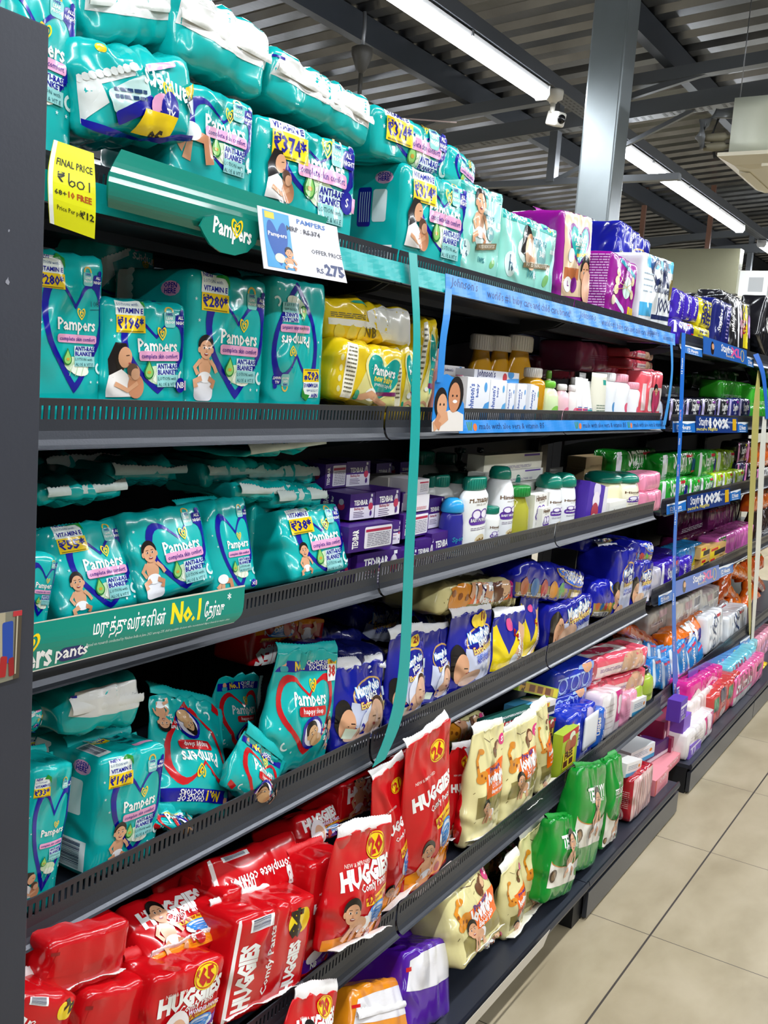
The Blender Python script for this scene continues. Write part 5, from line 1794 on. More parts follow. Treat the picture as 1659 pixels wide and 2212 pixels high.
def art_wipes(asp):
    a = Art(asp)
    a.rect(0.1, asp * 0.08, 0.95, asp * 0.62, '#ead0cc', 0, 0.03)
    a.ell(0.2, asp * 0.4, 0.08, 0.16, '#b0384c', 0)
    a.lines(0.32, asp * 0.34, 0.62, asp * 0.5, 3, '#7a5a8c', 0.5, 3)
    a.ell(0.78, asp * 0.3, 0.14, 0.12, '#d9a888')
    a.ell(0.68, asp * 0.38, 0.08, 0.07, '#caa080')
    return a
def art_wipes_top(asp):
    a = Art(asp)
    a.rect(0.2, asp * 0.2, 0.8, asp * 0.8, '#efe4e2', 0, 0.05)
    a.ell(0.5, asp * 0.5, 0.2, asp * 0.2, '#c83a5c')
    return a
def art_baby_card(asp):
    a = Art(asp)
    a.rect(0.32, asp * 0.08, 0.94, asp * 0.62, '#efe6e0', 0, 0.06)
    face(a, 0.62, asp * 0.47, 0.22)
    a.poly(heart(0.62, asp * 0.25, 0.2, 0.2), '#c23a62')
    a.rect(0.05, asp * 0.1, 0.2, asp * 0.7, '#f0d5d8')
    return a
def art_kids(asp, word='FREE'):
    a = Art(asp)
    a.rect(0, asp * 0.86, 1, asp, '#c01a28')
    a.ell(0.6, asp * 0.88, 0.18, 0.11, '#e4ead0')
    a.ell(0.35, asp * 0.72, 0.18, 0.15, '#b06a3a')
    a.ell(0.68, asp * 0.72, 0.2, 0.18, '#a84a2c')
    a.rect(0.08, asp * 0.30, 0.8, asp * 0.62, '#e6cf2c')
    a.txt(word, 0.42, asp * 0.49, 0.17, '#5a2a1c', 'c', 0.05, 3)
    a.rect(0.12, asp * 0.33, 0.36, asp * 0.45, '#5a2a1c')
    a.rect(0.46, asp * 0.33, 0.7, asp * 0.45, '#5a2a1c')
    a.lines(0.1, asp * 0.05, 0.9, asp * 0.26, 4, '#7a3a24', 0.6, 5)
    a.rect(0.0, asp * 0.0, 0.5, asp * 0.05, '#7fae2a')
    return a
def art_kids_h(asp):
    a = Art(asp)
    a.rect(0.02, asp * 0.12, 0.9, asp * 0.86, '#b8922c')
    a.txt('FREE', 0.14, asp * 0.5, 0.08, '#3a2010', 'c', 0.03, 90)
    for i in range(3):
        a.rect(0.24 + 0.2 * i, asp * 0.2, 0.38 + 0.2 * i, asp * 0.8, '#6a3a1e')
    a.rect(0.86, asp * 0.1, 0.98, asp * 0.9, '#e6d82a')
    return a
def art_colgate(asp):
    a = Art(asp)
    a.rect(0.0, asp * 0.15, 0.42, asp * 0.85, '#c0141e')
    a.txt('Colgate', 0.21, asp * 0.36, 0.09, WHITE, 'c', 0.04, wd=0.34)
    a.rect(0.42, 0, 0.8, asp, '#1b2024')
    a.ell(0.62, asp * 0.5, 0.1, asp * 0.3, '#3c4448')
    a.rect(0.8, asp * 0.1, 1, asp * 0.9, '#cfae1e')
    return a
def art_coffee(asp):
    a = art_plain(asp, word='', seed=2)
    a.rect(0.05, asp * 0.1, 0.6, asp * 0.9, '#e6c91e')
    a.rect(0.3, asp * 0.2, 0.95, asp * 0.6, '#2a2420')
    a.rect(0.1, asp * 0.65, 0.5, asp * 0.85, '#c01a20')
    return a
def art_medbox(asp):
    a = Art(asp)
    a.rect(0, 0, 1, asp * 0.28, '#2a94c4')
    a.lines(0.1, asp * 0.45, 0.7, asp * 0.8, 3, '#8fa0b0', 0.4, 2)
    a.ell(0.82, asp * 0.6, 0.06, asp * 0.12, '#d8862a')
    return a
def art_pinkbox(asp):
    a = Art(asp)
    a.rect(0, 0, 0.08, asp, '#c8503c')
    a.txt('QUEEN', 0.55, asp * 0.62, 0.11, '#f4d8da', 'c', 0.01)
    a.lines(0.25, asp * 0.12, 0.85, asp * 0.34, 4, '#e08890', 0.5, 3)
    a.rect(0.4, asp * 0.86, 0.62, asp * 0.93, '#e0808c')
    return a
def art_maroon(asp):
    a = Art(asp)
    a.rect(0.25, 0, 1, asp, '#d991a4')
    a.line([(0.32, asp * 0.95), (0.45, asp * 0.62), (0.9, asp * 0.7)], 0.012, '#6a1a38')
    a.rect(0.45, asp * 0.3, 0.95, asp * 0.5, '#cf8296')
    a.ell(0.12, asp * 0.4, 0.05, 0.1, '#e8c8d0')
    return a
def art_circles(asp):
    a = Art(asp)
    for i, c in enumerate(('#d8d0e8', '#e8e0ea', '#b03a4c', '#cfe0c0')):
        a.ell(0.5, asp * (0.86 - 0.24 * i), 0.22, 0.2, c)
    return a
def art_violet(asp):
    a = Art(asp)
    a.rect(0.05, asp * 0.62, 0.95, asp * 0.74, '#e6e2ee')
    for i in range(4):
        a.ell(0.2 + 0.22 * (i % 2), asp * (0.5 - 0.14 * (i // 2)), 0.06, 0.06, '#cfc4ea')
    a.bars(0.3, asp * 0.05, 0.8, asp * 0.22, bg='#d9d2ea')
    return a
def art_clear(asp):
    a = Art(asp)
    a.rect(0, 0, 1, asp, '#d8b8b4')
    for i in range(9):
        a.line([(0.1 + 0.1 * i, asp * 0.1), (0.05 + 0.1 * i, asp * 0.5), (0.14 + 0.09 * i, asp * 0.9)], 0.03, '#c48a88')
    return a
def art_redside(asp):
    a = Art(asp)
    a.rect(0.25, asp * 0.78, 0.62, asp * 0.9, '#e6e0de')
    a.rect(0.3, asp * 0.8, 0.56, asp * 0.88, '#8f7a7c')
    a.lines(0.2, asp * 0.3, 0.9, asp * 0.7, 9, '#e0b0b0', 0.3, 5)
    a.ell(0.5, asp * 0.14, 0.3, 0.26, '#e0b8b4')
    a.ell(0.5, asp * 0.14, 0.24, 0.2, '#b01a28')
    return a
def art_pinkwhite(asp):
    a = Art(asp)
    a.rect(0, 0, 0.62, asp, '#e8e2e2')
    a.rect(0.62, asp * 0.3, 1, asp, '#c8287a')
    for y in (0.6, 0.75):
        a.ell(0.78, asp * y, 0.1, 0.1, '#f0dce6')
    a.lines(0.1, asp * 0.2, 0.5, asp * 0.8, 5, '#c8b8bc', 0.2, 4)
    return a
def art_mag(asp):
    a = Art(asp)
    a.poly([(0, 0.0), (1, 0), (1, asp * 0.32), (0.4, asp * 0.36), (0.2, asp * 0.72), (0, asp * 0.4)], '#e8dcd8')
    a.line([(0.42, asp * 0.62), (0.6, asp * 0.78), (0.8, asp * 0.62), (0.62, asp * 0.5)], 0.03, '#f4b8dc')
    return a
def art_dia(asp):
    a = Art(asp)
    a.rect(0.05, asp * 0.42, 0.5, asp * 0.7, '#e2dce0')
    a.txt('UREKA', 0.3, asp * 0.47, 0.14, '#8c2f56', 'c', 0.03, 0, wd=0.5)
    a.rect(0, 0, 0.55, asp * 0.34, '#b8b4b4')
    a.rect(0.68, asp * 0.55, 0.86, asp * 0.75, '#1c1418')
    return a
def art_redclear(asp):
    a = Art(asp)
    a.ell(0.62, asp * 0.78, 0.2, 0.13, '#3a3452')
    a.rect(0.08, asp * 0.45, 0.34, asp * 0.85, '#3f8a62')
    a.ell(0.66, asp * 0.25, 0.2, asp * 0.14, '#d0b8ac')
    a.lines(0.5, asp * 0.45, 0.85, asp * 0.6, 3, '#e0a08c', 0.5, 6)
    return a
def art_bag_plain(asp):
    a = Art(asp)
    a.lines(0.2, asp * 0.4, 0.7, asp * 0.6, 3, '#d88aa8', 0.3, 8)
    return a
def art_print_end(asp):
    a = Art(asp)
    a.lines(0.08, asp * 0.2, 0.6, asp * 0.8, 6, '#7f93cc', 0.35, 8)
    a.rect(0.68, asp * 0.25, 0.9, asp * 0.55, '#b0a0d8')
    return a
ART = {
    'tealside': art_teal_side, 'tealtop': art_teal_top, 'purpside': art_purple_side, 'white': art_white, 'whisper': art_whisper,
    'stay': art_stay, 'stayv': art_stay_v, 'free': art_free, 'whitestay': art_white_stay, 'bluepad': art_blue_pad, 'p45': art_45,
    'softy': art_softy, 'littles': art_littles, 'icons': lambda asp: art_littles(asp, True), 'wipes': art_wipes, 'wipestop': art_wipes_top,
    'babycard': art_baby_card, 'kids': art_kids, 'kidsh': art_kids_h, 'colgate': art_colgate, 'snackbox': art_coffee, 'medbox': art_medbox,
    'pinkbox': art_pinkbox, 'maroon': art_maroon, 'violet': art_violet, 'clear': art_clear, 'redside': art_redside, 'pinkwhite': art_pinkwhite,
    'mag': art_mag, 'dia': art_dia, 'redclear': art_redclear, 'bagplain': art_bag_plain, 'soap': art_soap, 'soapend': art_soap_end,
    'soapback': art_soap_back, 'john': art_john, 'johnh': lambda asp: art_john(asp, False), 'him': art_him, 'printend': art_print_end, 'plain': art_plain,
    'redbag': art_red_side, 'circles': art_circles,
}

# ---------------------------------------------------------------- ribbons, strips, cards and signs
SHEET = mat('printed_sheet', None, 0.3, spec=0.45, bump=0.03, bscale=14)
GLOSSY = mat('glossy_sign_board', None, 0.16, spec=0.5, coat=0.3, bump=0.02, bscale=6)
def sheet(name, cat, label, rows, col, art=None, m=None, th=0.0008, nu=10, sub=5, wave=0.0, group=None, parent=None, border=None, mx=0.25):
    """a thin bent sheet: rows of (left, right) points from bottom to top"""
    L = np.array([r[0] for r in rows], float)
    R = np.array([r[1] for r in rows], float)
    n = len(rows)
    t = np.linspace(0, n - 1, (n - 1) * sub + 1)
    def spl(A):
        out = []
        for q in t:
            i = min(int(q), n - 2)
            f = q - i
            p0, p1, p2, p3 = A[max(i - 1, 0)], A[i], A[i + 1], A[min(i + 2, n - 1)]
            out.append(0.5 * ((2 * p1) + (p2 - p0) * f + (2 * p0 - 5 * p1 + 4 * p2 - p3) * f * f + (3 * p1 - p0 - 3 * p2 + p3) * f ** 3))
        return np.array(out)
    L, R = spl(L), spl(R)
    u = np.linspace(0, 1, nu)[None, :, None]
    G = L[:, None] * (1 - u) + R[:, None] * u
    if wave:
        x = G[..., 0]
        G[..., 1] -= wave * (0.5 + 0.5 * np.sin(x * 17 + 1) * np.sin(x * 41) + 0.4 * np.sin(x * 70 + G[..., 2] * 90))
    c0 = G.reshape(-1, 3).mean(0)
    G = G - c0
    N = np.cross(np.gradient(G, axis=1), np.gradient(G, axis=0))
    N /= np.linalg.norm(N, axis=2, keepdims=True) + 1e-12
    a, b = G.shape[:2]
    V = np.concatenate([G.reshape(-1, 3), (G - N * th).reshape(-1, 3)])
    F, m0 = [], a * b
    for j in range(a - 1):
        for i in range(b - 1):
            q = (j * b + i, j * b + i + 1, (j + 1) * b + i + 1, (j + 1) * b + i)
            F += [q, tuple(m0 + k for k in q[::-1])]
    edge = [i for i in range(b)] + [(j + 1) * b - 1 for j in range(1, a)] + [(a - 1) * b + i for i in range(b - 2, -1, -1)] + [j * b for j in range(a - 2, 0, -1)]
    for k in range(len(edge)):
        p, q = edge[k], edge[(k + 1) % len(edge)]
        F.append((q, p, m0 + p, m0 + q))
    mb = MB()
    mb.add(V, F, col)
    if art is not None:
        stamp(mb, G, art, 1.0, mx, 0.0003)
    o = link(name, mb.mesh(name, m or SHEET, smooth=False))
    o.location = c0
    if label:
        tag(o, label, cat, group)
    if parent:
        o.parent = parent
    return o
def cut_sheet(name, cat, label, outline, y, th, col, art=None, m=None, lean=0.0):
    """flat sign cut to an outline in (x, z); art uses the outline's own box as unit"""
    mb = MB()
    n = len(outline)
    x0, x1 = min(p[0] for p in outline), max(p[0] for p in outline)
    z0, z1 = min(p[1] for p in outline), max(p[1] for p in outline)
    tri = tessellate_polygon([[Vector((x, z, 0)) for x, z in outline]])
    V = [(x - x0, lean * (z - z0), z - z0) for x, z in outline] + [(x - x0, lean * (z - z0) + th, z - z0) for x, z in outline]
    F = [tuple(t) for t in tri] + [tuple(n + i for i in t[::-1]) for t in tri] + [(i, n + i, n + (i + 1) % n, (i + 1) % n) for i in range(n)]
    mb.add(V, F, col)
    if art is not None:
        G = np.array([[(u * (x1 - x0), lean * v * (z1 - z0), v * (z1 - z0)) for u in np.linspace(0, 1, 4)] for v in np.linspace(0, 1, 4)])
        stamp(mb, G, art((z1 - z0) / (x1 - x0)), 1.0, 0.5, 0.0004)
    o = link(name, mb.mesh(name, m or GLOSSY))
    o.location = (x0, y, z0)
    return tag(o, label, cat)

def art_final(asp):
    a = Art(asp)
    a.rect(0, 0, 0.09, asp, '#e8ece8')
    a.txt('FINAL PRICE', 0.54, asp * 0.735, 0.13, '#2a2a10', 'c', 0.02, wd=0.8)
    a.txt('\u20b9', 0.26, asp * 0.56, 0.20, '#1c1c0c', 'c', 0.02)
    for P in ([(0.42, 0.68), (0.42, 0.58), (0.44, 0.545), (0.50, 0.535), (0.55, 0.56), (0.54, 0.595), (0.48, 0.60), (0.43, 0.565)],
              [(0.66, 0.62), (0.61, 0.60), (0.60, 0.56), (0.65, 0.535), (0.72, 0.545), (0.75, 0.58), (0.71, 0.615), (0.66, 0.62)], [(0.86, 0.64), (0.86, 0.53)]):
        a.line([(x, y * asp) for x, y in P], 0.028, '#1c1c0c')
    a.txt('68+', 0.25, asp * 0.40, 0.115, '#3a3a1a', 'c', 0.02)
    a.txt('10 FREE', 0.66, asp * 0.40, 0.135, '#b04a14', 'c', 0.03, wd=0.5)
    a.txt('Price Per pc', 0.42, asp * 0.225, 0.10, '#2a2a10', 'c', 0.01, wd=0.5)
    a.txt('\u20b912', 0.81, asp * 0.215, 0.14, '#2a2a10', 'c', 0.03)
    return a
def art_offer(asp):
    a = Art(asp)
    a.rect(0.05, 0.05, 0.36, asp * 0.95, '#4f9fd4')
    a.poly(heart(0.2, asp * 0.45, 0.12, asp * 0.33), '#2458a8')
    a.txt('Pampers', 0.2, asp * 0.55, 0.045, WHITE, 'c', 0.02)
    a.rect(0.07, asp * 0.8, 0.18, asp * 0.92, '#e0c43a')
    a.ell(0.2, asp * 0.24, 0.06, 0.05, '#dce8c8')
    baby(a, 0.31, 0.09, 0.2)
    a.txt('PAMPERS', 0.64, asp * 0.83, 0.065, '#2f6ab4', 'c', 0.02)
    a.txt('MRP : RS.374', 0.53, asp * 0.68, 0.055, '#3a3a44', 'c', 0.01)
    a.line([(0.56, asp * 0.70), (0.68, asp * 0.71)], 0.006, '#3a3a44')
    a.txt('OFFER PRICE', 0.80, asp * 0.40, 0.05, '#3a3a44', 'c', 0.01)
    a.txt('RS.', 0.68, asp * 0.12, 0.06, '#3a4466', 'c', 0.02)
    a.txt('275', 0.86, asp * 0.11, 0.12, '#33406c', 'c', 0.04)
    return a
def art_slogan(asp):
    a = Art(asp)
    a.rect(0, asp - 0.008, 1, asp, '#c8c4b0')
    a.rect(0, 0, 1, 0.006, '#d8d8cc')
    tx = '\u0bae\u0bb0\u0bc1\u0ba4\u0bcd\u0ba4\u0bc1\u0bb5\u0bb0\u0bcd\u0b95\u0bb3\u0bbf\u0ba9\u0bcd'
    a.txt(tx, 0.44, asp * 0.52, 0.045, WHITE, 'c', 0.012, wd=0.31)
    a.txt('No.1', 0.695, asp * 0.50, 0.066, '#f0d818', 'c', 0.04, wd=0.145)
    a.txt('\u0bc7\u0ba4\u0bb0\u0bcd\u0bb5\u0bc1', 0.84, asp * 0.52, 0.042, WHITE, 'c', 0.012, wd=0.105)
    a.txt('*', 0.915, asp * 0.68, 0.035, WHITE, 'c', 0.01)
    a.txt('Based on research conducted by Nielsen India in June 2021 among 275 child specialist doctors who recommend diaper brands in metro cities.', 0.605, asp * 0.30, 0.012, '#cfe6e0', 'c', 0.0, wd=0.68)
    a.txt('Pampers', 0.0, asp * 0.10, 0.075, WHITE, 'c', 0.03, wd=0.27)
    logo_heart(a, 0.05, asp * 0.52, 0.035)
    a.rect(0.155, asp * 0.10, 0.265, asp * 0.36, '#1c2464', 0, 0.028)
    a.txt('pants', 0.21, asp * 0.17, 0.042, WHITE, 'c', 0.02)
    return a
def art_lobe(asp):
    a = Art(asp)
    a.txt('Pampers', 0.53, asp * 0.42, 0.17, WHITE, 'c', 0.03, -4, wd=0.66)
    logo_heart(a, 0.60, asp * 0.68, 0.10)
    return a
def art_john_strip(asp):
    a = Art(asp)
    nv = '#142a66'
    for x in (0.0, 0.44, 0.80):
        a.txt('Johnson\u2019s', x + 0.012, asp * 0.45, asp * 0.42, nv, 'l', 0.0, 0, 0.25, wd=0.075)
        a.txt('world\u2019s #1 baby care and child care brand*', x + 0.115, asp * 0.30, asp * 0.40, nv, 'l', 0.0, 0, wd=min(0.30, 0.99 - x - 0.115))
    return a
def art_aloe_strip(asp):
    a = Art(asp)
    nv = '#142a66'
    for x in (0.03, 0.45, 0.74):
        for k in range(3):
            a.line([(x + 0.004 * k, asp * 0.25), (x - 0.004 + 0.008 * k, asp * 0.8)], 0.003, '#3a8a3a')
        a.ell(x + 0.022, asp * 0.45, 0.006, asp * 0.25, '#d8743a')
        a.txt('made with aloe vera & vitamin B5', x + 0.035, asp * 0.32, asp * 0.42, nv, 'l', 0.0, 0, wd=0.24 if x < 0.7 else 0.22)
    return a
def art_cutout(asp):
    a = Art(asp)
    a.poly([(0.02, 0), (0.0, asp * 0.16), (0.2, asp * 0.3), (0.6, asp * 0.4), (0.95, asp * 0.3), (0.98, 0)], '#e4dfda')
    a.ell(0.66, asp * 0.66, 0.24, 0.26, HAIR)
    a.ell(0.62, asp * 0.60, 0.18, 0.22, SKIN2)
    a.ell(0.64, asp * 0.53, 0.07, 0.025, WHITE)
    for e in (0.56, 0.69):
        a.ell(e, asp * 0.63, 0.025, 0.018, '#1c1210', 0, 8)
    a.ell(0.22, asp * 0.50, 0.19, 0.22, HAIR)
    a.ell(0.26, asp * 0.45, 0.15, 0.17, SKIN)
    for e in (0.2, 0.31):
        a.ell(e, asp * 0.47, 0.022, 0.02, '#1c1210', 0, 8)
    a.line([(0.05, asp * 0.08), (0.3, asp * 0.2), (0.45, asp * 0.28)], 0.14, SKIN)
    a.line([(0.2, asp * 0.3), (0.12, asp * 0.16), (0.25, asp * 0.08)], 0.12, SKIN2)
    return a
def art_stay_sign(asp, nights=False):
    a = Art(asp)
    if nights:
        a.txt('Stayfree', 0.2, asp * 0.45, 0.13, WHITE, 'c', 0.01, wd=0.28)
        a.txt('secure Nights', 0.24, asp * 0.18, 0.06, '#e0d060', 'c', 0.02)
        a.txt('100%', 0.52, asp * 0.34, 0.16, WHITE, 'c', 0.04)
        a.txt('leakage protection', 0.72, asp * 0.6, 0.05, '#d0e0f0', 'c', 0.01)
        a.txt('at night', 0.68, asp * 0.34, 0.05, '#d0e0f0', 'c', 0.01)
        a.rect(0.86, asp * 0.2, 0.96, asp * 0.9, '#e0b020')
    else:
        a.ell(0.18, asp * 0.45, 0.035, asp * 0.36, '#2a1612')
        a.ell(0.19, asp * 0.55, 0.025, asp * 0.15, SKIN)
        a.txt('Stayfree', 0.52, asp * 0.45, 0.12, WHITE, 'c', 0.02, wd=0.3)
        a.txt('XL', 0.72, asp * 0.36, 0.14, '#d85a9c', 'c', 0.04)
        a.txt('secure', 0.58, asp * 0.22, 0.05, '#e0d0a0', 'c', 0.01)
        a.ring([(0.88 + 0.045 * math.cos(q), asp * 0.5 + asp * 0.36 * math.sin(q)) for q in np.linspace(0, 2 * PI, 20, endpoint=False)], [(0.88 + 0.033 * math.cos(q), asp * 0.5 + asp * 0.30 * math.sin(q)) for q in np.linspace(0, 2 * PI, 20, endpoint=False)], '#d8c868')
    return a
def art_hours(asp):
    a = Art(asp)
    a.poly([(0, asp), (1, asp), (1, asp * 0.85), (0.6, asp * 0.7), (0.3, asp * 0.82), (0, asp * 0.78)], '#e6eef4')
    a.txt('12 Hours', 0.45, asp * 0.3, min(0.3, asp * 0.35), WHITE, 'c', 0.03, wd=0.6)
    a.lines(0.15, asp * 0.08, 0.8, asp * 0.2, 1, '#cfe2f4', 0.7)
    return a
def art_ribbon_text(asp):
    a = Art(asp)
    y = 0.6
    i = 0
    while y < asp - 3:
        a.txt('12 Hours' if i % 2 == 0 else 'Stayfree XL', 0.5, y + 1.6, 0.42, WHITE if i % 2 == 0 else '#e0a8d0', 'c', 0.02, 90, wd=3.0)
        y += asp / 9
        i += 1
    return a
def art_picture(asp):
    a = Art(asp)
    a.rect(0, 0, 1, asp, '#7c7a6a')
    a.rect(0.0, asp * 0.12, 0.3, asp, '#a89f86')
    a.rect(0.72, 0.0, 1, asp, '#4e4436')
    a.rect(0.78, asp * 0.1, 0.84, asp * 0.9, '#b8b09a')
    a.rect(0.2, asp * 0.3, 0.66, asp * 0.82, '#24479c', 3, 0.08)
    a.rect(0.1, asp * 0.1, 0.4, asp * 0.4, '#a32226', -6, 0.06)
    a.rect(0.5, asp * 0.08, 0.74, asp * 0.36, '#8f1d22', 5, 0.06)
    a.rect(0.62, asp * 0.9, 1, asp, '#b8323a')
    return a

# top shelf
pack('teal', (0.785,1.012,1.616), (0,2.3,0), (0.155,0.246,0.15,0.338), 'teal pack rising behind the end panel, first on the top shelf', {'price': '', 'who': ''}, 1, 'teal packs on the top shelf')
pack('tealb', (0.965,0.995,1.708), (-0,-9.7,0), (0.208,0.117,0.15), 'teal pack tumbled upside down beside the end panel on the top shelf', {'price': '38'}, 2, 'teal packs on the top shelf')
pack('teale', (0.983,1.03,1.837), (-0,-14.3,0), (0.171,0.084,0.2), 'teal pack with white bottom end, topmost at the upper left corner', {'fin': 'm'}, 3, 'teal packs on the top shelf')
pack('teal', (1.12,1.012,1.614), (0,-0.6,0), (0.177,0.202,0.14,0.451), 'teal pack with baby legs, behind the curved green holder', {'who': 'legs', 'price': ''}, 4, 'teal packs on the top shelf')
pack('teale', (1.127,1.01,1.831), (0,1.5,0), (0.201,0.104,0.2), 'teal pack lying with its white seam out, above the baby-legs pack', {'fin': 'm'}, 5, 'teal packs on the top shelf')
pack('teal', (1.351,1.012,1.616), (-0,-1.1,0), (0.27,0.199,0.14,0.385), 'teal pack with mother and baby behind the white offer card', {'who': 'mum', 'price': '374', 'size': 'S'}, 6, 'teal packs on the top shelf')
pack('teale', (1.375,1.01,1.829), (0,2.7,0), (0.286,0.082,0.22), 'teal pack lying with crumpled white end, above the mother and baby pack', {'fin': 'm'}, 7, 'teal packs on the top shelf')
pack('teal', (1.777,1.012,1.615), (0,-0.9,0), (0.265,0.215,0.17,0.306), 'wide teal pack with mother photo, above the top end of the ribbon', {'who': 'mum', 'price': '374', 'side': 'tealside'}, 8, 'teal packs on the top shelf')
pack('teal', (1.679,1.02,1.826), (-0,-1.7,0), (0.272,0.085,0.15), 'teal pack in clear wrap lying on the wide teal pack', {'who': '', 'price': '374'}, 9, 'teal packs on the top shelf')
pack('teal', (1.949,1.06,1.843), (-0,9.5,-0), (0.131,0.074,0.12), 'teal pack in clear wrap leaning behind the first mint pack', {'who': '', 'price': ''}, 10, 'teal packs on the top shelf')
pack('mint', (1.973,1.012,1.614), (-0,-0.5,0), (0.203,0.234,0.13,0.267), 'tall narrow mint special offer pack with a sitting baby', None, 11, 'mint packs on the top shelf')
pack('mint', (2.238,1.012,1.614), (-0,-0.3,0), (0.319,0.21,0.13,0.301), 'wide mint special offer pack with a dark haired mother', {'wide': True}, 12, 'mint packs on the top shelf')
pack('active', (2.54,1.012,1.621), (-0,-4.1,0), (0.221,0.266,0.15,0.2), 'tall magenta pack with a teal heart next to the mint packs', {'fin': 'T'}, 13)
pack('purple', (2.917,1.012,1.618), (-0,2.5,0), (0.238,0.209,0.16,0.192), 'magenta pack turned to its back, before the blue pack', {'side': 'purpside'}, 14)
pack('poko', (3.358,1.142,1.626), (-0,4.6,0), (0.333,0.354,0.2,0.319), 'dark blue pack standing tall behind the magenta pack on the top shelf', {'fin': 'tb'}, 15)
pack('white', (3.262,1.012,1.619), (-0,-2.2,0), (0.328,0.256,0.13,0.184), 'white and sky blue adult diaper pack, last on the nearer top shelf', {'art': 'white'}, 16)
# second shelf
pack('teal', (0.874,1.022,1.325), (0,-1,0), (0.124,0.232,0.15,0.22), 'teal pack marked 108 by hand, first on the second shelf', {'who': '', 'price': '280', 'hand': '108', 'fin': 'R'}, 17, 'teal packs on the second shelf')
pack('tealb', (1.147,1.2,1.521), (-0,-3.8,0), (0.117,0.102,0.12), 'shaded teal pack deep behind the two first packs of the second shelf', {'price': 'XL'}, 18, 'teal packs on the second shelf')
pack('teal', (1.009,1.012,1.327), (-0,-2.6,0), (0.154,0.182,0.13,0.29), 'low teal pack priced 196 with mother photo on the second shelf', {'who': 'mum', 'price': '196', 'size': 'NB', 'fin': 'R'}, 19, 'teal packs on the second shelf')
pack('teal', (1.172,1.012,1.324), (0,0,0), (0.174,0.239,0.16,0.213), 'teal pack priced 280 with a standing toddler on the second shelf', {'who': 'stand', 'price': '280', 'side': 'tealside', 'fin': 'R'}, 20, 'teal packs on the second shelf')
pack('teal', (1.351,1.012,1.326), (-0,-1.5,0), (0.147,0.252,0.14,0.204), 'teal pack standing upside down beside the yellow packs', {'who': '', 'price': '62', 'flip': True}, 21, 'teal packs on the second shelf')
pack('tealb', (1.618,1.248,1.324), (0,0,0), (0.182,0.297,0.14,0.66), 'shaded teal pack behind the upside down teal pack', {'price': '38'}, 22, 'teal packs on the second shelf')
pack('newend', (1.599,1.03,1.487), (-0,-0.6,0), (0.294,0.08,0.16), 'yellow pack with crushed white end lying on the other yellow packs', {'fin': 'r'}, 23, 'yellow packs on the second shelf')
pack('newborn', (1.55,1,1.371), (0,5.3,0), (0.203,0.118,0.11), 'yellow pack with teal heart leaning over to the left', None, 24, 'yellow packs on the second shelf')
pack('newborn', (1.734,1.032,1.326), (-0,-2.5,0), (0.106,0.17,0.11,0.25), 'narrow yellow pack between the leaning one and the ribbon', None, 25, 'yellow packs on the second shelf')
pack('newborn', (1.833,1.052,1.329), (-0,6.7,0), (0.083,0.228,0.14,0.188), 'tall yellow pack standing just right of the ribbon', None, 26, 'yellow packs on the second shelf')
bottle('lotion_bottle', 'slim pale pink bottle between tall yellow pack and blue cutout', 'bottle', None, frame((1.945,1.068,1.324), (0,0,0)), 0.0319, 0.1749, 'flip', '#d99aa4', '#e6b8c0')
bottle('oil_bottle', 'leftmost big amber oil bottle with white cap behind the baby cartons', 'bottle', 'amber oil bottles', frame((2.366,1.158,1.324), (0,0,0)), 0.1204, 0.2314, 'oil', '#b57d0c', '#e6e0da', art=art_plain(1.0, fg='#b03030', word='', band='#d9b13a', band2='#c83a30', kind=3), d=0.050, bmat=AMBER)
bottle('oil_bottle', 'middle big amber oil bottle with white cap behind the baby cartons', 'bottle', 'amber oil bottles', frame((2.458,1.148,1.324), (0,0,0)), 0.1283, 0.2347, 'oil', '#b57d0c', '#e6e0da', art=art_plain(1.0, fg='#b03030', word='', band='#d9b13a', band2='#c83a30', kind=3), d=0.050, bmat=AMBER)
bottle('oil_bottle', 'rightmost big amber oil bottle with white cap behind the baby cartons', 'bottle', 'amber oil bottles', frame((2.541,1.128,1.324), (0,0,0)), 0.1612, 0.2424, 'oil', '#b57d0c', '#e6e0da', art=art_plain(1.0, fg='#b03030', word='', band='#d9b13a', band2='#c83a30', kind=3), d=0.050, bmat=AMBER)
bottle('lotion_bottle', 'blue capped bottle just showing behind the amber bottles', 'bottle', None, frame((2.834,1.328,1.324), (0,0,0)), 0.1006, 0.2720, 'dome', '#26306a', '#22348c')
carton((2.068,1.1,1.438), (0,0,0), (0.105,0.028,0.06), 'pink and white carton lying left behind the baby cartons', group='baby toiletry cartons on the second shelf', col='#e6e2e2', front='johnh', name='carton', left='bagplain')
carton((2.199,1.05,1.43), (0,0,0), (0.25,0.032,0.05), 'long white carton lying across the upright baby cartons', group='baby toiletry cartons on the second shelf', col='#e9e9ef', front='johnh')
carton((2.114,1.08,1.435), (0,0,0), (0.06,0.024,0.06), 'small white carton end beside the long lying carton', group='baby toiletry cartons on the second shelf', col='#e3e3ea', front='johnh')
carton((2.06,1.028,1.324), (0,0,0), (0.116,0.119,0.055), 'white baby care carton, first from the left in the upright row', group='baby toiletry cartons on the second shelf', col='#e9ebf0', front='john', opt={'blob': '#4a9ad8'})
carton((2.165,1.028,1.324), (0,0,0), (0.089,0.117,0.055), 'white baby care carton, second from the left in the upright row', group='baby toiletry cartons on the second shelf', col='#e9ebf0', front='john', opt={'blob': '#5aa8dc'})
carton((2.238,1.028,1.324), (0,0,4), (0.051,0.111,0.055), 'white baby care carton, third from the left in the upright row', group='baby toiletry cartons on the second shelf', col='#e9ebf0', front='john', opt={'blob': '#3a86d0'})
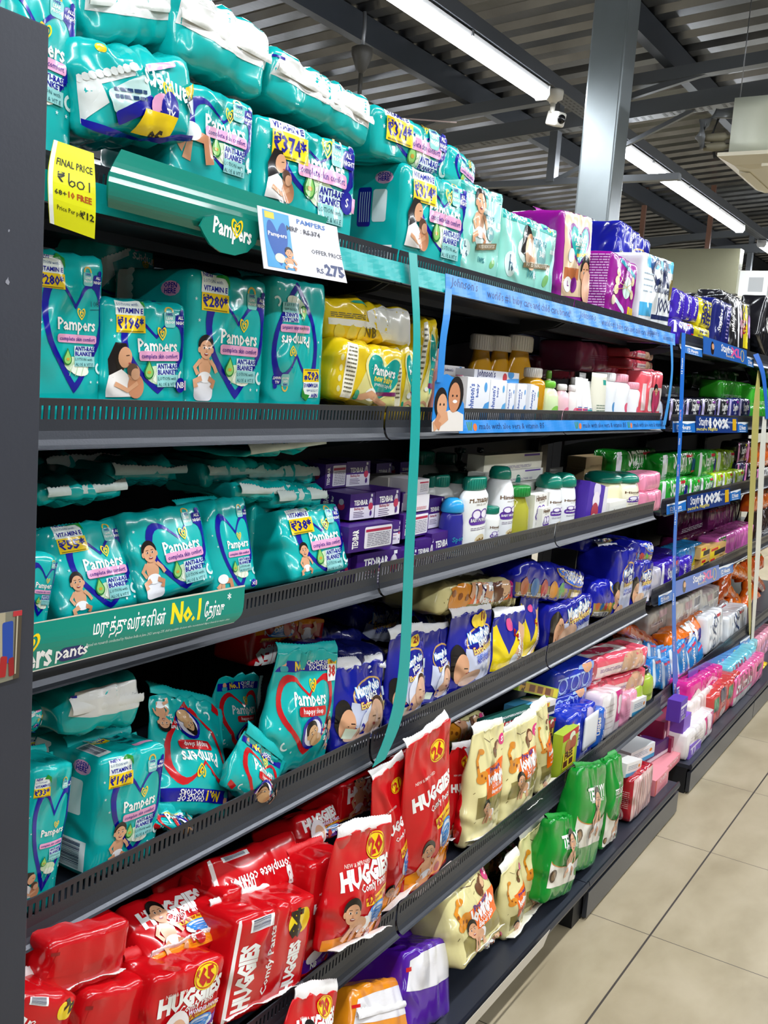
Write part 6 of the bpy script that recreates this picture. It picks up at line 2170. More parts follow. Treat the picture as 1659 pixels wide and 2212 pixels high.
carton((2.3,1.028,1.324), (0,1,4), (0.067,0.112,0.055), 'white baby care carton, fourth from the left in the upright row', group='baby toiletry cartons on the second shelf', col='#e9ebf0', front='john', opt={'blob': '#4a94d8'})
carton((2.378,1.028,1.324), (0,5,6), (0.083,0.111,0.055), 'white baby care carton, fifth from the left in the upright row', group='baby toiletry cartons on the second shelf', col='#e9ebf0', front='john', opt={'blob': '#3fb0a8'})
bottle('lotion_bottle', 'small pink bottle left of the upright baby cartons', 'bottle', None, frame((2.025,1.048,1.324), (0,0,0)), 0.0410, 0.1215, 'flip', '#dca4b4', '#c87a94')
bottle('oil_bottle', 'golden oil bottle with white cap right of the baby cartons', 'bottle', None, frame((2.433,1.028,1.324), (0,0,0)), 0.0918, 0.1558, 'round', '#b08a1c', '#ece8e2', bmat=AMBER)
bottle('lotion_bottle', 'slim green capped bottle behind the golden oil bottle', 'bottle', None, frame((2.658,1.098,1.324), (0,0,0)), 0.0339, 0.1555, 'flip', '#cfd8a0', '#6aa83a')
bottle('lotion_bottle', 'small clear bottle with lime green cap on the second shelf', 'bottle', None, frame((2.51,1.018,1.324), (0,0,0)), 0.0776, 0.1261, 'flip', '#cfe0b0', '#6fc23a', art=art_plain(1.2, fg='#4a8a3a', band='#7fc04a', kind=3))
bottle('lotion_bottle', 'pale pink baby lotion bottle with white cap', 'bottle', None, frame((2.589,1.018,1.324), (0,0,0)), 0.0612, 0.1201, 'flip', '#e8bcc4', '#f0ecec', art=art_plain(1.4, fg='#c8506a', band='#e0708c', kind=3))
bottle('lotion_bottle', 'slim white lotion bottle right of the pale pink one', 'bottle', None, frame((2.65,1.018,1.324), (0,0,0)), 0.0458, 0.1195, 'flip', '#ece4e0', '#f0ecec', art=art_plain(1.4, fg='#c8506a', band='#e0708c', kind=3))
bottle('lotion_bottle', 'white bottle behind the slim white lotion bottle', 'bottle', None, frame((2.774,1.068,1.324), (0,0,0)), 0.0369, 0.1424, 'flip', '#ece8e4', '#e8e4e0', art=art_plain(1.4, fg='#c8506a', band='#e0708c', kind=3))
tube_pack('cream_tube', 'white baby cream tube with dark pink band', 'cream tube', 'baby cream tubes', frame((2.693,1.018,1.324), (0,0,0)), 0.0543, 0.1424, 0.030, '#f0ecec', '#f2f0ee', art=art_plain(2.0, fg='#4a5a9a', band='#d8405a', kind=0))
tube_pack('cream_tube', 'white baby cream tube with bright pink band', 'cream tube', 'baby cream tubes', frame((2.74,1.018,1.324), (0,0,0)), 0.0484, 0.1403, 0.030, '#f0eeee', '#f2f0ee', art=art_plain(2.0, fg='#4a5a9a', band='#e05070', kind=0))
tube_pack('cream_tube', 'white baby cream tube with green band', 'cream tube', 'baby cream tubes', frame((2.787,1.018,1.324), (0,0,0)), 0.0613, 0.1341, 0.030, '#eef0ee', '#f2f0ee', art=art_plain(2.0, fg='#4a5a9a', band='#2aa89c', kind=0))
tube_pack('cream_tube', 'white baby cream tube with gold band', 'cream tube', 'baby cream tubes', frame((2.876,1.078,1.324), (0,0,0)), 0.0544, 0.1590, 0.030, '#e9e6e2', '#f2f0ee', art=art_plain(2.0, fg='#4a5a9a', band='#c8a040', kind=0))
tube_pack('cream_tube', 'large cream coloured tube with green dot on the second shelf', 'cream tube', None, frame((2.836,1.008,1.324), (0,0,0)), 0.1308, 0.1601, 0.035, '#dedccb', '#e9e7dc', art=art_plain(2.2, fg='#7a8a7a', band2='#2a9a8c'))
bottle('powder_bottle', 'white baby powder bottle with white cap beside the large tube', 'bottle', 'powder bottles on the second shelf', frame((2.965,1.018,1.324), (0,0,0)), 0.1017, 0.1660, 'talc', '#e9edf2', '#f2f2f4', art=art_plain(1.6, fg='#3a6ab0', band='#4a90c8', kind=1))
bottle('powder_bottle', 'powder bottle with pink cap peeking behind white ones', 'bottle', 'powder bottles on the second shelf', frame((3.183,1.068,1.324), (0,0,0)), 0.0554, 0.1572, 'talc', '#e9edf2', '#f0c4cc', art=art_plain(1.6, fg='#3a6ab0', band='#4a90c8', kind=1))
bottle('powder_bottle', 'short white powder bottle with blue print', 'bottle', 'powder bottles on the second shelf', frame((3.051,1.018,1.324), (0,0,0)), 0.0711, 0.1202, 'talc', '#e9edf2', '#f2f2f4', art=art_plain(1.6, fg='#3a6ab0', band='#4a90c8', kind=1))
bottle('powder_bottle', 'large white powder bottle with pink cap', 'bottle', 'powder bottles on the second shelf', frame((3.057,1.008,1.324), (0,0,0)), 0.1435, 0.1661, 'talc', '#eef0f4', '#e8a0b0', art=art_plain(1.6, fg='#d04a5c', band='#e0607c', kind=1))
bottle('powder_bottle', 'small white powder bottle with pink cap beside coral pouch', 'bottle', 'powder bottles on the second shelf', frame((3.17,1.008,1.324), (0,0,0)), 0.0905, 0.1445, 'talc', '#eef0f4', '#e8a0b0', art=art_plain(1.6, fg='#d04a5c', band='#e0607c', kind=1))
pack('wipes', (3.315,1.012,1.325), (-0,-0.6,0), (0.236,0.187,0.06,0.22), 'coral wipes pouch standing at the end of the second shelf', {'art': 'babycard', 'col': '#e65a66', 'fin': 'T'}, 27, 'coral wipes')
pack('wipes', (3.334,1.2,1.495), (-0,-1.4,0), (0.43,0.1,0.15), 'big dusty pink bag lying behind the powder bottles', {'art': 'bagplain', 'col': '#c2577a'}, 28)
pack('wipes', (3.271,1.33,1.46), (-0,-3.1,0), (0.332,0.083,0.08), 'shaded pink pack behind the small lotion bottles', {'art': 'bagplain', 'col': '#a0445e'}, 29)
pack('wipes', (3.502,1.12,1.555), (0,0,0), (0.281,0.032,0.09), 'upper coral wipes pack lying at the end of the second shelf', {'art': 'wipes', 'col': '#df5862'}, 30, 'coral wipes')
pack('wipes', (3.515,1.12,1.516), (0,0,0), (0.284,0.037,0.09), 'lower coral wipes pack lying at the end of the second shelf', {'art': 'wipes', 'col': '#df5862'}, 31, 'coral wipes')
pack('wipes', (3.611,1.168,1.324), (0,0,0), (0.214,0.193,0.09,0.611), 'coral wipes pack under the two lying ones, behind powder bottles', {'art': 'wipes', 'col': '#d95260'}, 33, 'coral wipes')
# third shelf
pack('teal', (0.801,1.007,1.03), (-0,13.1,0), (0.058,0.152,0.12,0.459), 'teal pack cut by the end panel behind the green slogan board', {'who': '', 'price': ''}, 34, 'teal packs on the third shelf')
pack('teal', (0.943,1.01,1.082), (-22.5,-1,0), (0.139,0.131,0.12), 'leaning teal pack tagged 55 with laughing baby', {'who': 'baby', 'price': '55', 'px': 0.34, 'fin': 'T'}, 35, 'teal packs on the third shelf')
pack('teal', (1.081,1,1.09), (-17.7,-2.9,0), (0.157,0.132,0.13), 'plump teal pack with black haired toddler on the third shelf', {'who': 'stand', 'price': '', 'px': 0.3, 'fin': 'R'}, 36, 'teal packs on the third shelf')
pack('teal', (1.21,1,1.072), (-15.1,0.2,0), (0.107,0.154,0.11), 'slim teal pack marked 2XL leaning by the end of the slogan board', {'who': 'legs', 'price': '', 'size': 'XL', 'fin': 'T'}, 37, 'teal packs on the third shelf')
pack('teal', (1.375,1.09,1.048), (-0,4.2,0), (0.082,0.148,0.1), 'shaded teal pack standing behind the slim 2XL one', {'who': '', 'price': ''}, 38, 'teal packs on the third shelf')
pack('teal', (1.445,1,1.068), (-18,-0.6,0), (0.183,0.129,0.12), 'teal pack leaning against the purple soap cartons', {'who': 'baby', 'price': '38', 'px': 0.36}, 39, 'teal packs on the third shelf')
pack('tealp', (0.963,1.08,1.22), (-0,-0.9,0), (0.149,0.037,0.17), 'teal pack with white scalloped seam lying above the tag 55 pack', {'fin': 'm', 'shape': {'cell': 0.014}}, 40, 'teal packs lying on the third shelf pile')
pack('tealp', (1.144,1.14,1.23), (-0,1.2,0), (0.163,0.041,0.17), 'teal pack lying crumpled above the plump toddler pack', {'fin': 'm', 'shape': {'cell': 0.014}}, 41, 'teal packs lying on the third shelf pile')
pack('tealp', (1.329,1.12,1.22), (-0,1.5,0), (0.154,0.047,0.17), 'teal pack lying with white seam above the slim 2XL pack', {'fin': 'm', 'shape': {'cell': 0.014}}, 42, 'teal packs lying on the third shelf pile')
pack('tealp', (1.474,1.12,1.212), (-0,1.8,0), (0.24,0.043,0.17), 'long teal pack lying highest on the pile by the soap cartons', {'fin': 'm', 'shape': {'cell': 0.014}}, 43, 'teal packs lying on the third shelf pile')
pack('tealp', (1.356,1.07,1.197), (-0,3.8,0), (0.158,0.035,0.17), 'teal pack lying in the middle of the pile, white seam showing', {'fin': 'm', 'shape': {'cell': 0.014}}, 44, 'teal packs lying on the third shelf pile')
pack('tealp', (1.443,1.06,1.178), (-0,1.5,0), (0.148,0.043,0.17), 'teal pack lying just above the one leaning on soap cartons', {'fin': 'm', 'shape': {'cell': 0.014}}, 45, 'teal packs lying on the third shelf pile')
pack('tealp', (1.083,1.22,1.24), (-0,0.3,0), (0.164,0.032,0.17), 'deeply shaded teal pack at the back of the third shelf', {'fin': 'm', 'shape': {'cell': 0.014}}, 46, 'teal packs lying on the third shelf pile')
pack('tealp', (1.396,1.06,1.282), (-0,-3.7,0), (0.226,0.021,0.17), 'teal pack hanging under the second shelf, bar code showing', {'fin': 'm', 'shape': {'cell': 0.014}}, 47, 'teal packs lying on the third shelf pile')
carton((1.599,1,1.098), (0,0,-3), (0.148,0.05,0.075), 'purple soap carton, big label side out, second row from the bottom', group='purple soap cartons', front='soapback', name='soap_carton', cat='soap carton', col='#3c1572', left='soapend')
carton((1.74,1.03,1.09), (0,0,-3), (0.032,0.049,0.075), 'purple soap carton, slim one showing right of the big labelled carton', group='purple soap cartons', front='soap', name='soap_carton', cat='soap carton', col='#3c1572', left='soapend')
carton((1.648,1.008,1.024), (0,0,-3), (0.152,0.065,0.075), 'purple soap carton, bottom row, leftmost', group='purple soap cartons', front='soap', name='soap_carton', cat='soap carton', col='#3c1572', left='soapend')
carton((1.761,1.008,1.024), (0,0,-3), (0.071,0.056,0.075), 'purple soap carton, bottom row, second, crossed by the ribbon', group='purple soap cartons', front='soap', name='soap_carton', cat='soap carton', col='#3c1572', left='soapend')
carton((1.847,1.018,1.024), (0,0,-3), (0.08,0.068,0.075), 'purple soap carton, bottom row, just right of the ribbon', group='purple soap cartons', front='soap', name='soap_carton', cat='soap carton', col='#3c1572', left='soapend')
carton((1.934,1.018,1.024), (0,0,2), (0.128,0.077,0.075), 'purple soap carton, bottom row, rightmost, beside the blue bottles', group='purple soap cartons', front='soap', name='soap_carton', cat='soap carton', col='#3c1572', left='soapend')
carton((1.606,1.03,1.153), (0,0,-3), (0.081,0.051,0.075), 'purple soap carton, third row, leftmost', group='purple soap cartons', front='soap', name='soap_carton', cat='soap carton', col='#3c1572', left='soapend')
carton((1.699,1.03,1.152), (0,0,2), (0.101,0.053,0.075), 'purple soap carton, third row, second from left', group='purple soap cartons', front='soap', name='soap_carton', cat='soap carton', col='#3c1572', left='soapend')
carton((1.821,1.03,1.097), (0,0,2), (0.116,0.052,0.075), 'purple soap carton, second row, right of the ribbon', group='purple soap cartons', front='soapback', name='soap_carton', cat='soap carton', col='#3c1572', left='soapend')
carton((1.941,1.05,1.103), (0,0,2), (0.08,0.069,0.075), 'purple soap carton, tall one standing right of the ribbon below the white carton', group='purple soap cartons', front='soap', name='soap_carton', cat='soap carton', col='#3c1572', left='soapend')
carton((1.838,1.06,1.146), (0,0,2), (0.068,0.044,0.075), 'purple soap carton, third row, crossed by the ribbon', group='purple soap cartons', front='soap', name='soap_carton', cat='soap carton', col='#3c1572', left='soapend')
carton((1.691,1.1,1.205), (0,0,-3), (0.081,0.046,0.075), 'purple soap carton, top row, right of the white labelled one', group='purple soap cartons', front='soap', name='soap_carton', cat='soap carton', col='#3c1572', left='soapend')
carton((1.611,1.1,1.205), (0,0,2), (0.077,0.049,0.075), 'purple soap carton, top row, leftmost with white label', group='purple soap cartons', front='soapback', name='soap_carton', cat='soap carton', col='#3c1572', left='soapend')
carton((1.953,1.2,1.178), (0,0,2), (0.072,0.054,0.075), 'purple soap carton, shaded top row, behind the ribbon', group='purple soap cartons', front='soap', name='soap_carton', cat='soap carton', col='#3c1572', left='soapend')
carton((2.086,1.22,1.18), (0,0,2), (0.058,0.048,0.075), 'purple soap carton, shaded top row, farthest back by the ribbon', group='purple soap cartons', front='soap', name='soap_carton', cat='soap carton', col='#3c1572', left='soapend')
carton((1.549,1.028,1.024), (0,0,-3), (0.049,0.07,0.075), 'purple soap carton, bottom row, end showing beside the leaning teal pack', group='purple soap cartons', front='soapend', name='soap_carton', cat='soap carton', col='#3c1572', left='soapend')
carton((1.586,1.05,1.09), (0,0,-3), (0.034,0.055,0.075), 'purple soap carton, second row, dark end showing beside the teal pack', group='purple soap cartons', front='soapend', name='soap_carton', cat='soap carton', col='#3c1572', left='soapend')
carton((1.85,1.04,1.186), (0,0,0), (0.067,0.032,0.06), 'white carton with purple print on the soap cartons, right of ribbon', group='white cartons among the soap', col='#e2dfe6', front='soapback')
carton((1.84,1.03,1.151), (0,0,0), (0.063,0.036,0.05), 'white carton standing under the printed one, right of the ribbon', group='white cartons among the soap', col='#e9e6ee', front='plain', opt={'fg': '#c03a4c', 'seed': 3})
carton((1.863,1.1,1.19), (0,0,0), (0.107,0.026,0.07), 'grey carton lying on the purple soap, left of the ribbon', group='white cartons among the soap', col='#b8b4ae', front='plain', opt={'fg': '#4a3a7a', 'seed': 5})
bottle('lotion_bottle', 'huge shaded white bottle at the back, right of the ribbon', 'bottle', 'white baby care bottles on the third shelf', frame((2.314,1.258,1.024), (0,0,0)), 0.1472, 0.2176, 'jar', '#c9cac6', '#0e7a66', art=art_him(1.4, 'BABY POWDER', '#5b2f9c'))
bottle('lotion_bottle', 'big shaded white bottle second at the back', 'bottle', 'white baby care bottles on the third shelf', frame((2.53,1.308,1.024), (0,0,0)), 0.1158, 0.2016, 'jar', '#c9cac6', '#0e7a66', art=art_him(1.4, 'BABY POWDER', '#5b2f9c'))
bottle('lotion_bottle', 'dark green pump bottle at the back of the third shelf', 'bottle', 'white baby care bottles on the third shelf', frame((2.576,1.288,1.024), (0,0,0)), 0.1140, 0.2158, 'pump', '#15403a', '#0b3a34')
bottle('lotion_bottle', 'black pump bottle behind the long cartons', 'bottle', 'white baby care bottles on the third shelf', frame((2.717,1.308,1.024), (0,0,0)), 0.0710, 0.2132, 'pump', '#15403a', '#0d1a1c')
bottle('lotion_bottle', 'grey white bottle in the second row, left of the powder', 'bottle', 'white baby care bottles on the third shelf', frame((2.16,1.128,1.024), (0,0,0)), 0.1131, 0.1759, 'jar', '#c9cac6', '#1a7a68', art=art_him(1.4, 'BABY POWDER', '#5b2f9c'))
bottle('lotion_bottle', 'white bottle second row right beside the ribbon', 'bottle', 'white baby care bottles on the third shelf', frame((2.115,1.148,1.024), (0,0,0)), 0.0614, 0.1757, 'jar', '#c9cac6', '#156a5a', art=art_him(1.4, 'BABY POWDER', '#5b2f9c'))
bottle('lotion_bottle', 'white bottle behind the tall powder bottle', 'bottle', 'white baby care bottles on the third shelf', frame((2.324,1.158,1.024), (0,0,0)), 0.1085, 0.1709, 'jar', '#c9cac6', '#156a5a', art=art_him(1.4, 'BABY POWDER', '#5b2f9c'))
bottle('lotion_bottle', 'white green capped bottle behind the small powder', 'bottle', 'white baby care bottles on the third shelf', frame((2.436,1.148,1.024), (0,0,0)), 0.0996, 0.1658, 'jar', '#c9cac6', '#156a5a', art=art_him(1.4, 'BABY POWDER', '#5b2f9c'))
bottle('shampoo_bottle', 'dark blue bottle with light blue cap, left of three by the soap', 'bottle', 'dark blue bottles', frame((2.003,1.038,1.024), (0,0,0)), 0.0550, 0.1385, 'dome', '#2a2a8c', '#2a9ad8', art=art_plain(1.1, fg='#2a9ac0', word='Sporty', band='#eef4f6', kind=0, wcol='#2a86a8'))
bottle('shampoo_bottle', 'dark blue bottle with light blue cap, front of three by the soap', 'bottle', 'dark blue bottles', frame((1.98,1.003,1.024), (0,0,0)), 0.0734, 0.1466, 'dome', '#2a2a8c', '#2a9ad8', art=art_plain(1.1, fg='#2a9ac0', word='Sporty', band='#eef4f6', kind=0, wcol='#2a86a8'))
bottle('shampoo_bottle', 'dark blue bottle with light blue cap, right of three by the soap', 'bottle', 'dark blue bottles', frame((2.09,1.038,1.024), (0,0,0)), 0.0538, 0.1293, 'dome', '#2a2a8c', '#2a9ad8', art=art_plain(1.1, fg='#2a9ac0', word='Sporty', band='#eef4f6', kind=0, wcol='#2a86a8'))
bottle('powder_bottle', 'tall white baby powder bottle with green cap and purple badge', 'bottle', None, frame((2.075,1.003,1.024), (0,0,0)), 0.1281, 0.1902, 'talc', '#eef0ee', '#0e7a66', art=art_him(1.4, 'BABY POWDER', '#5b2f9c'), d=0.045, z01=(0.1, 0.8))
bottle('powder_bottle', 'white powder bottle standing just behind the smallest one', 'bottle', None, frame((2.269,1.038,1.024), (0,0,0)), 0.0999, 0.1429, 'talc', '#eceeec', '#0e7a66', art=art_him(1.4, 'BABY POWDER', '#5b2f9c'))
bottle('powder_bottle', 'smallest white powder bottle with green cap', 'bottle', None, frame((2.173,1.003,1.024), (0,0,0)), 0.0661, 0.1145, 'talc', '#eef0ee', '#0e7a66', art=art_him(1.4, 'BABY POWDER', '#5b2f9c'))
bottle('lotion_bottle', 'tall white lotion bottle with green flip cap', 'bottle', None, frame((2.276,1.018,1.024), (0,0,0)), 0.1071, 0.2042, 'tall', '#eceef0', '#0e7a66', art=art_him(1.9, 'BABY MASSAGE', '#5b2f9c'), z01=(0.08, 0.7))
bottle('lotion_bottle', 'white lotion bottle peeking behind the tall flip cap one', 'bottle', None, frame((2.485,1.088,1.024), (0,0,0)), 0.0498, 0.1682, 'tall', '#e4e6e8', '#0e7a66')
bottle('oil_bottle', 'yellow green oil bottle with green cap', 'bottle', None, frame((2.346,1.003,1.024), (0,0,0)), 0.1013, 0.1545, 'oil', '#a7a540', '#1e8a3c', bmat=OLIVE)
carton((2.5,1.12,1.202), (0,0,0), (0.378,0.045,0.05), 'long cream carton lying highest in the stack of three', group='white baby care cartons on the third shelf', col='#dcd8c8', front='plain', opt={'fg': '#6a5a8c', 'band2': '#5b2f9c', 'seed': 0})
carton((2.468,1.1,1.173), (0,0,0), (0.375,0.032,0.05), 'long cream carton lying in the middle in the stack of three', group='white baby care cartons on the third shelf', col='#e6e6de', front='plain', opt={'fg': '#6a5a8c', 'band2': '#5b2f9c', 'seed': 1})
carton((2.531,1.08,1.137), (0,0,0), (0.224,0.034,0.05), 'long cream carton lying lowest in the stack of three', group='white baby care cartons on the third shelf', col='#e6e6de', front='plain', opt={'fg': '#6a5a8c', 'band2': '#5b2f9c', 'seed': 2})
carton((2.466,1.018,1.024), (0,0,5), (0.109,0.127,0.045), 'upright white carton with purple badge, left of three', group='white baby care cartons on the third shelf', col='#e8e8e2', front='him', opt={'word': 'BABY'})
carton((2.583,1.028,1.024), (0,0,5), (0.103,0.127,0.045), 'upright white carton with purple badge, right of three', group='white baby care cartons on the third shelf', col='#e8e8e2', front='him', opt={'word': 'MASSAGE'})
carton((2.474,1.003,1.024), (0,0,5), (0.072,0.091,0.045), 'upright white carton with purple badge, small front of three', group='white baby care cartons on the third shelf', col='#e8e8e2', front='him', opt={'word': 'RASH'})
bottle('shampoo_bottle', 'white green domed cap shampoo bottle, left of the pair', 'bottle', 'white baby care bottles on the third shelf', frame((2.578,1.008,1.024), (0,0,0)), 0.1069, 0.1729, 'dome', '#eceef0', '#0e7a66', art=art_him(1.9, 'SHAMPOO', '#5b2f9c'))
bottle('shampoo_bottle', 'white green domed cap shampoo bottle, right of the pair', 'bottle', 'white baby care bottles on the third shelf', frame((2.67,1.003,1.024), (0,0,0)), 0.1061, 0.1719, 'dome', '#eceef0', '#0e7a66', art=art_him(1.9, 'SHAMPOO', '#5b2f9c'))
bottle('shampoo_bottle', 'white green capped bottle behind the shampoo pair', 'bottle', 'white baby care bottles on the third shelf', frame((2.712,1.088,1.024), (0,0,0)), 0.0571, 0.1630, 'dome', '#e0e2e2', '#0e7a66')
carton((2.824,1.028,1.024), (0,0,0), (0.075,0.14,0.04), 'slim violet carton standing upright beside the shampoo pair', group='violet cartons', col='#46259a', front='violet', name='carton')
carton((2.835,1.003,1.024), (0,9,0), (0.137,0.137,0.035), 'violet carton leaning with round pictures on it', group='violet cartons', col='#4a2aa4', front='circles')
carton((2.929,1.008,1.024), (0,0,0), (0.076,0.118,0.04), 'narrow white and red carton right of the leaning violet one', group='white baby care cartons on the third shelf', col='#e4e0e4', front='plain', opt={'fg': '#5b2f9c', 'band': '#c03a5c', 'kind': 2})
carton((3.127,1.058,1.024), (0,0,0), (0.055,0.108,0.04), 'white carton behind the small soap carton', group='white baby care cartons on the third shelf', col='#dedede', front='plain', opt={'fg': '#5b5f7c'})
carton((3.048,0.998,1.024), (0,0,0), (0.164,0.07,0.05), 'small white soap carton before the cream lotion bottles', group='white baby care cartons on the third shelf', col='#e8e8e0', front='plain', opt={'fg': '#8a8c7a', 'word': 'Aveno'})
bottle('lotion_bottle', 'cream lotion bottle with back label and green cap', 'bottle', 'white baby care bottles on the third shelf', frame((3.151,1.028,1.024), (0,0,0)), 0.1793, 0.1500, 'dome', '#e6e0b4', '#0e7a66', art=art_plain(1.4, fg='#8a7a30', seed=4))
bottle('lotion_bottle', 'cream lotion bottle with purple badge and green cap', 'bottle', 'white baby care bottles on the third shelf', frame((3.266,1.008,1.024), (0,0,0)), 0.1726, 0.1455, 'dome', '#e9e4cc', '#0e7a66', art=art_him(1.4, 'BABY LOTION', '#5b2f9c'))
bottle('lotion_bottle', 'green capped bottle between the two cream lotion bottles', 'bottle', 'white baby care bottles on the third shelf', frame((3.424,1.088,1.024), (0,0,0)), 0.1043, 0.1343, 'dome', '#dcd8c0', '#0e7a66')
pack('wipes', (3.459,1.02,1.096), (0,0,0), (0.21,0.067,0.09), 'pink pack on top at the right end of the third shelf', {'art': 'bagplain', 'col': '#e68fac'}, 51, 'pink packs ending the third shelf')
pack('wipes', (3.438,1.008,1.024), (0,0,0), (0.232,0.077,0.09,0.283), 'pink pack underneath at the right end of the third shelf', {'art': 'bagplain', 'col': '#e58aa6'}, 52, 'pink packs ending the third shelf')
carton((3.473,1.22,1.159), (0,0,0), (0.296,0.041,0.07), 'brown kraft carton on top at the back of the third shelf', group='kraft cartons', col='#a8916a', front='plain', opt={'fg': '#5a4a2c', 'seed': 6})
carton((3.46,1.22,1.119), (0,0,0), (0.285,0.041,0.07), 'brown kraft carton below at the back of the third shelf', group='kraft cartons', col='#9c8560', front='plain', opt={'fg': '#5a4a2c', 'seed': 7})
carton((3.471,1.248,1.024), (0,0,0), (0.171,0.093,0.07), 'brown kraft carton standing under the lying kraft pair', group='kraft cartons', col='#8f7a58')
tube_pack('cream_tube', 'grey tube behind the shampoo pair on the third shelf', 'cream tube', None, frame((3.064,1.208,1.024), (0,0,0)), 0.1138, 0.1513, 0.030, '#a8a8a4', '#8a8a86')
# fourth shelf
pack('teale', (0.964,1.03,0.897), (-0,4.9,0), (0.137,0.079,0.18), 'teal pack lying with a big grey white end under the slogan board', {'fin': 'm'}, 53, 'teal packs on the fourth shelf')
pack('tealb', (0.848,1.05,0.918), (-0,14.8,0), (0.041,0.05,0.14), 'teal pack just showing between end panel and the white ended pack', {'price': '38'}, 54, 'teal packs on the fourth shelf')
pack('teal', (0.947,1.14,0.804), (-0,10.6,0), (0.093,0.068,0.12), 'shaded teal pack priced 39 behind the low front pack', {'who': '', 'price': '39'}, 55, 'teal packs on the fourth shelf')
pack('teal', (0.821,0.997,0.694), (0,8.7,-0), (0.077,0.204,0.12,0.144), 'narrow teal pack with mother photo beside the end panel, fourth shelf', {'who': 'mum', 'price': '33', 'px': 0.4}, 56, 'teal packs on the fourth shelf')
pack('teal', (0.982,0.997,0.694), (-0,5.3,0), (0.13,0.178,0.15,0.101), 'big teal pack priced 149 on the fourth shelf', {'who': 'baby', 'price': '149', 'side': 'tealside', 'top': 'tealtop', 'px': 0.45}, 57, 'teal packs on the fourth shelf')
pack('sleep', (1.15,1,0.719), (-24.7,21.1,0), (0.181,0.192,0.05), 'teal pack with red heart standing upside down', {'price': '', 'flip': True}, 58, 'red heart packs on the fourth shelf')
pack('sleep', (1.355,1.1,0.738), (-0,10.8,0), (0.124,0.135,0.05), 'shaded teal red heart pack behind, white seam on its right edge', {'price': '', 'fin': 'r'}, 59, 'red heart packs on the fourth shelf')
pack('sleep', (1.244,0.975,0.713), (0,37.1,0), (0.139,0.099,0.05), 'teal red heart pack tumbled over the shelf edge', {'price': ''}, 60, 'red heart packs on the fourth shelf')
pack('sleep', (1.404,0.997,0.707), (-0,11.1,0), (0.202,0.223,0.05,0.129), 'upright teal red heart pack priced 38', {'price': '38', 'fin': 'T', 'shape': {'slump': 0, 'px': 0.45}}, 61, 'red heart packs on the fourth shelf')
pack('sleep', (1.08,0.985,0.718), (-0,22.1,0), (0.095,0.027,0.05), 'small red and teal pack lying low at the lip of the fourth shelf', {'price': ''}, 62, 'red heart packs on the fourth shelf')
pack('red', (1.544,1.14,0.852), (0,8.5,0), (0.235,0.092,0.1), 'shaded red pack lying at the back of the fourth shelf', {'price': '', 'flip': True}, 63)
pack('white_end', (1.728,1.14,0.819), (-0,12.3,0), (0.194,0.074,0.1), 'shaded dark blue pack at the back right of the red one', None, 64, 'blue packs on the fourth shelf')
pack('poko', (1.993,1.22,0.793), (-0,11.5,0), (0.223,0.09,0.1), 'shaded blue pack highest at the back, left of the ribbon', {'baby_': False}, 65, 'blue packs on the fourth shelf')
pack('white_end', (1.602,1.06,0.833), (-0,10.2,0), (0.199,0.06,0.12), 'blue pouch lying with a white band above the newborn pack', {'fin': 'm'}, 66, 'blue packs on the fourth shelf')
pack('white_end', (1.66,1.03,0.802), (-0,10.4,0), (0.222,0.081,0.1), 'blue pouch lying with a wide white end, left of the ribbon', {'fin': 'm'}, 67, 'blue packs on the fourth shelf')
pack('pokop', (1.611,0.997,0.696), (-0,5.6,0), (0.176,0.166,0.05,0.138), 'blue pouch with sleeping newborn, left of the ribbon', {'sleep': True, 'fin': 'tb'}, 68, 'blue packs on the fourth shelf')
pack('pokop', (1.799,0.997,0.69), (0,2,-0), (0.148,0.201,0.05,0.154), 'blue pouch tagged 20 right beside the ribbon', {'tag': '20', 'sleep': True, 'fin': 'tb'}, 69, 'blue packs on the fourth shelf')
pack('pokop', (1.947,1.012,0.694), (-0,4.9,0), (0.138,0.173,0.05,0.108), 'blue pouch tucked right of the tag 20 pouch', {'sleep': True, 'baby_': False}, 70, 'blue packs on the fourth shelf')
pack('pokop', (2.073,1.1,0.781), (-0,12.4,0), (0.231,0.101,0.05), 'shaded blue pouch tagged 22 behind the tag 20 pouch', {'tag': '22', 'fin': 'tb'}, 71, 'blue packs on the fourth shelf')
pack('pokop', (2.114,1.002,0.694), (-0,3.1,0), (0.222,0.19,0.05,0.129), 'blue pouch with extra absorb print and dark haired mother', {'tag': '18', 'fin': 'tb'}, 72, 'blue packs on the fourth shelf')
pack('pokoy', (2.318,0.997,0.696), (-0,4.6,-0), (0.2,0.152,0.045,0.073), 'yellow and blue pouch, left one of the two', None, 73, 'yellow pouches')
pack('pokoy', (2.474,1.012,0.694), (-0,5.3,0), (0.127,0.175,0.045), 'yellow and blue pouch, right one with white crimp on top', {'fin': 'tb'}, 74, 'yellow pouches')
pack('poko', (2.744,1.002,0.689), (-0,0.6,0), (0.329,0.13,0.13,0.109), 'blue pack with mother and baby under the big lying blue pack', None, 75, 'blue packs on the fourth shelf')
pack('gold', (2.62,1.02,0.83), (0,10.7,0), (0.511,0.106,0.18), 'big blue and gold pack lying on the others of the fourth shelf', None, 76, 'blue packs on the fourth shelf')
pack('lovs', (2.2,1.04,0.868), (-0,6.3,0), (0.449,0.08,0.16), 'cream bag lying high on the fourth shelf right of the ribbon', None, 77)
pack('gold', (3.067,1.012,0.707), (-0,8.5,0), (0.259,0.125,0.1), 'torn blue and gold pack with white lining hanging out', {'fin': 'r'}, 78, 'blue packs on the fourth shelf')
pack('poko', (3.192,1.002,0.696), (-0,4.8,0), (0.206,0.229,0.14,0.037), 'upright blue pack with boy in white, right of the torn pack', None, 79, 'blue packs on the fourth shelf')
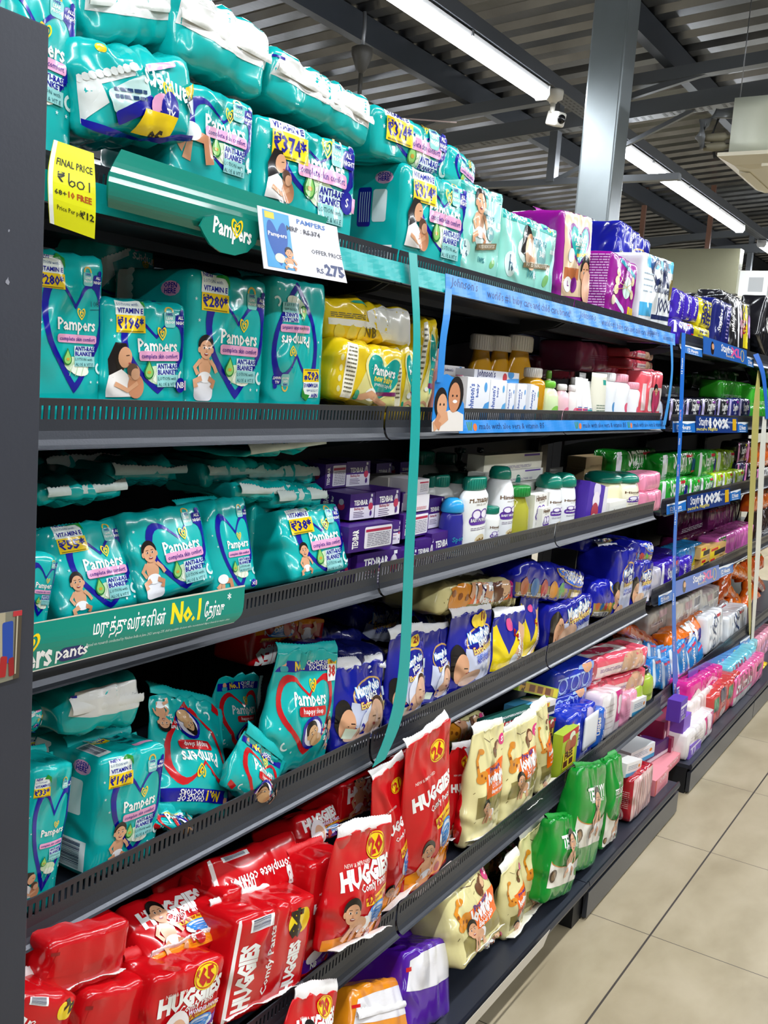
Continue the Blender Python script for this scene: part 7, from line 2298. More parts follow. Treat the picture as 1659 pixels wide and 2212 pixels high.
pack('poko', (3.404,1.002,0.699), (-0,5.9,0), (0.228,0.158,0.14,0.076), 'last blue pack at the right end of the fourth shelf', None, 80, 'blue packs on the fourth shelf')
pack('gold', (3.435,1.02,0.843), (-0,6.7,0), (0.25,0.076,0.1), 'small gold and white pack lying on the last blue pack', None, 81, 'blue packs on the fourth shelf')
pack('poko', (3.293,1.1,0.89), (-0,5.5,0), (0.498,0.047,0.16), 'dark blue pack lying highest, with white paper sticking out', {'baby_': False, 'fin': 'r'}, 82, 'blue packs on the fourth shelf')
# fifth shelf
pack('rede', (0.851,0.93,0.598), (-0,12,-0), (0.141,0.083,0.2), 'shaded red pack lying with a white edge, first above the bottom left', {'fin': 'b'}, 83, 'red packs on the fifth shelf')
pack('red', (1.066,0.93,0.555), (-56.1,10.2,0), (0.171,0.108,0.12), 'red pack tilted back with baby and orange corner', {'price': '', 'fin': 'b'}, 84, 'red packs on the fifth shelf')
pack('reds', (1.275,0.95,0.548), (-34.4,7.8,0), (0.242,0.088,0.14), 'red pack lying across the pile with white seam on its right end', {'sub': 'complete comfort', 'rot': 180, 'fin': 'r'}, 85, 'red packs on the fifth shelf')
pack('red', (1.493,0.99,0.547), (-28.9,4.8,0), (0.133,0.062,0.12), 'red pack with purple side lying below the tumbled teal pack', {'price': '', 'purple': True, 'fin': 'b'}, 86, 'red packs on the fifth shelf')
pack('reds', (1.194,0.89,0.405), (-0,12.1,0), (0.217,0.168,0.13), 'large red pack tagged 84 with brand running upwards', {'price': '84', 'fin': 'tb'}, 87, 'red packs on the fifth shelf')
pack('red', (0.993,0.89,0.448), (-0,14.3,0), (0.161,0.123,0.13), 'red pack tagged 65 with purple right edge', {'price': '65', 'purple': True}, 88, 'red packs on the fifth shelf')
pack('rede', (0.876,0.91,0.5), (-0,16.7,0), (0.125,0.094,0.15), 'plain red pack with purple M size strip beside the tag 65 one', {'fin': 'T'}, 89, 'red packs on the fifth shelf')
pack('reds', (0.727,0.89,0.579), (-0,29,-0), (0.101,0.089,0.12), 'red pack tagged 90 in the bottom left corner', {'price': '90', 'rot': -20}, 90, 'red packs on the fifth shelf')
pack('red', (1.16,0.95,0.459), (-0,8.5,0), (0.053,0.139,0.1), 'orange and red pack squeezed between the tag 84 and tag 65 packs', {'price': '', 'bottom': '#e8951c'}, 91, 'red packs on the fifth shelf')
pack('red', (1.384,0.912,0.363), (-0,6.2,0), (0.113,0.212,0.12,0.081), 'red and purple newborn pack right of the tag 84 pack', {'price': '', 'purple': True}, 92, 'red packs on the fifth shelf')
pack('redp', (1.429,0.862,0.413), (-0,12.3,0), (0.2,0.204,0.055), 'red pouch with yellow 20 tag and crawling baby', {'price': '20', 'size': 'M', 'fin': 'tb'}, 93, 'red packs on the fifth shelf')
pack('redp', (1.68,0.922,0.364), (0,-6.9,0), (0.123,0.297,0.055), 'red pouch with yellow 21 tag behind the tag 20 one', {'price': '21', 'size': 'M', 'fin': 'tb'}, 94, 'red packs on the fifth shelf')
pack('redp', (1.79,0.904,0.363), (0,-3.8,-0), (0.187,0.341,0.055,0.053), 'tall red pouch with yellow 26 tag and sitting baby', {'price': '26', 'fin': 'tb'}, 95, 'red packs on the fifth shelf')
pack('redp', (1.981,0.952,0.37), (0,13.2,0), (0.112,0.218,0.055), 'red pouch half hidden behind the tag 26 one', {'price': '35', 'fin': 'tb'}, 96, 'red packs on the fifth shelf')
pack('redp', (2.035,0.912,0.368), (-0,8.1,0), (0.162,0.204,0.055,0.039), 'red and orange pouch beside the cream packs on the fifth shelf', {'price': ''}, 97, 'red packs on the fifth shelf')
pack('red', (1.676,1.02,0.527), (-0,5.3,0), (0.19,0.086,0.14), 'shaded red pack lying behind the tag 21 pouch', {'price': ''}, 98, 'red packs on the fifth shelf')
pack('rede', (1.878,1.05,0.537), (-0,1.5,0), (0.138,0.067,0.14), 'shaded red pack below the lower end of the ribbon', None, 99, 'red packs on the fifth shelf')
pack('lov', (2.044,0.907,0.364), (-0,5,0), (0.172,0.268,0.05,0.143), 'cream pack with orange name block, left of three', {'fin': 'tb'}, 100, 'cream packs on the fifth shelf')
pack('lov', (2.236,0.902,0.362), (-0,2.6,0), (0.21,0.233,0.05,0.154), 'cream pack with orange name block, middle of three', {'fin': 'tb'}, 101, 'cream packs on the fifth shelf')
pack('lov', (2.43,0.912,0.364), (-0,-8.7,0), (0.093,0.236,0.05), 'cream pack with orange name block, right of three and narrow', {'fin': 'tb'}, 102, 'cream packs on the fifth shelf')
pack('lovs', (2.165,1.05,0.523), (-0,8.8,0), (0.255,0.082,0.12), 'shaded cream pack at the back, left of the toothpaste', None, 103, 'cream packs on the fifth shelf')
carton((2.26,0.94,0.568), (-0,6.7,0), (0.288,0.041,0.05), 'toothpaste carton lying with red and dark end on the cream packs', col='#1d5a52', front='colgate', name='toothpaste_carton', cat='carton', top='plain')
carton((2.434,0.98,0.559), (0,3.8,-0), (0.132,0.028,0.05), 'small red and blue toothpaste carton behind the larger one', col='#4aa0d0', front='colgate', name='toothpaste_carton', cat='carton')
carton((2.482,0.98,0.599), (-0,17.9,0), (0.308,0.03,0.045), 'yellow green carton lying highest beside the blue wipes', group='yellow green kids cartons', col='#9fb82c', front='kidsh', name='toothpaste_carton', cat='carton')
carton((2.505,0.96,0.539), (0,7.3,0), (0.117,0.042,0.06), 'white and red carton end below the highest yellow green one', group='yellow green kids cartons', col='#e0d8dc', front='snackbox', name='toothpaste_carton', cat='carton')
carton((2.549,0.9,0.357), (0,0,0), (0.117,0.144,0.03), 'upright yellow green carton with FREE printed on it', group='yellow green kids cartons', col='#a8c030', front='kids', name='toothpaste_carton', cat='carton')
carton((2.538,0.96,0.448), (0,5.2,-0), (0.073,0.071,0.04), 'red topped carton behind the upright yellow green one', group='yellow green kids cartons', col='#4a6a2c', front='kids', name='toothpaste_carton', cat='carton')
pack('wipes', (2.756,0.98,0.535), (0,0,-8), (0.243,0.088,0.09), 'bright blue wipes pouch on top with a cuddling photo', {'art': 'icons', 'col': '#1530b4'}, 104, 'blue wipes on the fifth shelf')
pack('wipes', (2.729,0.98,0.492), (0,0,-8), (0.219,0.056,0.09), 'bright blue wipes pouch second from top', {'art': 'icons', 'col': '#122aa0'}, 105, 'blue wipes on the fifth shelf')
pack('wipes', (2.662,0.968,0.357), (0,0,0), (0.116,0.171,0.06), 'upright blue wipes pouch half behind another', {'art': 'littles', 'col': '#1530b4'}, 106, 'blue wipes on the fifth shelf')
pack('wipes', (2.692,0.918,0.357), (0,0,0), (0.219,0.164,0.06), 'upright blue wipes pouch with white plastic lid', {'fin': 'd', 'art': 'littles', 'col': '#1530b4'}, 107, 'blue wipes on the fifth shelf')
pack('wipes', (2.836,0.913,0.357), (0,2,0), (0.097,0.13,0.06), 'slim lighter blue wipes pouch', {'art': 'littles', 'col': '#1d5ec0'}, 108, 'blue wipes on the fifth shelf')
carton((2.752,1.04,0.593), (-0,10.6,0), (0.171,0.022,0.14), 'dark navy wipes box with white lid below the fourth shelf', col='#10184e', front='plain', opt={'fg': '#b8c4e0', 'word': 'Littles'}, name='wipes_box', cat='wet wipes')
pack('pads', (2.943,0.917,0.365), (0,4.4,-0), (0.195,0.147,0.08), 'white pad pack with magenta corner, fifth shelf', {'art': 'pinkwhite', 'col': '#e9d5da', 'fin': 'r'}, 109, 'pink and white pad packs')
pack('pads', (3.168,0.93,0.329), (-0,2.7,0), (0.164,0.124,0.08), 'pink ended pad pack drooping over the lip of the fifth shelf', {'art': 'bagplain', 'col': '#e79ab4', 'fin': 'R'}, 110, 'pink and white pad packs')
pack('pads', (3.049,0.98,0.415), (-0,7.8,0), (0.243,0.107,0.1), 'white and magenta pad pack behind the blue wipes pouch', {'art': 'pinkwhite', 'col': '#e6b4c6'}, 111, 'pink and white pad packs')
pack('pads', (3.126,1.06,0.469), (-0,14.8,0), (0.311,0.047,0.1), 'pink pad pack lying just under the fourth shelf', {'art': 'bagplain', 'col': '#d97a9c'}, 112, 'pink and white pad packs')
pack('wipes', (3.042,0.96,0.53), (0,4,-6), (0.569,0.072,0.12), 'upper coral wipes pack lying on the fifth shelf', {'art': 'wipes', 'top': 'wipestop', 'col': '#e2566a', 'fin': 'R'}, 113, 'coral wipes on the fifth shelf')
pack('wipes', (3.128,0.96,0.443), (0,4,-6), (0.444,0.073,0.12), 'lower coral wipes pack lying on the fifth shelf', {'art': 'wipes', 'col': '#dd5064', 'fin': 'R'}, 114, 'coral wipes on the fifth shelf')
bottle('wash_bottle', 'lime green wash bottle with black cap, rear of three', 'bottle', 'lime green wash bottles', frame((3.434,0.98,0.372), (0,0,0)), 0.1040, 0.0998, 'flip', '#9db43c', '#1b1d1e', art=art_plain(1.4, fg='#3c5a2a', seed=0))
bottle('wash_bottle', 'lime green wash bottle with black cap, right of three', 'bottle', 'lime green wash bottles', frame((3.448,0.938,0.357), (0,0,0)), 0.1563, 0.1102, 'flip', '#9db43c', '#1b1d1e', art=art_plain(1.4, fg='#3c5a2a', seed=1))
bottle('wash_bottle', 'lime green wash bottle with black cap, left of three', 'bottle', 'lime green wash bottles', frame((3.29,0.928,0.357), (0,0,0)), 0.1566, 0.1167, 'flip', '#9db43c', '#1b1d1e', art=art_plain(1.4, fg='#3c5a2a', seed=2))
carton((3.239,0.917,0.365), (-0,5.9,0), (0.152,0.053,0.05), 'small white medicine carton by the lime green bottles', col='#e6e4e0', front='medbox', name='carton')
# bottom deck
pack('orgend', (1.526,0.83,0.178), (-26,21.7,-0), (0.263,0.114,0.16), 'orange and red pack with white band, bottom deck', {'fin': 'm'}, 115, 'red and purple packs on the bottom deck')
pack('purpend', (1.686,0.83,0.124), (-14.6,15.8,0), (0.201,0.159,0.16), 'purple pack with white folded top, bottom deck', {'fin': 'T'}, 116, 'red and purple packs on the bottom deck')
pack('redp', (1.256,0.83,0.283), (-0,22.1,0), (0.149,0.114,0.055), 'red pack at the bottom edge of the photo', {'price': '20'}, 117, 'red and purple packs on the bottom deck')
pack('rede', (1.783,1,0.124), (-0,18.4,0), (0.162,0.064,0.14), 'shaded red pack at the back under the fifth shelf', None, 118, 'red and purple packs on the bottom deck')
pack('lovs', (1.906,0.822,0.188), (-20.8,-1.2,0), (0.208,0.169,0.12), 'cream pack lying tilted on top with white torn corner', {'fin': 'b'}, 119, 'cream packs on the bottom deck')
pack('lovs', (1.989,0.862,0.139), (-0,11.9,0), (0.279,0.02,0.13), 'cream pack lying lowest with monkey and giraffe print', None, 120, 'cream packs on the bottom deck')
pack('lov', (2.141,0.842,0.116), (0,-6.2,-0), (0.108,0.178,0.05), 'cream pack leaning behind the tilted one', None, 121, 'cream packs on the bottom deck')
pack('lov', (2.27,0.852,0.111), (-0,-0.4,0), (0.161,0.212,0.05), 'cream pack leaning beside the green packs', {'fin': 'tb'}, 122, 'cream packs on the bottom deck')
pack('lovs', (2.365,1,0.109), (-0,12.9,-0), (0.22,0.083,0.12), 'shaded cream pack at the back of the bottom deck', None, 123, 'cream packs on the bottom deck')
pack('teddy', (2.316,0.807,0.137), (-0,14.7,0), (0.209,0.205,0.065,0.202), 'low green and white pack nearest the camera', None, 124, 'green packs on the bottom deck')
pack('teddy', (2.491,0.812,0.139), (-0,14.2,0), (0.236,0.283,0.065,0.266), 'tall green and white pack in the middle of the green ones', {'fin': 'T'}, 125, 'green packs on the bottom deck')
pack('teddy', (2.735,0.817,0.118), (-0,7,0), (0.128,0.259,0.065,0.041), 'narrow green and white pack beside the clear bag', None, 126, 'green packs on the bottom deck')
pack('teddy', (2.847,1.058,0.11), (0,0,0), (0.226,0.022,0.12), 'shaded green pack at the back of the bottom deck', None, 127, 'green packs on the bottom deck')
pack('pads', (3.031,0.817,0.113), (-0,1.8,0), (0.207,0.142,0.12), 'red pack inside a clear bag on the bottom deck', {'art': 'clear', 'side': 'redside', 'col': '#a81c28', 'name': 'pad_pack'}, 128)
carton((3.279,0.823,0.11), (0,0,0), (0.154,0.056,0.09), 'pink carton, nearest of three at the end of the bottom deck', group='pink cartons at the end of the bottom deck', col='#e58f98', front='pinkbox')
carton((3.5,0.848,0.11), (0,0,0), (0.202,0.031,0.09), 'pink carton, middle of three at the end of the bottom deck', group='pink cartons at the end of the bottom deck', col='#e58f98', front='pinkbox')
carton((3.757,0.878,0.11), (0,0,0), (0.148,-0.065,0.09), 'pink carton, farthest of three at the end of the bottom deck', group='pink cartons at the end of the bottom deck', col='#e58f98', front='pinkbox')
carton((3.508,0.93,0.086), (0,0,0), (0.233,0.049,0.1), 'pink carton lying behind the three at the end', group='pink cartons at the end of the bottom deck', col='#dd8a94', front='pinkbox')
carton((2.982,0.84,0.251), (-0,11.1,-0), (0.165,0.044,0.08), 'white medicine carton on the clear bag', col='#e4e2de', front='medbox', name='carton')
carton((3.288,0.9,0.186), (0,0,-10), (0.175,0.052,0.1), 'white and blue carton lying behind the medicine carton', col='#d8dada', front='medbox')
carton((3.458,0.9,0.144), (0,0,-6), (0.227,0.054,0.08), 'purple and white carton behind the pink cartons', col='#4a1f5c', front='plain', opt={'fg': '#e6e0ea', 'band': '#d8d4dc'})
# farther rack
pack('pads', (3.66,1.05,1.701), (0,0,0), (0.134,0.115,0.1), 'purple pad pack, first from the left on the far top shelf', {'art': 'stayv', 'col': '#3a1fa8'}, 200, 'purple pad packs on the far top shelf')
pack('pads', (3.778,1.05,1.716), (0,0,0), (0.092,0.097,0.1), 'purple pad pack, second from the left on the far top shelf', {'art': 'stayv', 'col': '#3a1fa8'}, 201, 'purple pad packs on the far top shelf')
pack('pads', (3.876,1.05,1.716), (0,0,0), (0.084,0.098,0.1), 'purple pad pack, third from the left on the far top shelf', {'art': 'stayv', 'col': '#3a1fa8'}, 202, 'purple pad packs on the far top shelf')
pack('pads', (4.027,1.05,1.709), (0,0,0), (0.192,0.108,0.1), 'purple and yellow pad pack with buy two offer, upper', {'art': 'free', 'col': '#d8cc22'}, 203, 'purple pad packs on the far top shelf')
pack('pads', (3.71,1.038,1.609), (0,0,0), (0.277,0.097,0.12,0.533), 'purple pad pack lying over the near end of the far top shelf', {'art': 'stay', 'col': '#3a1fa8', 'fin': 'l'}, 204, 'purple pad packs on the far top shelf')
pack('pads', (3.976,1.038,1.609), (0,0,0), (0.224,0.098,0.12,0.545), 'yellow banded pad pack lying beside it on the far top shelf', {'art': 'plain', 'fg': '#22226a', 'col': '#d8cc22', 'word': 'FREE'}, 205, 'purple pad packs on the far top shelf')
pack('pads', (4.252,1.038,1.609), (0,0,0), (0.29,0.227,0.1,0.253), 'navy pad pack between purple and black ones, far top shelf', {'art': 'stayv', 'col': '#141c6a', 'fin': 'T'}, 206)
pack('pads', (4.642,1.038,1.609), (-6,0,0), (0.445,0.275,0.12,0.215), 'black pad pack with yellow 650 strip on the far top shelf', {'art': 'whisper', 'col': '#131318', 'fin': 't'}, 207, 'black pad packs on the far top shelf')
pack('pads', (5.212,1.028,1.609), (0,24,0), (0.64,0.224,0.12,0.219), 'black pad pack leaning over at the right photo edge', {'art': 'whisper', 'col': '#131318'}, 208, 'black pad packs on the far top shelf')
pack('pads', (5.089,1.208,1.609), (0,0,0), (0.418,0.341,0.12,0.703), 'black pad pack behind the navy one on the far top shelf', {'art': 'plain', 'word': '', 'col': '#1a1a22'}, 209, 'black pad packs on the far top shelf')
pack('pads', (4.705,1.228,1.609), (0,0,0), (0.361,0.284,0.12,0.649), 'black pad pack behind the purple ones on the far top shelf', {'art': 'plain', 'word': '', 'col': '#1a1a22'}, 210, 'black pad packs on the far top shelf')
pack('pads', (3.741,1.038,1.319), (0,0,0), (0.204,0.109,0.09,0.245), 'black pad pack, first from the left on the far second shelf', {'art': 'stay', 'col': '#15151f', 'c2': '#b8b0d8', 'band': '#3a2a8c', 'accent': '#7a2a8c'}, 211, 'black pad packs on the far second shelf')
pack('pads', (3.966,1.038,1.319), (0,0,0), (0.219,0.113,0.09,0.238), 'black pad pack, second from the left on the far second shelf', {'art': 'stay', 'col': '#17172a', 'c2': '#b8b0d8', 'band': '#3a2a8c', 'accent': '#7a2a8c'}, 212, 'black pad packs on the far second shelf')
pack('pads', (4.21,1.038,1.319), (0,0,0), (0.242,0.118,0.09,0.23), 'black pad pack, third from the left on the far second shelf', {'art': 'stay', 'col': '#15151f', 'c2': '#b8b0d8', 'band': '#3a2a8c', 'accent': '#7a2a8c'}, 213, 'black pad packs on the far second shelf')
pack('pads', (4.448,1.038,1.319), (0,0,0), (0.2,0.122,0.09,0.223), 'black pad pack, fourth from the left on the far second shelf', {'art': 'stay', 'col': '#15151f', 'c2': '#b8b0d8', 'band': '#3a2a8c', 'accent': '#7a2a8c'}, 214, 'black pad packs on the far second shelf')
pack('pads', (4.652,1.038,1.319), (0,0,0), (0.189,0.126,0.09,0.217), 'black pad pack, fifth from the left on the far second shelf', {'art': 'stay', 'col': '#1a1f6a', 'c2': '#b8b0d8', 'band': '#3a2a8c', 'accent': '#7a2a8c'}, 215, 'black pad packs on the far second shelf')
pack('pads', (4.867,1.038,1.319), (0,0,0), (0.225,0.13,0.09,0.212), 'black pad pack, sixth from the left on the far second shelf', {'art': 'stay', 'col': '#1c2050', 'c2': '#b8b0d8', 'band': '#3a2a8c', 'accent': '#7a2a8c'}, 216, 'black pad packs on the far second shelf')
pack('pads', (3.659,1.068,1.319), (0,0,0), (0.14,0.096,0.09,0.214), 'small blue and white pack at the near end of the far second shelf', {'art': 'plain', 'word': '', 'col': '#d0d4e4', 'band': '#2a5ab0'}, 218)
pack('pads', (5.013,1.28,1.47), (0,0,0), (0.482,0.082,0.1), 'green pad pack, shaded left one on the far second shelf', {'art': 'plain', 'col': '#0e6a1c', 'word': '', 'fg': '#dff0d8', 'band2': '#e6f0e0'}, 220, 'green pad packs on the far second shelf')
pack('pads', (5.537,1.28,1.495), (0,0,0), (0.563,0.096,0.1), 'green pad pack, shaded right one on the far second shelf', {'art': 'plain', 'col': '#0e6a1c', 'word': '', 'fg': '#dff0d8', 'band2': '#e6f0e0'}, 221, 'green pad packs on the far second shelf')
pack('pads', (4.934,1.1,1.434), (0,0,0), (0.632,0.091,0.1), 'green pad pack, bright one lying left of the pale ribbon on the far second shelf', {'art': 'plain', 'col': '#38b02c', 'word': '', 'fg': '#dff0d8', 'band2': '#e6f0e0'}, 222, 'green pad packs on the far second shelf')
pack('pads', (5.361,1.05,1.412), (0,0,0), (0.667,0.104,0.1), 'green pad pack, upper one behind the pale ribbon on the far second shelf', {'art': 'plain', 'col': '#38b02c', 'word': '', 'fg': '#dff0d8', 'band2': '#e6f0e0'}, 223, 'green pad packs on the far second shelf')
pack('pads', (5.333,1.038,1.319), (0,0,0), (0.691,0.098,0.1,0.19), 'green pad pack, lower one behind the pale ribbon on the far second shelf', {'art': 'plain', 'col': '#2f9c28', 'word': '', 'fg': '#dff0d8', 'band2': '#e6f0e0'}, 224, 'green pad packs on the far second shelf')
pack('pads', (4.21,1.2,1.422), (0,0,0), (0.272,0.065,0.1), 'grey pack on top behind the blue ribbon', {'art': 'plain', 'col': '#55535a', 'word': ''}, 226)
pack('pads', (3.739,1.17,1.126), (0,0,0), (0.494,0.097,0.09), 'green pad pack, largest one, upper row on the left, far third shelf', {'art': 'stay', 'col': '#0c7a1e', 'band': '#16207c'}, 230, 'green pad packs on the far third shelf')
pack('pads', (4.169,1.2,1.102), (0,0,0), (0.108,0.095,0.09), 'green pad pack, narrow one beside the largest, far third shelf', {'art': 'stay', 'col': '#0c6a1c', 'band': '#16207c'}, 231, 'green pad packs on the far third shelf')
pack('pads', (4.101,1.1,1.109), (0,0,0), (0.533,0.1,0.09), 'green pad pack, upper row, behind the blue ribbon, far third shelf', {'art': 'stay', 'col': '#1a8f2a', 'band': '#16207c'}, 232, 'green pad packs on the far third shelf')
pack('pads', (4.466,1.08,1.094), (0,0,0), (0.304,0.114,0.09), 'green pad pack, upper row, right of the blue ribbon, far third shelf', {'art': 'stay', 'col': '#22a030', 'band': '#16207c'}, 233, 'green pad packs on the far third shelf')
pack('pads', (4.916,1.1,1.088), (0,0,0), (0.412,0.108,0.09), 'green pad pack, lime one in the upper row, far third shelf', {'art': 'stay', 'col': '#9cc41e', 'band': '#1c2a8c'}, 234, 'green pad packs on the far third shelf')
pack('pads', (3.875,1.048,1.012), (0,0,0), (0.377,0.107,0.09), 'green pad pack, front row, first, far third shelf', {'art': 'stay', 'col': '#23a32e', 'band': '#16207c'}, 235, 'green pad packs on the far third shelf')
pack('pads', (4.163,1.048,1.012), (0,0,0), (0.179,0.097,0.09), 'green pad pack, front row, second, far third shelf', {'art': 'stay', 'col': '#23a32e', 'band': '#16207c'}, 236, 'green pad packs on the far third shelf')
pack('pads', (4.364,1.048,1.012), (0,0,0), (0.218,0.093,0.09), 'green pad pack, front row, third, far third shelf', {'art': 'stay', 'col': '#2aa834', 'band': '#16207c'}, 237, 'green pad packs on the far third shelf')
pack('pads', (4.56,1.048,1.012), (0,0,0), (0.157,0.1,0.09), 'green pad pack, front row, first lime one, far third shelf', {'art': 'stay', 'col': '#a8cc20', 'band': '#1c2a8c'}, 238, 'green pad packs on the far third shelf')
pack('pads', (4.741,1.048,1.012), (0,0,0), (0.196,0.097,0.09), 'green pad pack, front row, second lime one, far third shelf', {'art': 'stay', 'col': '#a8cc20', 'band': '#1c2a8c'}, 239, 'green pad packs on the far third shelf')
pack('pads', (4.96,1.048,1.012), (0,0,0), (0.233,0.096,0.09), 'green pad pack, front row, third lime one, far third shelf', {'art': 'stay', 'col': '#a8cc20', 'band': '#1c2a8c'}, 240, 'green pad packs on the far third shelf')
pack('pads', (5.132,1.08,1.132), (0,0,0), (0.209,0.105,0.09), 'black and pink pad pack upper left at the right end of the far third shelf', {'art': 'stay', 'col': '#14141c', 'c2': '#e08ac0', 'band': '#d87ab8', 'accent': '#d8d030'}, 245, 'black and pink pad packs')
pack('pads', (5.111,1.068,1.012), (0,0,0), (0.21,0.124,0.09,0.147), 'black and pink pad pack lower left at the right end of the far third shelf', {'art': 'stay', 'col': '#1a1a4c', 'c2': '#e08ac0', 'band': '#d87ab8', 'accent': '#d8d030'}, 246, 'black and pink pad packs')
pack('pads', (5.349,1.08,1.124), (0,0,0), (0.225,0.12,0.09), 'black and pink pad pack upper middle at the right end of the far third shelf', {'art': 'stay', 'col': '#14141c', 'c2': '#e08ac0', 'band': '#d87ab8', 'accent': '#d8d030'}, 247, 'black and pink pad packs')
pack('pads', (5.241,1.058,1.012), (0,0,0), (0.221,0.121,0.09), 'black and pink pad pack lower middle at the right end of the far third shelf', {'art': 'stay', 'col': '#14141c', 'c2': '#e08ac0', 'band': '#d87ab8', 'accent': '#d8d030'}, 248, 'black and pink pad packs')
pack('pads', (5.678,1.08,1.087), (0,0,0), (0.414,0.115,0.09), 'black and pink pad pack upper right at the right end of the far third shelf', {'art': 'stay', 'col': '#1a2450', 'c2': '#e08ac0', 'band': '#d87ab8', 'accent': '#d8d030'}, 249, 'black and pink pad packs')
pack('pads', (5.646,1.058,1.012), (0,0,0), (0.455,0.082,0.09), 'black and pink pad pack lower right at the right end of the far third shelf', {'art': 'stay', 'col': '#15151f', 'c2': '#e08ac0', 'band': '#d87ab8', 'accent': '#d8d030'}, 250, 'black and pink pad packs')
pack('pads', (3.668,1.028,0.679), (0,0,0), (0.136,0.112,0.1,0.037), 'silver ended pad pack nearest on the far fourth shelf', {'art': 'plain', 'word': '', 'col': '#cfcbd8'}, 255, 'packs on the far fourth shelf')
pack('pads', (3.863,1.028,0.679), (0,0,0), (0.256,0.126,0.1), 'purple pad pack behind the blue ribbon, far fourth shelf', {'art': 'stay', 'col': '#3a1fa8'}, 256, 'packs on the far fourth shelf')
pack('pads', (4.121,1.038,0.679), (0,0,0), (0.202,0.1,0.1), 'purple pad pack right of the blue ribbon, far fourth shelf', {'art': 'stayv', 'col': '#3d22b0'}, 257, 'packs on the far fourth shelf')
pack('pads', (3.997,1.1,0.745), (0,0,0), (0.285,0.06,0.1), 'dark purple pad pack lying behind, far fourth shelf', {'art': 'plain', 'word': '', 'col': '#2a1a78'}, 258, 'packs on the far fourth shelf')
pack('pads', (4.303,1.068,0.679), (0,0,0), (0.378,0.125,0.1), 'sky blue and yellow pack on the far fourth shelf', {'art': 'plain', 'word': '', 'col': '#2a8ccc', 'band': '#e0cc28', 'kind': 1}, 259, 'packs on the far fourth shelf')
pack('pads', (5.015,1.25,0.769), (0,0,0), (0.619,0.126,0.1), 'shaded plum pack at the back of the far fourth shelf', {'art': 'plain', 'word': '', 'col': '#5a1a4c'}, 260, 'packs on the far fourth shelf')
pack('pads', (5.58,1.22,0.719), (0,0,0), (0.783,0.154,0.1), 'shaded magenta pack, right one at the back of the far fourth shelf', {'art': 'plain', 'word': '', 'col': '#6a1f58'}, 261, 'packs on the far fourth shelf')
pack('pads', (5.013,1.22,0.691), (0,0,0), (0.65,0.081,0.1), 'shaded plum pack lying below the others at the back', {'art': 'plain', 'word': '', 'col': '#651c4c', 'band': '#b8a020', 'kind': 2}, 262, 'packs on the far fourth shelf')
pack('pads', (5.136,1.06,0.624), (0,0,0), (0.801,0.169,0.1), 'bright pink pack with green corner on the far fourth shelf', {'art': 'plain', 'word': '', 'col': '#d868b8', 'band': '#3a8a3c', 'kind': 2}, 263, 'packs on the far fourth shelf')
pack('pads', (5.455,1.1,0.724), (0,0,0), (0.488,0.058,0.1), 'pink and green pack on top of the bright pink one', {'art': 'plain', 'word': '', 'col': '#c858a8', 'band': '#3a8a4c', 'kind': 0}, 264, 'packs on the far fourth shelf')
carton((4.431,1.04,0.742), (0,0,0), (0.168,0.054,0.05), 'small red and yellow carton, upper left of five by the slogan board', group='small red and yellow cartons', col='#c8a060', front='snackbox')
carton((4.665,1.04,0.72), (0,0,0), (0.313,0.055,0.05), 'small red and yellow carton, upper right of five by the slogan board', group='small red and yellow cartons', col='#c8a060', front='snackbox')
carton((4.449,1.04,0.683), (0,0,0), (0.153,0.059,0.05), 'small red and yellow carton, lower left of five by the slogan board', group='small red and yellow cartons', col='#c8a060', front='snackbox')
carton((4.62,1.04,0.67), (0,0,0), (0.2,0.059,0.05), 'small red and yellow carton, lower middle of five by the slogan board', group='small red and yellow cartons', col='#c8a060', front='snackbox')
carton((4.792,1.04,0.661), (0,0,0), (0.155,0.052,0.05), 'small red and yellow carton, lower right of five by the slogan board', group='small red and yellow cartons', col='#c8a060', front='snackbox')
pack('candy', (5.561,1.06,1.094), (0,0,0), (0.552,0.125,0.07), 'orange snack pouch, topmost behind the pale ribbon at the photo edge', {'art': 'plain', 'word': '', 'col': '#d0601c', 'band2': '#f0d8c0'}, 270, 'orange snack pouches at the photo edge')
pack('candy', (5.936,1.1,0.836), (0,0,0), (0.565,0.11,0.07), 'orange snack pouch, second behind the pale ribbon at the photo edge', {'art': 'plain', 'word': '', 'col': '#e06a14', 'band2': '#f0d8c0'}, 271, 'orange snack pouches at the photo edge')
pack('candy', (6.053,1.1,0.664), (0,0,0), (0.56,0.171,0.07), 'orange snack pouch, third dark one behind the pale ribbon at the photo edge', {'art': 'plain', 'word': '', 'col': '#38231c', 'band2': '#f0d8c0'}, 272, 'orange snack pouches at the photo edge')
pack('candy', (6.202,1.12,0.562), (0,0,0), (0.607,0.09,0.07), 'orange snack pouch, fourth behind the pale ribbon at the photo edge', {'art': 'plain', 'word': '', 'col': '#c86030', 'band2': '#f0d8c0'}, 273, 'orange snack pouches at the photo edge')
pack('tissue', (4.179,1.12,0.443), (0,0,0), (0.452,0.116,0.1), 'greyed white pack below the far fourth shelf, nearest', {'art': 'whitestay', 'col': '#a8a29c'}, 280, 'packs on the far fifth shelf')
pack('tissue', (4.432,1.08,0.426), (0,0,0), (0.447,0.14,0.1), 'white bar coded pack hanging over from below the slogan board', {'art': 'whitestay', 'col': '#cfcbc4'}, 281, 'packs on the far fifth shelf')
pack('tissue', (4.812,1.08,0.419), (0,0,0), (0.363,0.114,0.1), 'white bar coded pack right of the other, under the slogan board', {'art': 'whitestay', 'col': '#d2cec6'}, 282, 'packs on the far fifth shelf')
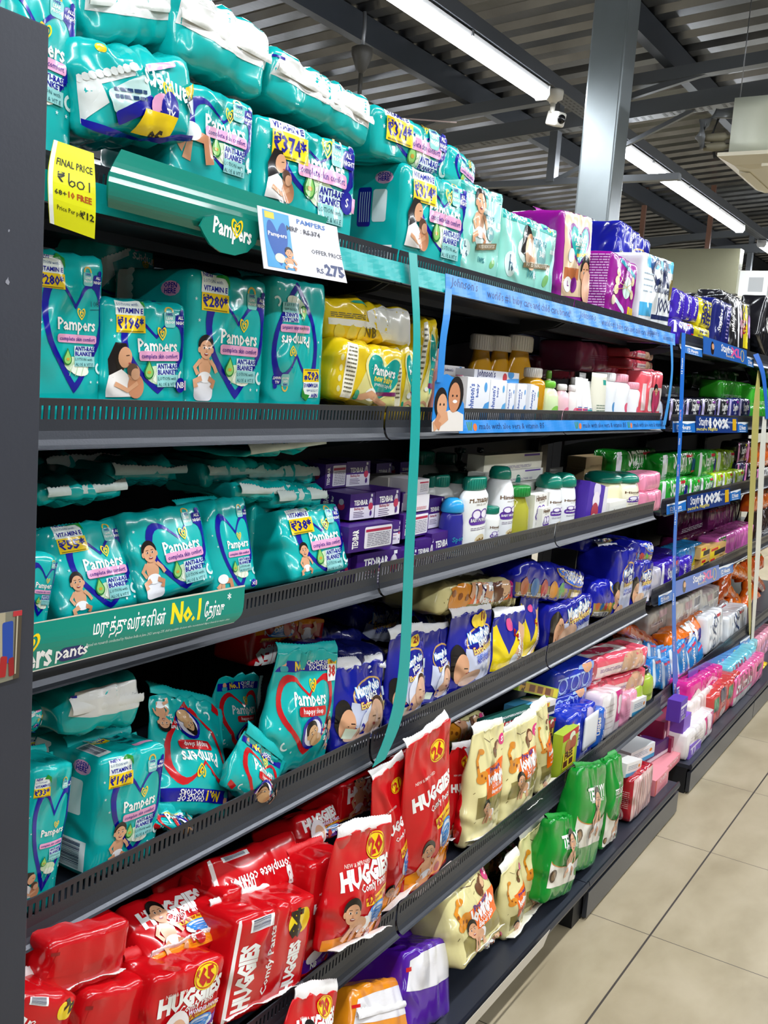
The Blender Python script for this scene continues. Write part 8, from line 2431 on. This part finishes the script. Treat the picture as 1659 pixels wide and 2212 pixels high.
pack('candy', (3.816,1.08,0.446), (0,20,0), (0.71,0.064,0.1), 'long orange pack lying at the near end of the far fifth shelf', {'art': 'plain', 'word': '', 'col': '#b8480e', 'band2': '#3a3a8c'}, 283, 'packs on the far fifth shelf')
pack('candy', (4.225,1.15,0.408), (0,0,0), (0.453,0.053,0.1), 'orange pack lying behind the long orange one', {'art': 'plain', 'word': '', 'col': '#d0560e'}, 284, 'packs on the far fifth shelf')
pack('candy', (4.297,1.02,0.367), (-8,0,0), (0.601,0.112,0.1), 'orange pack with navy 45 label', {'art': 'p45', 'col': '#e8700e'}, 285, 'packs on the far fifth shelf')
pack('tissue', (4.59,0.985,0.307), (-5,0,0), (0.303,0.17,0.1), 'white tissue pack, left of the pair, far fifth shelf', {'art': 'softy', 'col': '#e2e6ea'}, 286, 'packs on the far fifth shelf')
pack('tissue', (5.05,1.08,0.332), (0,0,0), (0.364,0.085,0.1), 'white tissue pack lying behind the pair', {'art': 'softy', 'col': '#dde2e6'}, 287, 'packs on the far fifth shelf')
pack('tissue', (5.075,0.985,0.251), (-5,0,0), (0.429,0.156,0.1), 'white tissue pack, right of the pair, far fifth shelf', {'art': 'softy', 'col': '#e2e6ea'}, 288, 'packs on the far fifth shelf')
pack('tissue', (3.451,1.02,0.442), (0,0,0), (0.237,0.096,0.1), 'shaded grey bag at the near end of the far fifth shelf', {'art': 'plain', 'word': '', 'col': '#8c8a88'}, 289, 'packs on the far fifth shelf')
pack('pads', (3.672,1.04,0.392), (-10,18,0), (0.136,0.099,0.035), 'sky blue pad pouch, first from the left in the tumbled heap', {'art': 'bluepad', 'col': '#2585cc', 'fin': 'T'}, 295, 'sky blue pad pouches')
pack('pads', (3.768,1.03,0.377), (-10,14,0), (0.13,0.107,0.035), 'sky blue pad pouch, second from the left in the tumbled heap', {'art': 'bluepad', 'col': '#2585cc', 'fin': 'T'}, 296, 'sky blue pad pouches')
pack('pads', (3.616,1,0.342), (-10,22,0), (0.168,0.098,0.035), 'sky blue pad pouch, third from the left in the tumbled heap', {'art': 'bluepad', 'col': '#2585cc', 'fin': 'T'}, 297, 'sky blue pad pouches')
pack('pads', (3.728,0.99,0.321), (-10,10,0), (0.132,0.117,0.035), 'sky blue pad pouch, fourth from the left in the tumbled heap', {'art': 'bluepad', 'col': '#2585cc', 'fin': 'T'}, 298, 'sky blue pad pouches')
pack('pads', (3.904,1.02,0.336), (-10,6,0), (0.153,0.105,0.035), 'sky blue pad pouch, fifth from the left in the tumbled heap', {'art': 'bluepad', 'col': '#2585cc', 'fin': 'T'}, 299, 'sky blue pad pouches')
pack('pads', (3.849,0.985,0.297), (-10,4,0), (0.126,0.112,0.035), 'sky blue pad pouch, sixth from the left in the tumbled heap', {'art': 'bluepad', 'col': '#2585cc', 'fin': 'T'}, 300, 'sky blue pad pouches')
pack('pads', (4.023,1,0.324), (-10,-2,0), (0.164,0.108,0.035), 'sky blue pad pouch, seventh from the left in the tumbled heap', {'art': 'bluepad', 'col': '#2585cc', 'fin': 'T'}, 301, 'sky blue pad pouches')
pack('pads', (4.065,0.98,0.279), (-10,-6,0), (0.17,0.157,0.035), 'sky blue pad pouch, eighth from the left in the tumbled heap', {'art': 'bluepad', 'col': '#2585cc', 'fin': 'T'}, 302, 'sky blue pad pouches')
pack('pads', (4.232,0.98,0.278), (-10,-10,0), (0.198,0.129,0.035), 'sky blue pad pouch, ninth from the left in the tumbled heap', {'art': 'bluepad', 'col': '#2585cc', 'fin': 'T'}, 303, 'sky blue pad pouches')
pack('pads', (4.479,1,0.292), (-10,-26,0), (0.404,0.085,0.035), 'sky blue pad pouch, tenth from the left in the tumbled heap', {'art': 'bluepad', 'col': '#2585cc', 'fin': 'T'}, 304, 'sky blue pad pouches')
pack('pads', (3.74,1.1,0.401), (-10,30,0), (0.166,0.051,0.035), 'sky blue pad pouch, eleventh from the left in the tumbled heap', {'art': 'bluepad', 'col': '#2585cc', 'fin': 'T'}, 305, 'sky blue pad pouches')
pack('candy', (5.36,1.127,0.456), (-15,-25,0), (0.468,0.083,0.05), 'crinkled orange snack pouch, first from the top of the far heap', {'art': 'plain', 'word': '', 'col': '#e2660e', 'band2': '#4a9a3c', 'band': '#f0c8a0'}, 310, 'orange snack pouches in the far heap')
pack('candy', (5.737,1.137,0.453), (-15,12,0), (0.561,0.088,0.05), 'crinkled orange snack pouch, second from the top of the far heap', {'art': 'plain', 'word': '', 'col': '#e8740e', 'band2': '#f4e0c8', 'band': ''}, 311, 'orange snack pouches in the far heap')
pack('candy', (6.145,1.143,0.424), (-15,-1,0), (0.631,0.094,0.05), 'crinkled orange snack pouch, third from the top of the far heap', {'art': 'plain', 'word': '', 'col': '#e05a0c', 'band2': '#4a9a3c', 'band': ''}, 312, 'orange snack pouches in the far heap')
pack('candy', (5.214,1.11,0.407), (-15,-14,0), (0.43,0.081,0.05), 'crinkled orange snack pouch, fourth from the top of the far heap', {'art': 'plain', 'word': '', 'col': '#d95c10', 'band2': '#f4e0c8', 'band': '#f0c8a0'}, 313, 'orange snack pouches in the far heap')
pack('candy', (5.549,1.108,0.342), (-15,23,0), (0.505,0.087,0.05), 'crinkled orange snack pouch, fifth from the top of the far heap', {'art': 'plain', 'word': '', 'col': '#e8700e', 'band2': '#4a9a3c', 'band': ''}, 314, 'orange snack pouches in the far heap')
pack('candy', (5.183,1.097,0.354), (-15,10,0), (0.365,0.082,0.05), 'crinkled orange snack pouch, sixth from the top of the far heap', {'art': 'plain', 'word': '', 'col': '#e46a10', 'band2': '#f4e0c8', 'band': ''}, 315, 'orange snack pouches in the far heap')
pack('candy', (5.458,1.094,0.295), (-15,-3,0), (0.425,0.086,0.05), 'crinkled orange snack pouch, seventh from the top of the far heap', {'art': 'plain', 'word': '', 'col': '#ea7a12', 'band2': '#4a9a3c', 'band': '#f0c8a0'}, 316, 'orange snack pouches in the far heap')
pack('candy', (5.8,1.097,0.25), (-15,-16,0), (0.525,0.091,0.05), 'crinkled orange snack pouch, eighth from the top of the far heap', {'art': 'plain', 'word': '', 'col': '#e2620e', 'band2': '#f4e0c8', 'band': ''}, 317, 'orange snack pouches in the far heap')
pack('candy', (6.213,1.108,0.236), (-15,21,0), (0.648,0.097,0.05), 'crinkled orange snack pouch, ninth from the top of the far heap', {'art': 'plain', 'word': '', 'col': '#e86c0e', 'band2': '#4a9a3c', 'band': ''}, 318, 'orange snack pouches in the far heap')
pack('candy', (5.864,1.078,0.148), (-15,8,0), (0.49,0.093,0.05), 'crinkled orange snack pouch, tenth from the top of the far heap', {'art': 'plain', 'word': '', 'col': '#e8700e', 'band2': '#f4e0c8', 'band': '#f0c8a0'}, 319, 'orange snack pouches in the far heap')
pack('candy', (6.234,1.083,0.109), (-15,-5,0), (0.544,0.099,0.05), 'crinkled orange snack pouch, eleventh from the top of the far heap', {'art': 'plain', 'word': '', 'col': '#dd5c0c', 'band2': '#4a9a3c', 'band': ''}, 320, 'orange snack pouches in the far heap')
pack('candy', (5.324,1.086,0.282), (-15,-18,0), (0.386,0.084,0.05), 'crinkled orange snack pouch, twelfth from the top of the far heap', {'art': 'plain', 'word': '', 'col': '#e46810', 'band2': '#f4e0c8', 'band': ''}, 321, 'orange snack pouches in the far heap')
pack('candy', (6.253,1.127,0.327), (-15,19,0), (0.586,0.096,0.05), 'crinkled orange snack pouch, thirteenth from the top of the far heap', {'art': 'plain', 'word': '', 'col': '#d8560c', 'band2': '#4a9a3c', 'band': '#f0c8a0'}, 322, 'orange snack pouches in the far heap')
pack('candy', (6.359,1.07,0.016), (-15,6,0), (0.539,0.102,0.05), 'crinkled orange snack pouch, fourteenth from the top of the far heap', {'art': 'plain', 'word': '', 'col': '#e8700e', 'band2': '#f4e0c8', 'band': ''}, 323, 'orange snack pouches in the far heap')
carton((3.535,0.84,0.284), (0,0,0), (0.089,0.079,0.05), 'dark violet carton lying under the blue ribbon end', group='violet pad cartons', col='#5b35a8', front='violet')
carton((3.654,0.85,0.168), (0,0,0), (0.1,0.101,0.05), 'violet carton standing below the dark violet one', group='violet pad cartons', col='#7a50bc', front='plain', opt={'fg': '#e0d4f0', 'word': '', 'band': '#7ab4c8'})
carton((3.713,0.823,0.11), (0,0,0), (0.167,0.055,0.08), 'violet carton nearest on the far bottom deck', group='violet pad cartons', col='#7d5cc0', front='violet', top='plain')
carton((3.623,0.9,0.167), (0,0,0), (0.19,0.096,0.1), 'maroon and pink carton beside the fifth shelf end', group='maroon cartons', col='#7a1238', front='maroon', left='plain')
carton((3.638,0.878,0.11), (0,0,0), (0.139,0.085,0.1), 'maroon and pink carton standing under the other one', group='maroon cartons', col='#8a1a44', front='maroon')
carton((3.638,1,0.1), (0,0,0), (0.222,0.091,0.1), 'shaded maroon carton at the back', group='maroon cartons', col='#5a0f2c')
pack('pads', (3.921,0.9,0.13), (0,0,0), (0.186,0.113,0.1), 'magenta pack with white top beside the violet carton', {'art': 'plain', 'word': '', 'col': '#b81a6c', 'band2': '#f0e0ea'}, 330, 'packs on the far bottom deck')
pack('pads', (3.987,0.88,0.117), (0,0,0), (0.366,0.145,0.1), 'cream white pack between magenta and red ones', {'art': 'plain', 'word': '', 'col': '#e2d4d0', 'fg': '#b07a80'}, 331, 'packs on the far bottom deck')
pack('pads', (3.796,0.828,0.11), (0,0,0), (0.393,0.105,0.1), 'white pack with purple side at the front of the far deck', {'art': 'pinkwhite', 'col': '#e8e2e2'}, 332, 'packs on the far bottom deck')
pack('tissue', (4.132,0.9,0.191), (0,4,0), (0.561,0.119,0.1), 'white and bright magenta pack lying on the red ones', {'art': 'mag', 'col': '#d8288c'}, 333, 'packs on the far bottom deck')
pack('pads', (4.175,0.848,0.11), (0,0,0), (0.273,0.138,0.1), 'red pack with green label, nearer of two', {'art': 'redclear', 'col': '#c8403c'}, 334, 'packs on the far bottom deck')
pack('pads', (4.417,0.848,0.11), (0,0,0), (0.261,0.135,0.1), 'red pack with green label, farther of two', {'art': 'redclear', 'col': '#c43c3a'}, 335, 'packs on the far bottom deck')
pack('tissue', (4.904,1,0.083), (0,0,0), (0.317,0.117,0.1), 'pale green bag behind under the slogan board', {'art': 'plain', 'word': '', 'col': '#8fae90'}, 336, 'packs on the far bottom deck')
pack('tissue', (4.709,0.838,0.11), (0,0,0), (0.625,0.128,0.1), 'pink ended white plush pack on the far deck', {'art': 'dia', 'col': '#e0649c'}, 337, 'packs on the far bottom deck')
pack('tissue', (4.754,0.88,0.156), (0,0,0), (0.531,0.108,0.1), 'turquoise ended white pack lying on the pink one', {'art': 'dia', 'col': '#6cc0d0'}, 338, 'packs on the far bottom deck')
pack('tissue', (5.017,0.92,0.182), (0,0,0), (0.492,0.061,0.1), 'turquoise pack topmost of its pile', {'art': 'plain', 'word': '', 'col': '#8cc8d4'}, 339, 'packs on the far bottom deck')
pack('pads', (5.161,0.868,0.11), (0,0,0), (0.259,0.014,0.1), 'yellow pack right behind the pink ended one', {'art': 'plain', 'word': '', 'col': '#e0bc12'}, 340, 'packs on the far bottom deck')
pack('tissue', (5.43,0.93,0.043), (0,0,0), (0.78,0.17,0.1), 'white and pink pack at the photo edge', {'art': 'mag', 'col': '#e8a0b4'}, 341, 'packs on the far bottom deck')
pack('tissue', (5.568,0.888,0.11), (0,0,0), (0.585,-0.066,0.1,3.489), 'pink pack low at the right photo edge', {'art': 'plain', 'word': '', 'col': '#d86a7c'}, 342, 'packs on the far bottom deck')
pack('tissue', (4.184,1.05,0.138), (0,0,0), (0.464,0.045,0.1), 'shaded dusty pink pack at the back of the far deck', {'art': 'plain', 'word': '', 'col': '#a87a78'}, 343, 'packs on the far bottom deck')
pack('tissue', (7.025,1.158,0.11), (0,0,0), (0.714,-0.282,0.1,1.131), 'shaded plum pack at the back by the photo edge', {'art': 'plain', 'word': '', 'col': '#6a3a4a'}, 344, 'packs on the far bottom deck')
# strips, ribbons, cards and signs
sheet('shelf_strip', 'shelf strip', 'plain teal paper strip along the lip of the top shelf', [((0.7220, 0.9710, 1.6020), (1.7627, 0.9710, 1.6020)), ((0.7220, 0.9765, 1.6380), (1.7627, 0.9765, 1.6380))], '#0fa6a6', nu=60, wave=0.002)
sheet('shelf_strip', 'shelf strip', 'blue strip with child care slogan along the lip of the top shelf', [((1.7647, 0.9710, 1.6020), (3.3820, 0.9710, 1.6020)), ((1.7647, 0.9765, 1.6400), (3.3820, 0.9765, 1.6400))], '#2f86d6', art=art_john_strip(0.0235), nu=90, wave=0.0015, mx=0.03)
sheet('shelf_strip', 'shelf strip', 'blue strip with aloe slogan along the lip of the second shelf', [((1.8706, 0.9720, 1.3220), (3.3780, 0.9720, 1.3220)), ((1.8706, 0.9775, 1.3500), (3.3780, 0.9775, 1.3500))], '#2484d4', art=art_aloe_strip(0.0186), nu=90, wave=0.0015, mx=0.03)
sheet('price_card', 'price card', 'yellow final price card taped beside the end panel', [((0.792,0.962,1.577), (0.859,0.962,1.569)), ((0.784,0.956,1.605), (0.854,0.956,1.6)), ((0.784,0.957,1.636), (0.853,0.957,1.634)), ((0.798,0.966,1.671), (0.857,0.966,1.669))], '#dfe012', art=art_final(1.95), nu=8)
sheet('price_card', 'price card', 'white offer card showing 275 hung on the top shelf', [((1.138,0.925,1.57), (1.343,0.92,1.573)), ((1.132,0.93,1.614), (1.334,0.93,1.618)), ((1.128,0.935,1.656), (1.326,0.935,1.658))], '#dcdce6', art=art_offer(0.72), nu=8)
sheet('shelf_talker', 'sign', 'long green slogan board with Tamil words on the third shelf', [((0.744,0.946,1.05), (1.138,0.946,1.046)), ((0.743,0.944,1.085), (1.155,0.944,1.06)), ((0.751,0.952,1.109), (1.167,0.952,1.099))], '#0c8472', art=art_slogan(0.185), nu=30, m=GLOSSY, th=0.003, mx=0.04)
sheet('shelf_talker', 'sign', 'curved dark green holder along the top shelf above the round brand tag', [((0.874,0.957,1.609), (1.315,0.957,1.603)), ((0.865,0.948,1.622), (1.303,0.948,1.619)), ((0.869,0.95,1.65), (1.313,0.95,1.649)), ((0.906,0.972,1.685), (1.351,0.972,1.677))], '#0d7464', nu=24, m=GLOSSY, th=0.003)
cut_sheet('brand_tag', 'sign', 'round green brand tag hanging below the curved holder', [(1.0303, 1.6228), (1.0574, 1.6323), (1.1056, 1.6355), (1.1424, 1.6352), (1.1456, 1.6228), (1.1388, 1.6042), (1.1214, 1.5901), (1.0950, 1.5820), (1.0658, 1.5823), (1.0436, 1.5896), (1.0299, 1.6016), (1.0220, 1.6106)], 0.943, 0.003, '#0d8070', art_lobe)
sheet('ribbon', 'ribbon', 'long teal ribbon hanging from the top shelf down to the fourth', [((1.574,0.945,0.682), (1.62,0.945,0.685)), ((1.619,0.944,0.752), (1.672,0.944,0.755)), ((1.645,0.944,0.868), (1.687,0.944,0.859)), ((1.633,0.944,1.092), (1.67,0.944,1.088)), ((1.623,0.944,1.306), (1.658,0.944,1.306)), ((1.616,0.946,1.419), (1.647,0.946,1.42)), ((1.615,0.952,1.529), (1.64,0.952,1.532)), ((1.603,0.966,1.658), (1.633,0.966,1.659))], '#0fa09c', nu=4)
sheet('ribbon', 'ribbon', 'blue ribbon above the mother cutout, left edge of the blue frame', [((1.728,0.955,1.426), (1.754,0.955,1.427)), ((1.727,0.955,1.503), (1.753,0.955,1.505)), ((1.738,0.958,1.557), (1.766,0.958,1.56)), ((1.757,0.968,1.611), (1.784,0.968,1.611))], '#2f86d6', nu=4)
cut_sheet('cardboard_cutout', 'cutout', 'blue cutout of a smiling mother and baby on the second shelf lip', [(1.8693, 1.3281), (1.8711, 1.3534), (1.8633, 1.3853), (1.8443, 1.3984), (1.8317, 1.4228), (1.8130, 1.4372), (1.7801, 1.4434), (1.7499, 1.4386), (1.7329, 1.4261), (1.7346, 1.3925), (1.7315, 1.3531), (1.7411, 1.3292)], 0.962, 0.001, '#2384d8', art_cutout, SHEET)
sheet('ribbon', 'ribbon', 'thin blue ribbon at the right end of the blue frame', [((3.321,0.965,1.336), (3.354,0.965,1.336)), ((3.346,0.965,1.426), (3.373,0.965,1.426)), ((3.348,0.965,1.518), (3.37,0.965,1.519)), ((3.321,0.97,1.605), (3.348,0.97,1.606))], '#3f8fd4', nu=3)
sheet('ribbon', 'ribbon', 'narrow blue ribbon with white words down the near end of the far rack', [((3.819,0.955,0.285), (3.908,0.955,0.258)), ((3.693,0.96,0.621), (3.746,0.96,0.612)), ((3.635,0.97,0.89), (3.679,0.97,0.885)), ((3.584,0.975,1.198), (3.627,0.975,1.197)), ((3.541,0.975,1.364), (3.589,0.975,1.364)), ((3.495,0.985,1.653), (3.542,0.985,1.654))], '#1668c8', nu=4, art=art_ribbon_text(90), mx=1.2)
sheet('ribbon', 'ribbon', 'pale yellow ribbon hanging near the right photo edge', [((5.2,0.95,0.222), (5.249,0.95,0.212)), ((4.912,0.955,0.709), (5.01,0.955,0.698)), ((4.796,0.96,1.049), (4.921,0.96,1.042)), ((4.723,0.97,1.369), (4.863,0.97,1.369)), ((4.761,0.98,1.578), (4.81,0.98,1.58))], '#b0a860', nu=4)
sheet('ribbon', 'ribbon', 'white ribbon hanging right beside the pale yellow one', [((5.217,0.945,0.208), (5.279,0.945,0.195)), ((5.074,0.95,0.691), (5.191,0.95,0.678)), ((4.915,0.955,1.153), (5.046,0.955,1.148)), ((4.921,0.965,1.37), (5.006,0.965,1.37))], '#d6d6cc', nu=4)
sheet('ribbon', 'ribbon', 'blue ribbon curling from the far top shelf at the photo edge', [((4.966,0.96,1.36), (5.02,0.96,1.36)), ((4.886,0.962,1.456), (4.959,0.962,1.458)), ((4.776,0.97,1.569), (4.864,0.97,1.577)), ((4.65,0.985,1.642), (4.751,0.985,1.654))], '#1f62c0', nu=4)
sheet('shelf_talker', 'sign', 'blue sign with a woman on the far top shelf', [((3.813,0.985,1.599), (4.547,0.985,1.593)), ((3.808,0.991,1.663), (4.541,0.991,1.654))], '#2a62b4', art=art_stay_sign(.3), nu=6, m=GLOSSY, th=0.002)
sheet('shelf_talker', 'sign', 'dark blue 100 percent sign on the far second shelf', [((3.836,0.985,1.303), (4.526,0.985,1.296)), ((3.831,0.991,1.367), (4.519,0.991,1.36))], '#1a3a80', art=art_stay_sign(.3, True), nu=6, m=GLOSSY, th=0.002)
sheet('shelf_talker', 'sign', 'dark blue 100 percent sign on the far third shelf', [((3.841,0.985,0.995), (4.547,0.985,0.981)), ((3.837,0.991,1.059), (4.537,0.991,1.052))], '#1a3a80', art=art_stay_sign(.3, True), nu=6, m=GLOSSY, th=0.002)
sheet('shelf_talker', 'sign', 'blue sign with a woman on the far fourth shelf', [((3.806,0.985,0.67), (4.507,0.985,0.643)), ((3.803,0.991,0.731), (4.5,0.991,0.71))], '#3468c0', art=art_stay_sign(.3), nu=6, m=GLOSSY, th=0.002)
sheet('shelf_talker', 'sign', 'violet blue sign with a woman on the far fifth shelf', [((3.987,0.935,0.234), (4.947,0.935,0.158)), ((3.961,0.941,0.351), (4.912,0.941,0.275))], '#3450b4', art=art_stay_sign(.4), nu=6, m=GLOSSY, th=0.002)
sheet('shelf_talker', 'sign', 'small blue twelve hours label, near end of the far top shelf', [((3.574,0.988,1.588), (3.811,0.988,1.585)), ((3.585,0.994,1.616), (3.82,0.994,1.616))], '#2470c0', art=art_hours(.5), nu=6, m=GLOSSY, th=0.002)
sheet('shelf_talker', 'sign', 'small blue twelve hours label, right of the sign on the far top shelf', [((4.581,0.99,1.59), (4.715,0.99,1.588)), ((4.587,0.996,1.63), (4.721,0.996,1.629))], '#2470c0', art=art_hours(.5), nu=6, m=GLOSSY, th=0.002)
sheet('shelf_talker', 'sign', 'small blue twelve hours label, near end of the far second shelf', [((3.534,0.988,1.307), (3.84,0.988,1.304)), ((3.54,0.994,1.346), (3.845,0.994,1.346))], '#2470c0', art=art_hours(.5), nu=6, m=GLOSSY, th=0.002)
sheet('shelf_talker', 'sign', 'small blue twelve hours label, right of the sign on the far second shelf', [((4.556,0.99,1.297), (4.763,0.99,1.295)), ((4.56,0.996,1.342), (4.766,0.996,1.342))], '#2470c0', art=art_hours(.5), nu=6, m=GLOSSY, th=0.002)
sheet('shelf_talker', 'sign', 'small blue twelve hours label, near end of the far third shelf', [((3.574,0.988,1.009), (3.828,0.988,1.007)), ((3.581,0.994,1.045), (3.834,0.994,1.045))], '#2470c0', art=art_hours(.5), nu=6, m=GLOSSY, th=0.002)
sheet('shelf_talker', 'sign', 'small blue twelve hours label, right of the sign on the far third shelf', [((4.572,0.99,0.991), (4.777,0.99,0.986)), ((4.578,0.996,1.032), (4.78,0.996,1.033))], '#2470c0', art=art_hours(.5), nu=6, m=GLOSSY, th=0.002)
sheet('shelf_talker', 'sign', 'small blue twelve hours label, near end of the far fourth shelf', [((3.598,0.988,0.67), (3.775,0.988,0.663)), ((3.605,0.994,0.704), (3.781,0.994,0.701))], '#2470c0', art=art_hours(.5), nu=6, m=GLOSSY, th=0.002)
sheet('shelf_talker', 'sign', 'small blue twelve hours label, right of the sign on the far fourth shelf', [((4.528,0.99,0.643), (4.809,0.99,0.636)), ((4.529,0.996,0.693), (4.812,0.996,0.681))], '#2470c0', art=art_hours(.5), nu=6, m=GLOSSY, th=0.002)
sheet('shelf_talker', 'sign', 'small blue twelve hours label, near end of the far fifth shelf', [((3.814,0.938,0.275), (3.957,0.938,0.268)), ((3.82,0.944,0.314), (3.964,0.944,0.303))], '#2470c0', art=art_hours(.5), nu=6, m=GLOSSY, th=0.002)
sheet('shelf_talker', 'sign', 'small blue twelve hours label, right of the sign on the far fifth shelf', [((4.94,0.94,0.233), (5.167,0.94,0.216)), ((4.941,0.946,0.283), (5.163,0.946,0.273))], '#2470c0', art=art_hours(.5), nu=6, m=GLOSSY, th=0.002)
sheet('price_rail', 'price rail', 'cream plastic rail on the bottom deck edge under the cream packs', [((1.55, 0.776, 0.098), (2.152, 0.776, 0.098)), ((1.55, 0.774, 0.128), (2.182, 0.774, 0.128))], '#c8c2b6', nu=20)
st = sheet('sticker', None, None, [((0.593,0.779,1.114), (0.618,0.779,1.115)), ((0.593,0.779,1.183), (0.62,0.779,1.182))], '#777', art_picture(1.9), nu=4)
st.parent = POST
st['label'] = 'small picture sticker in grey, blue and red'
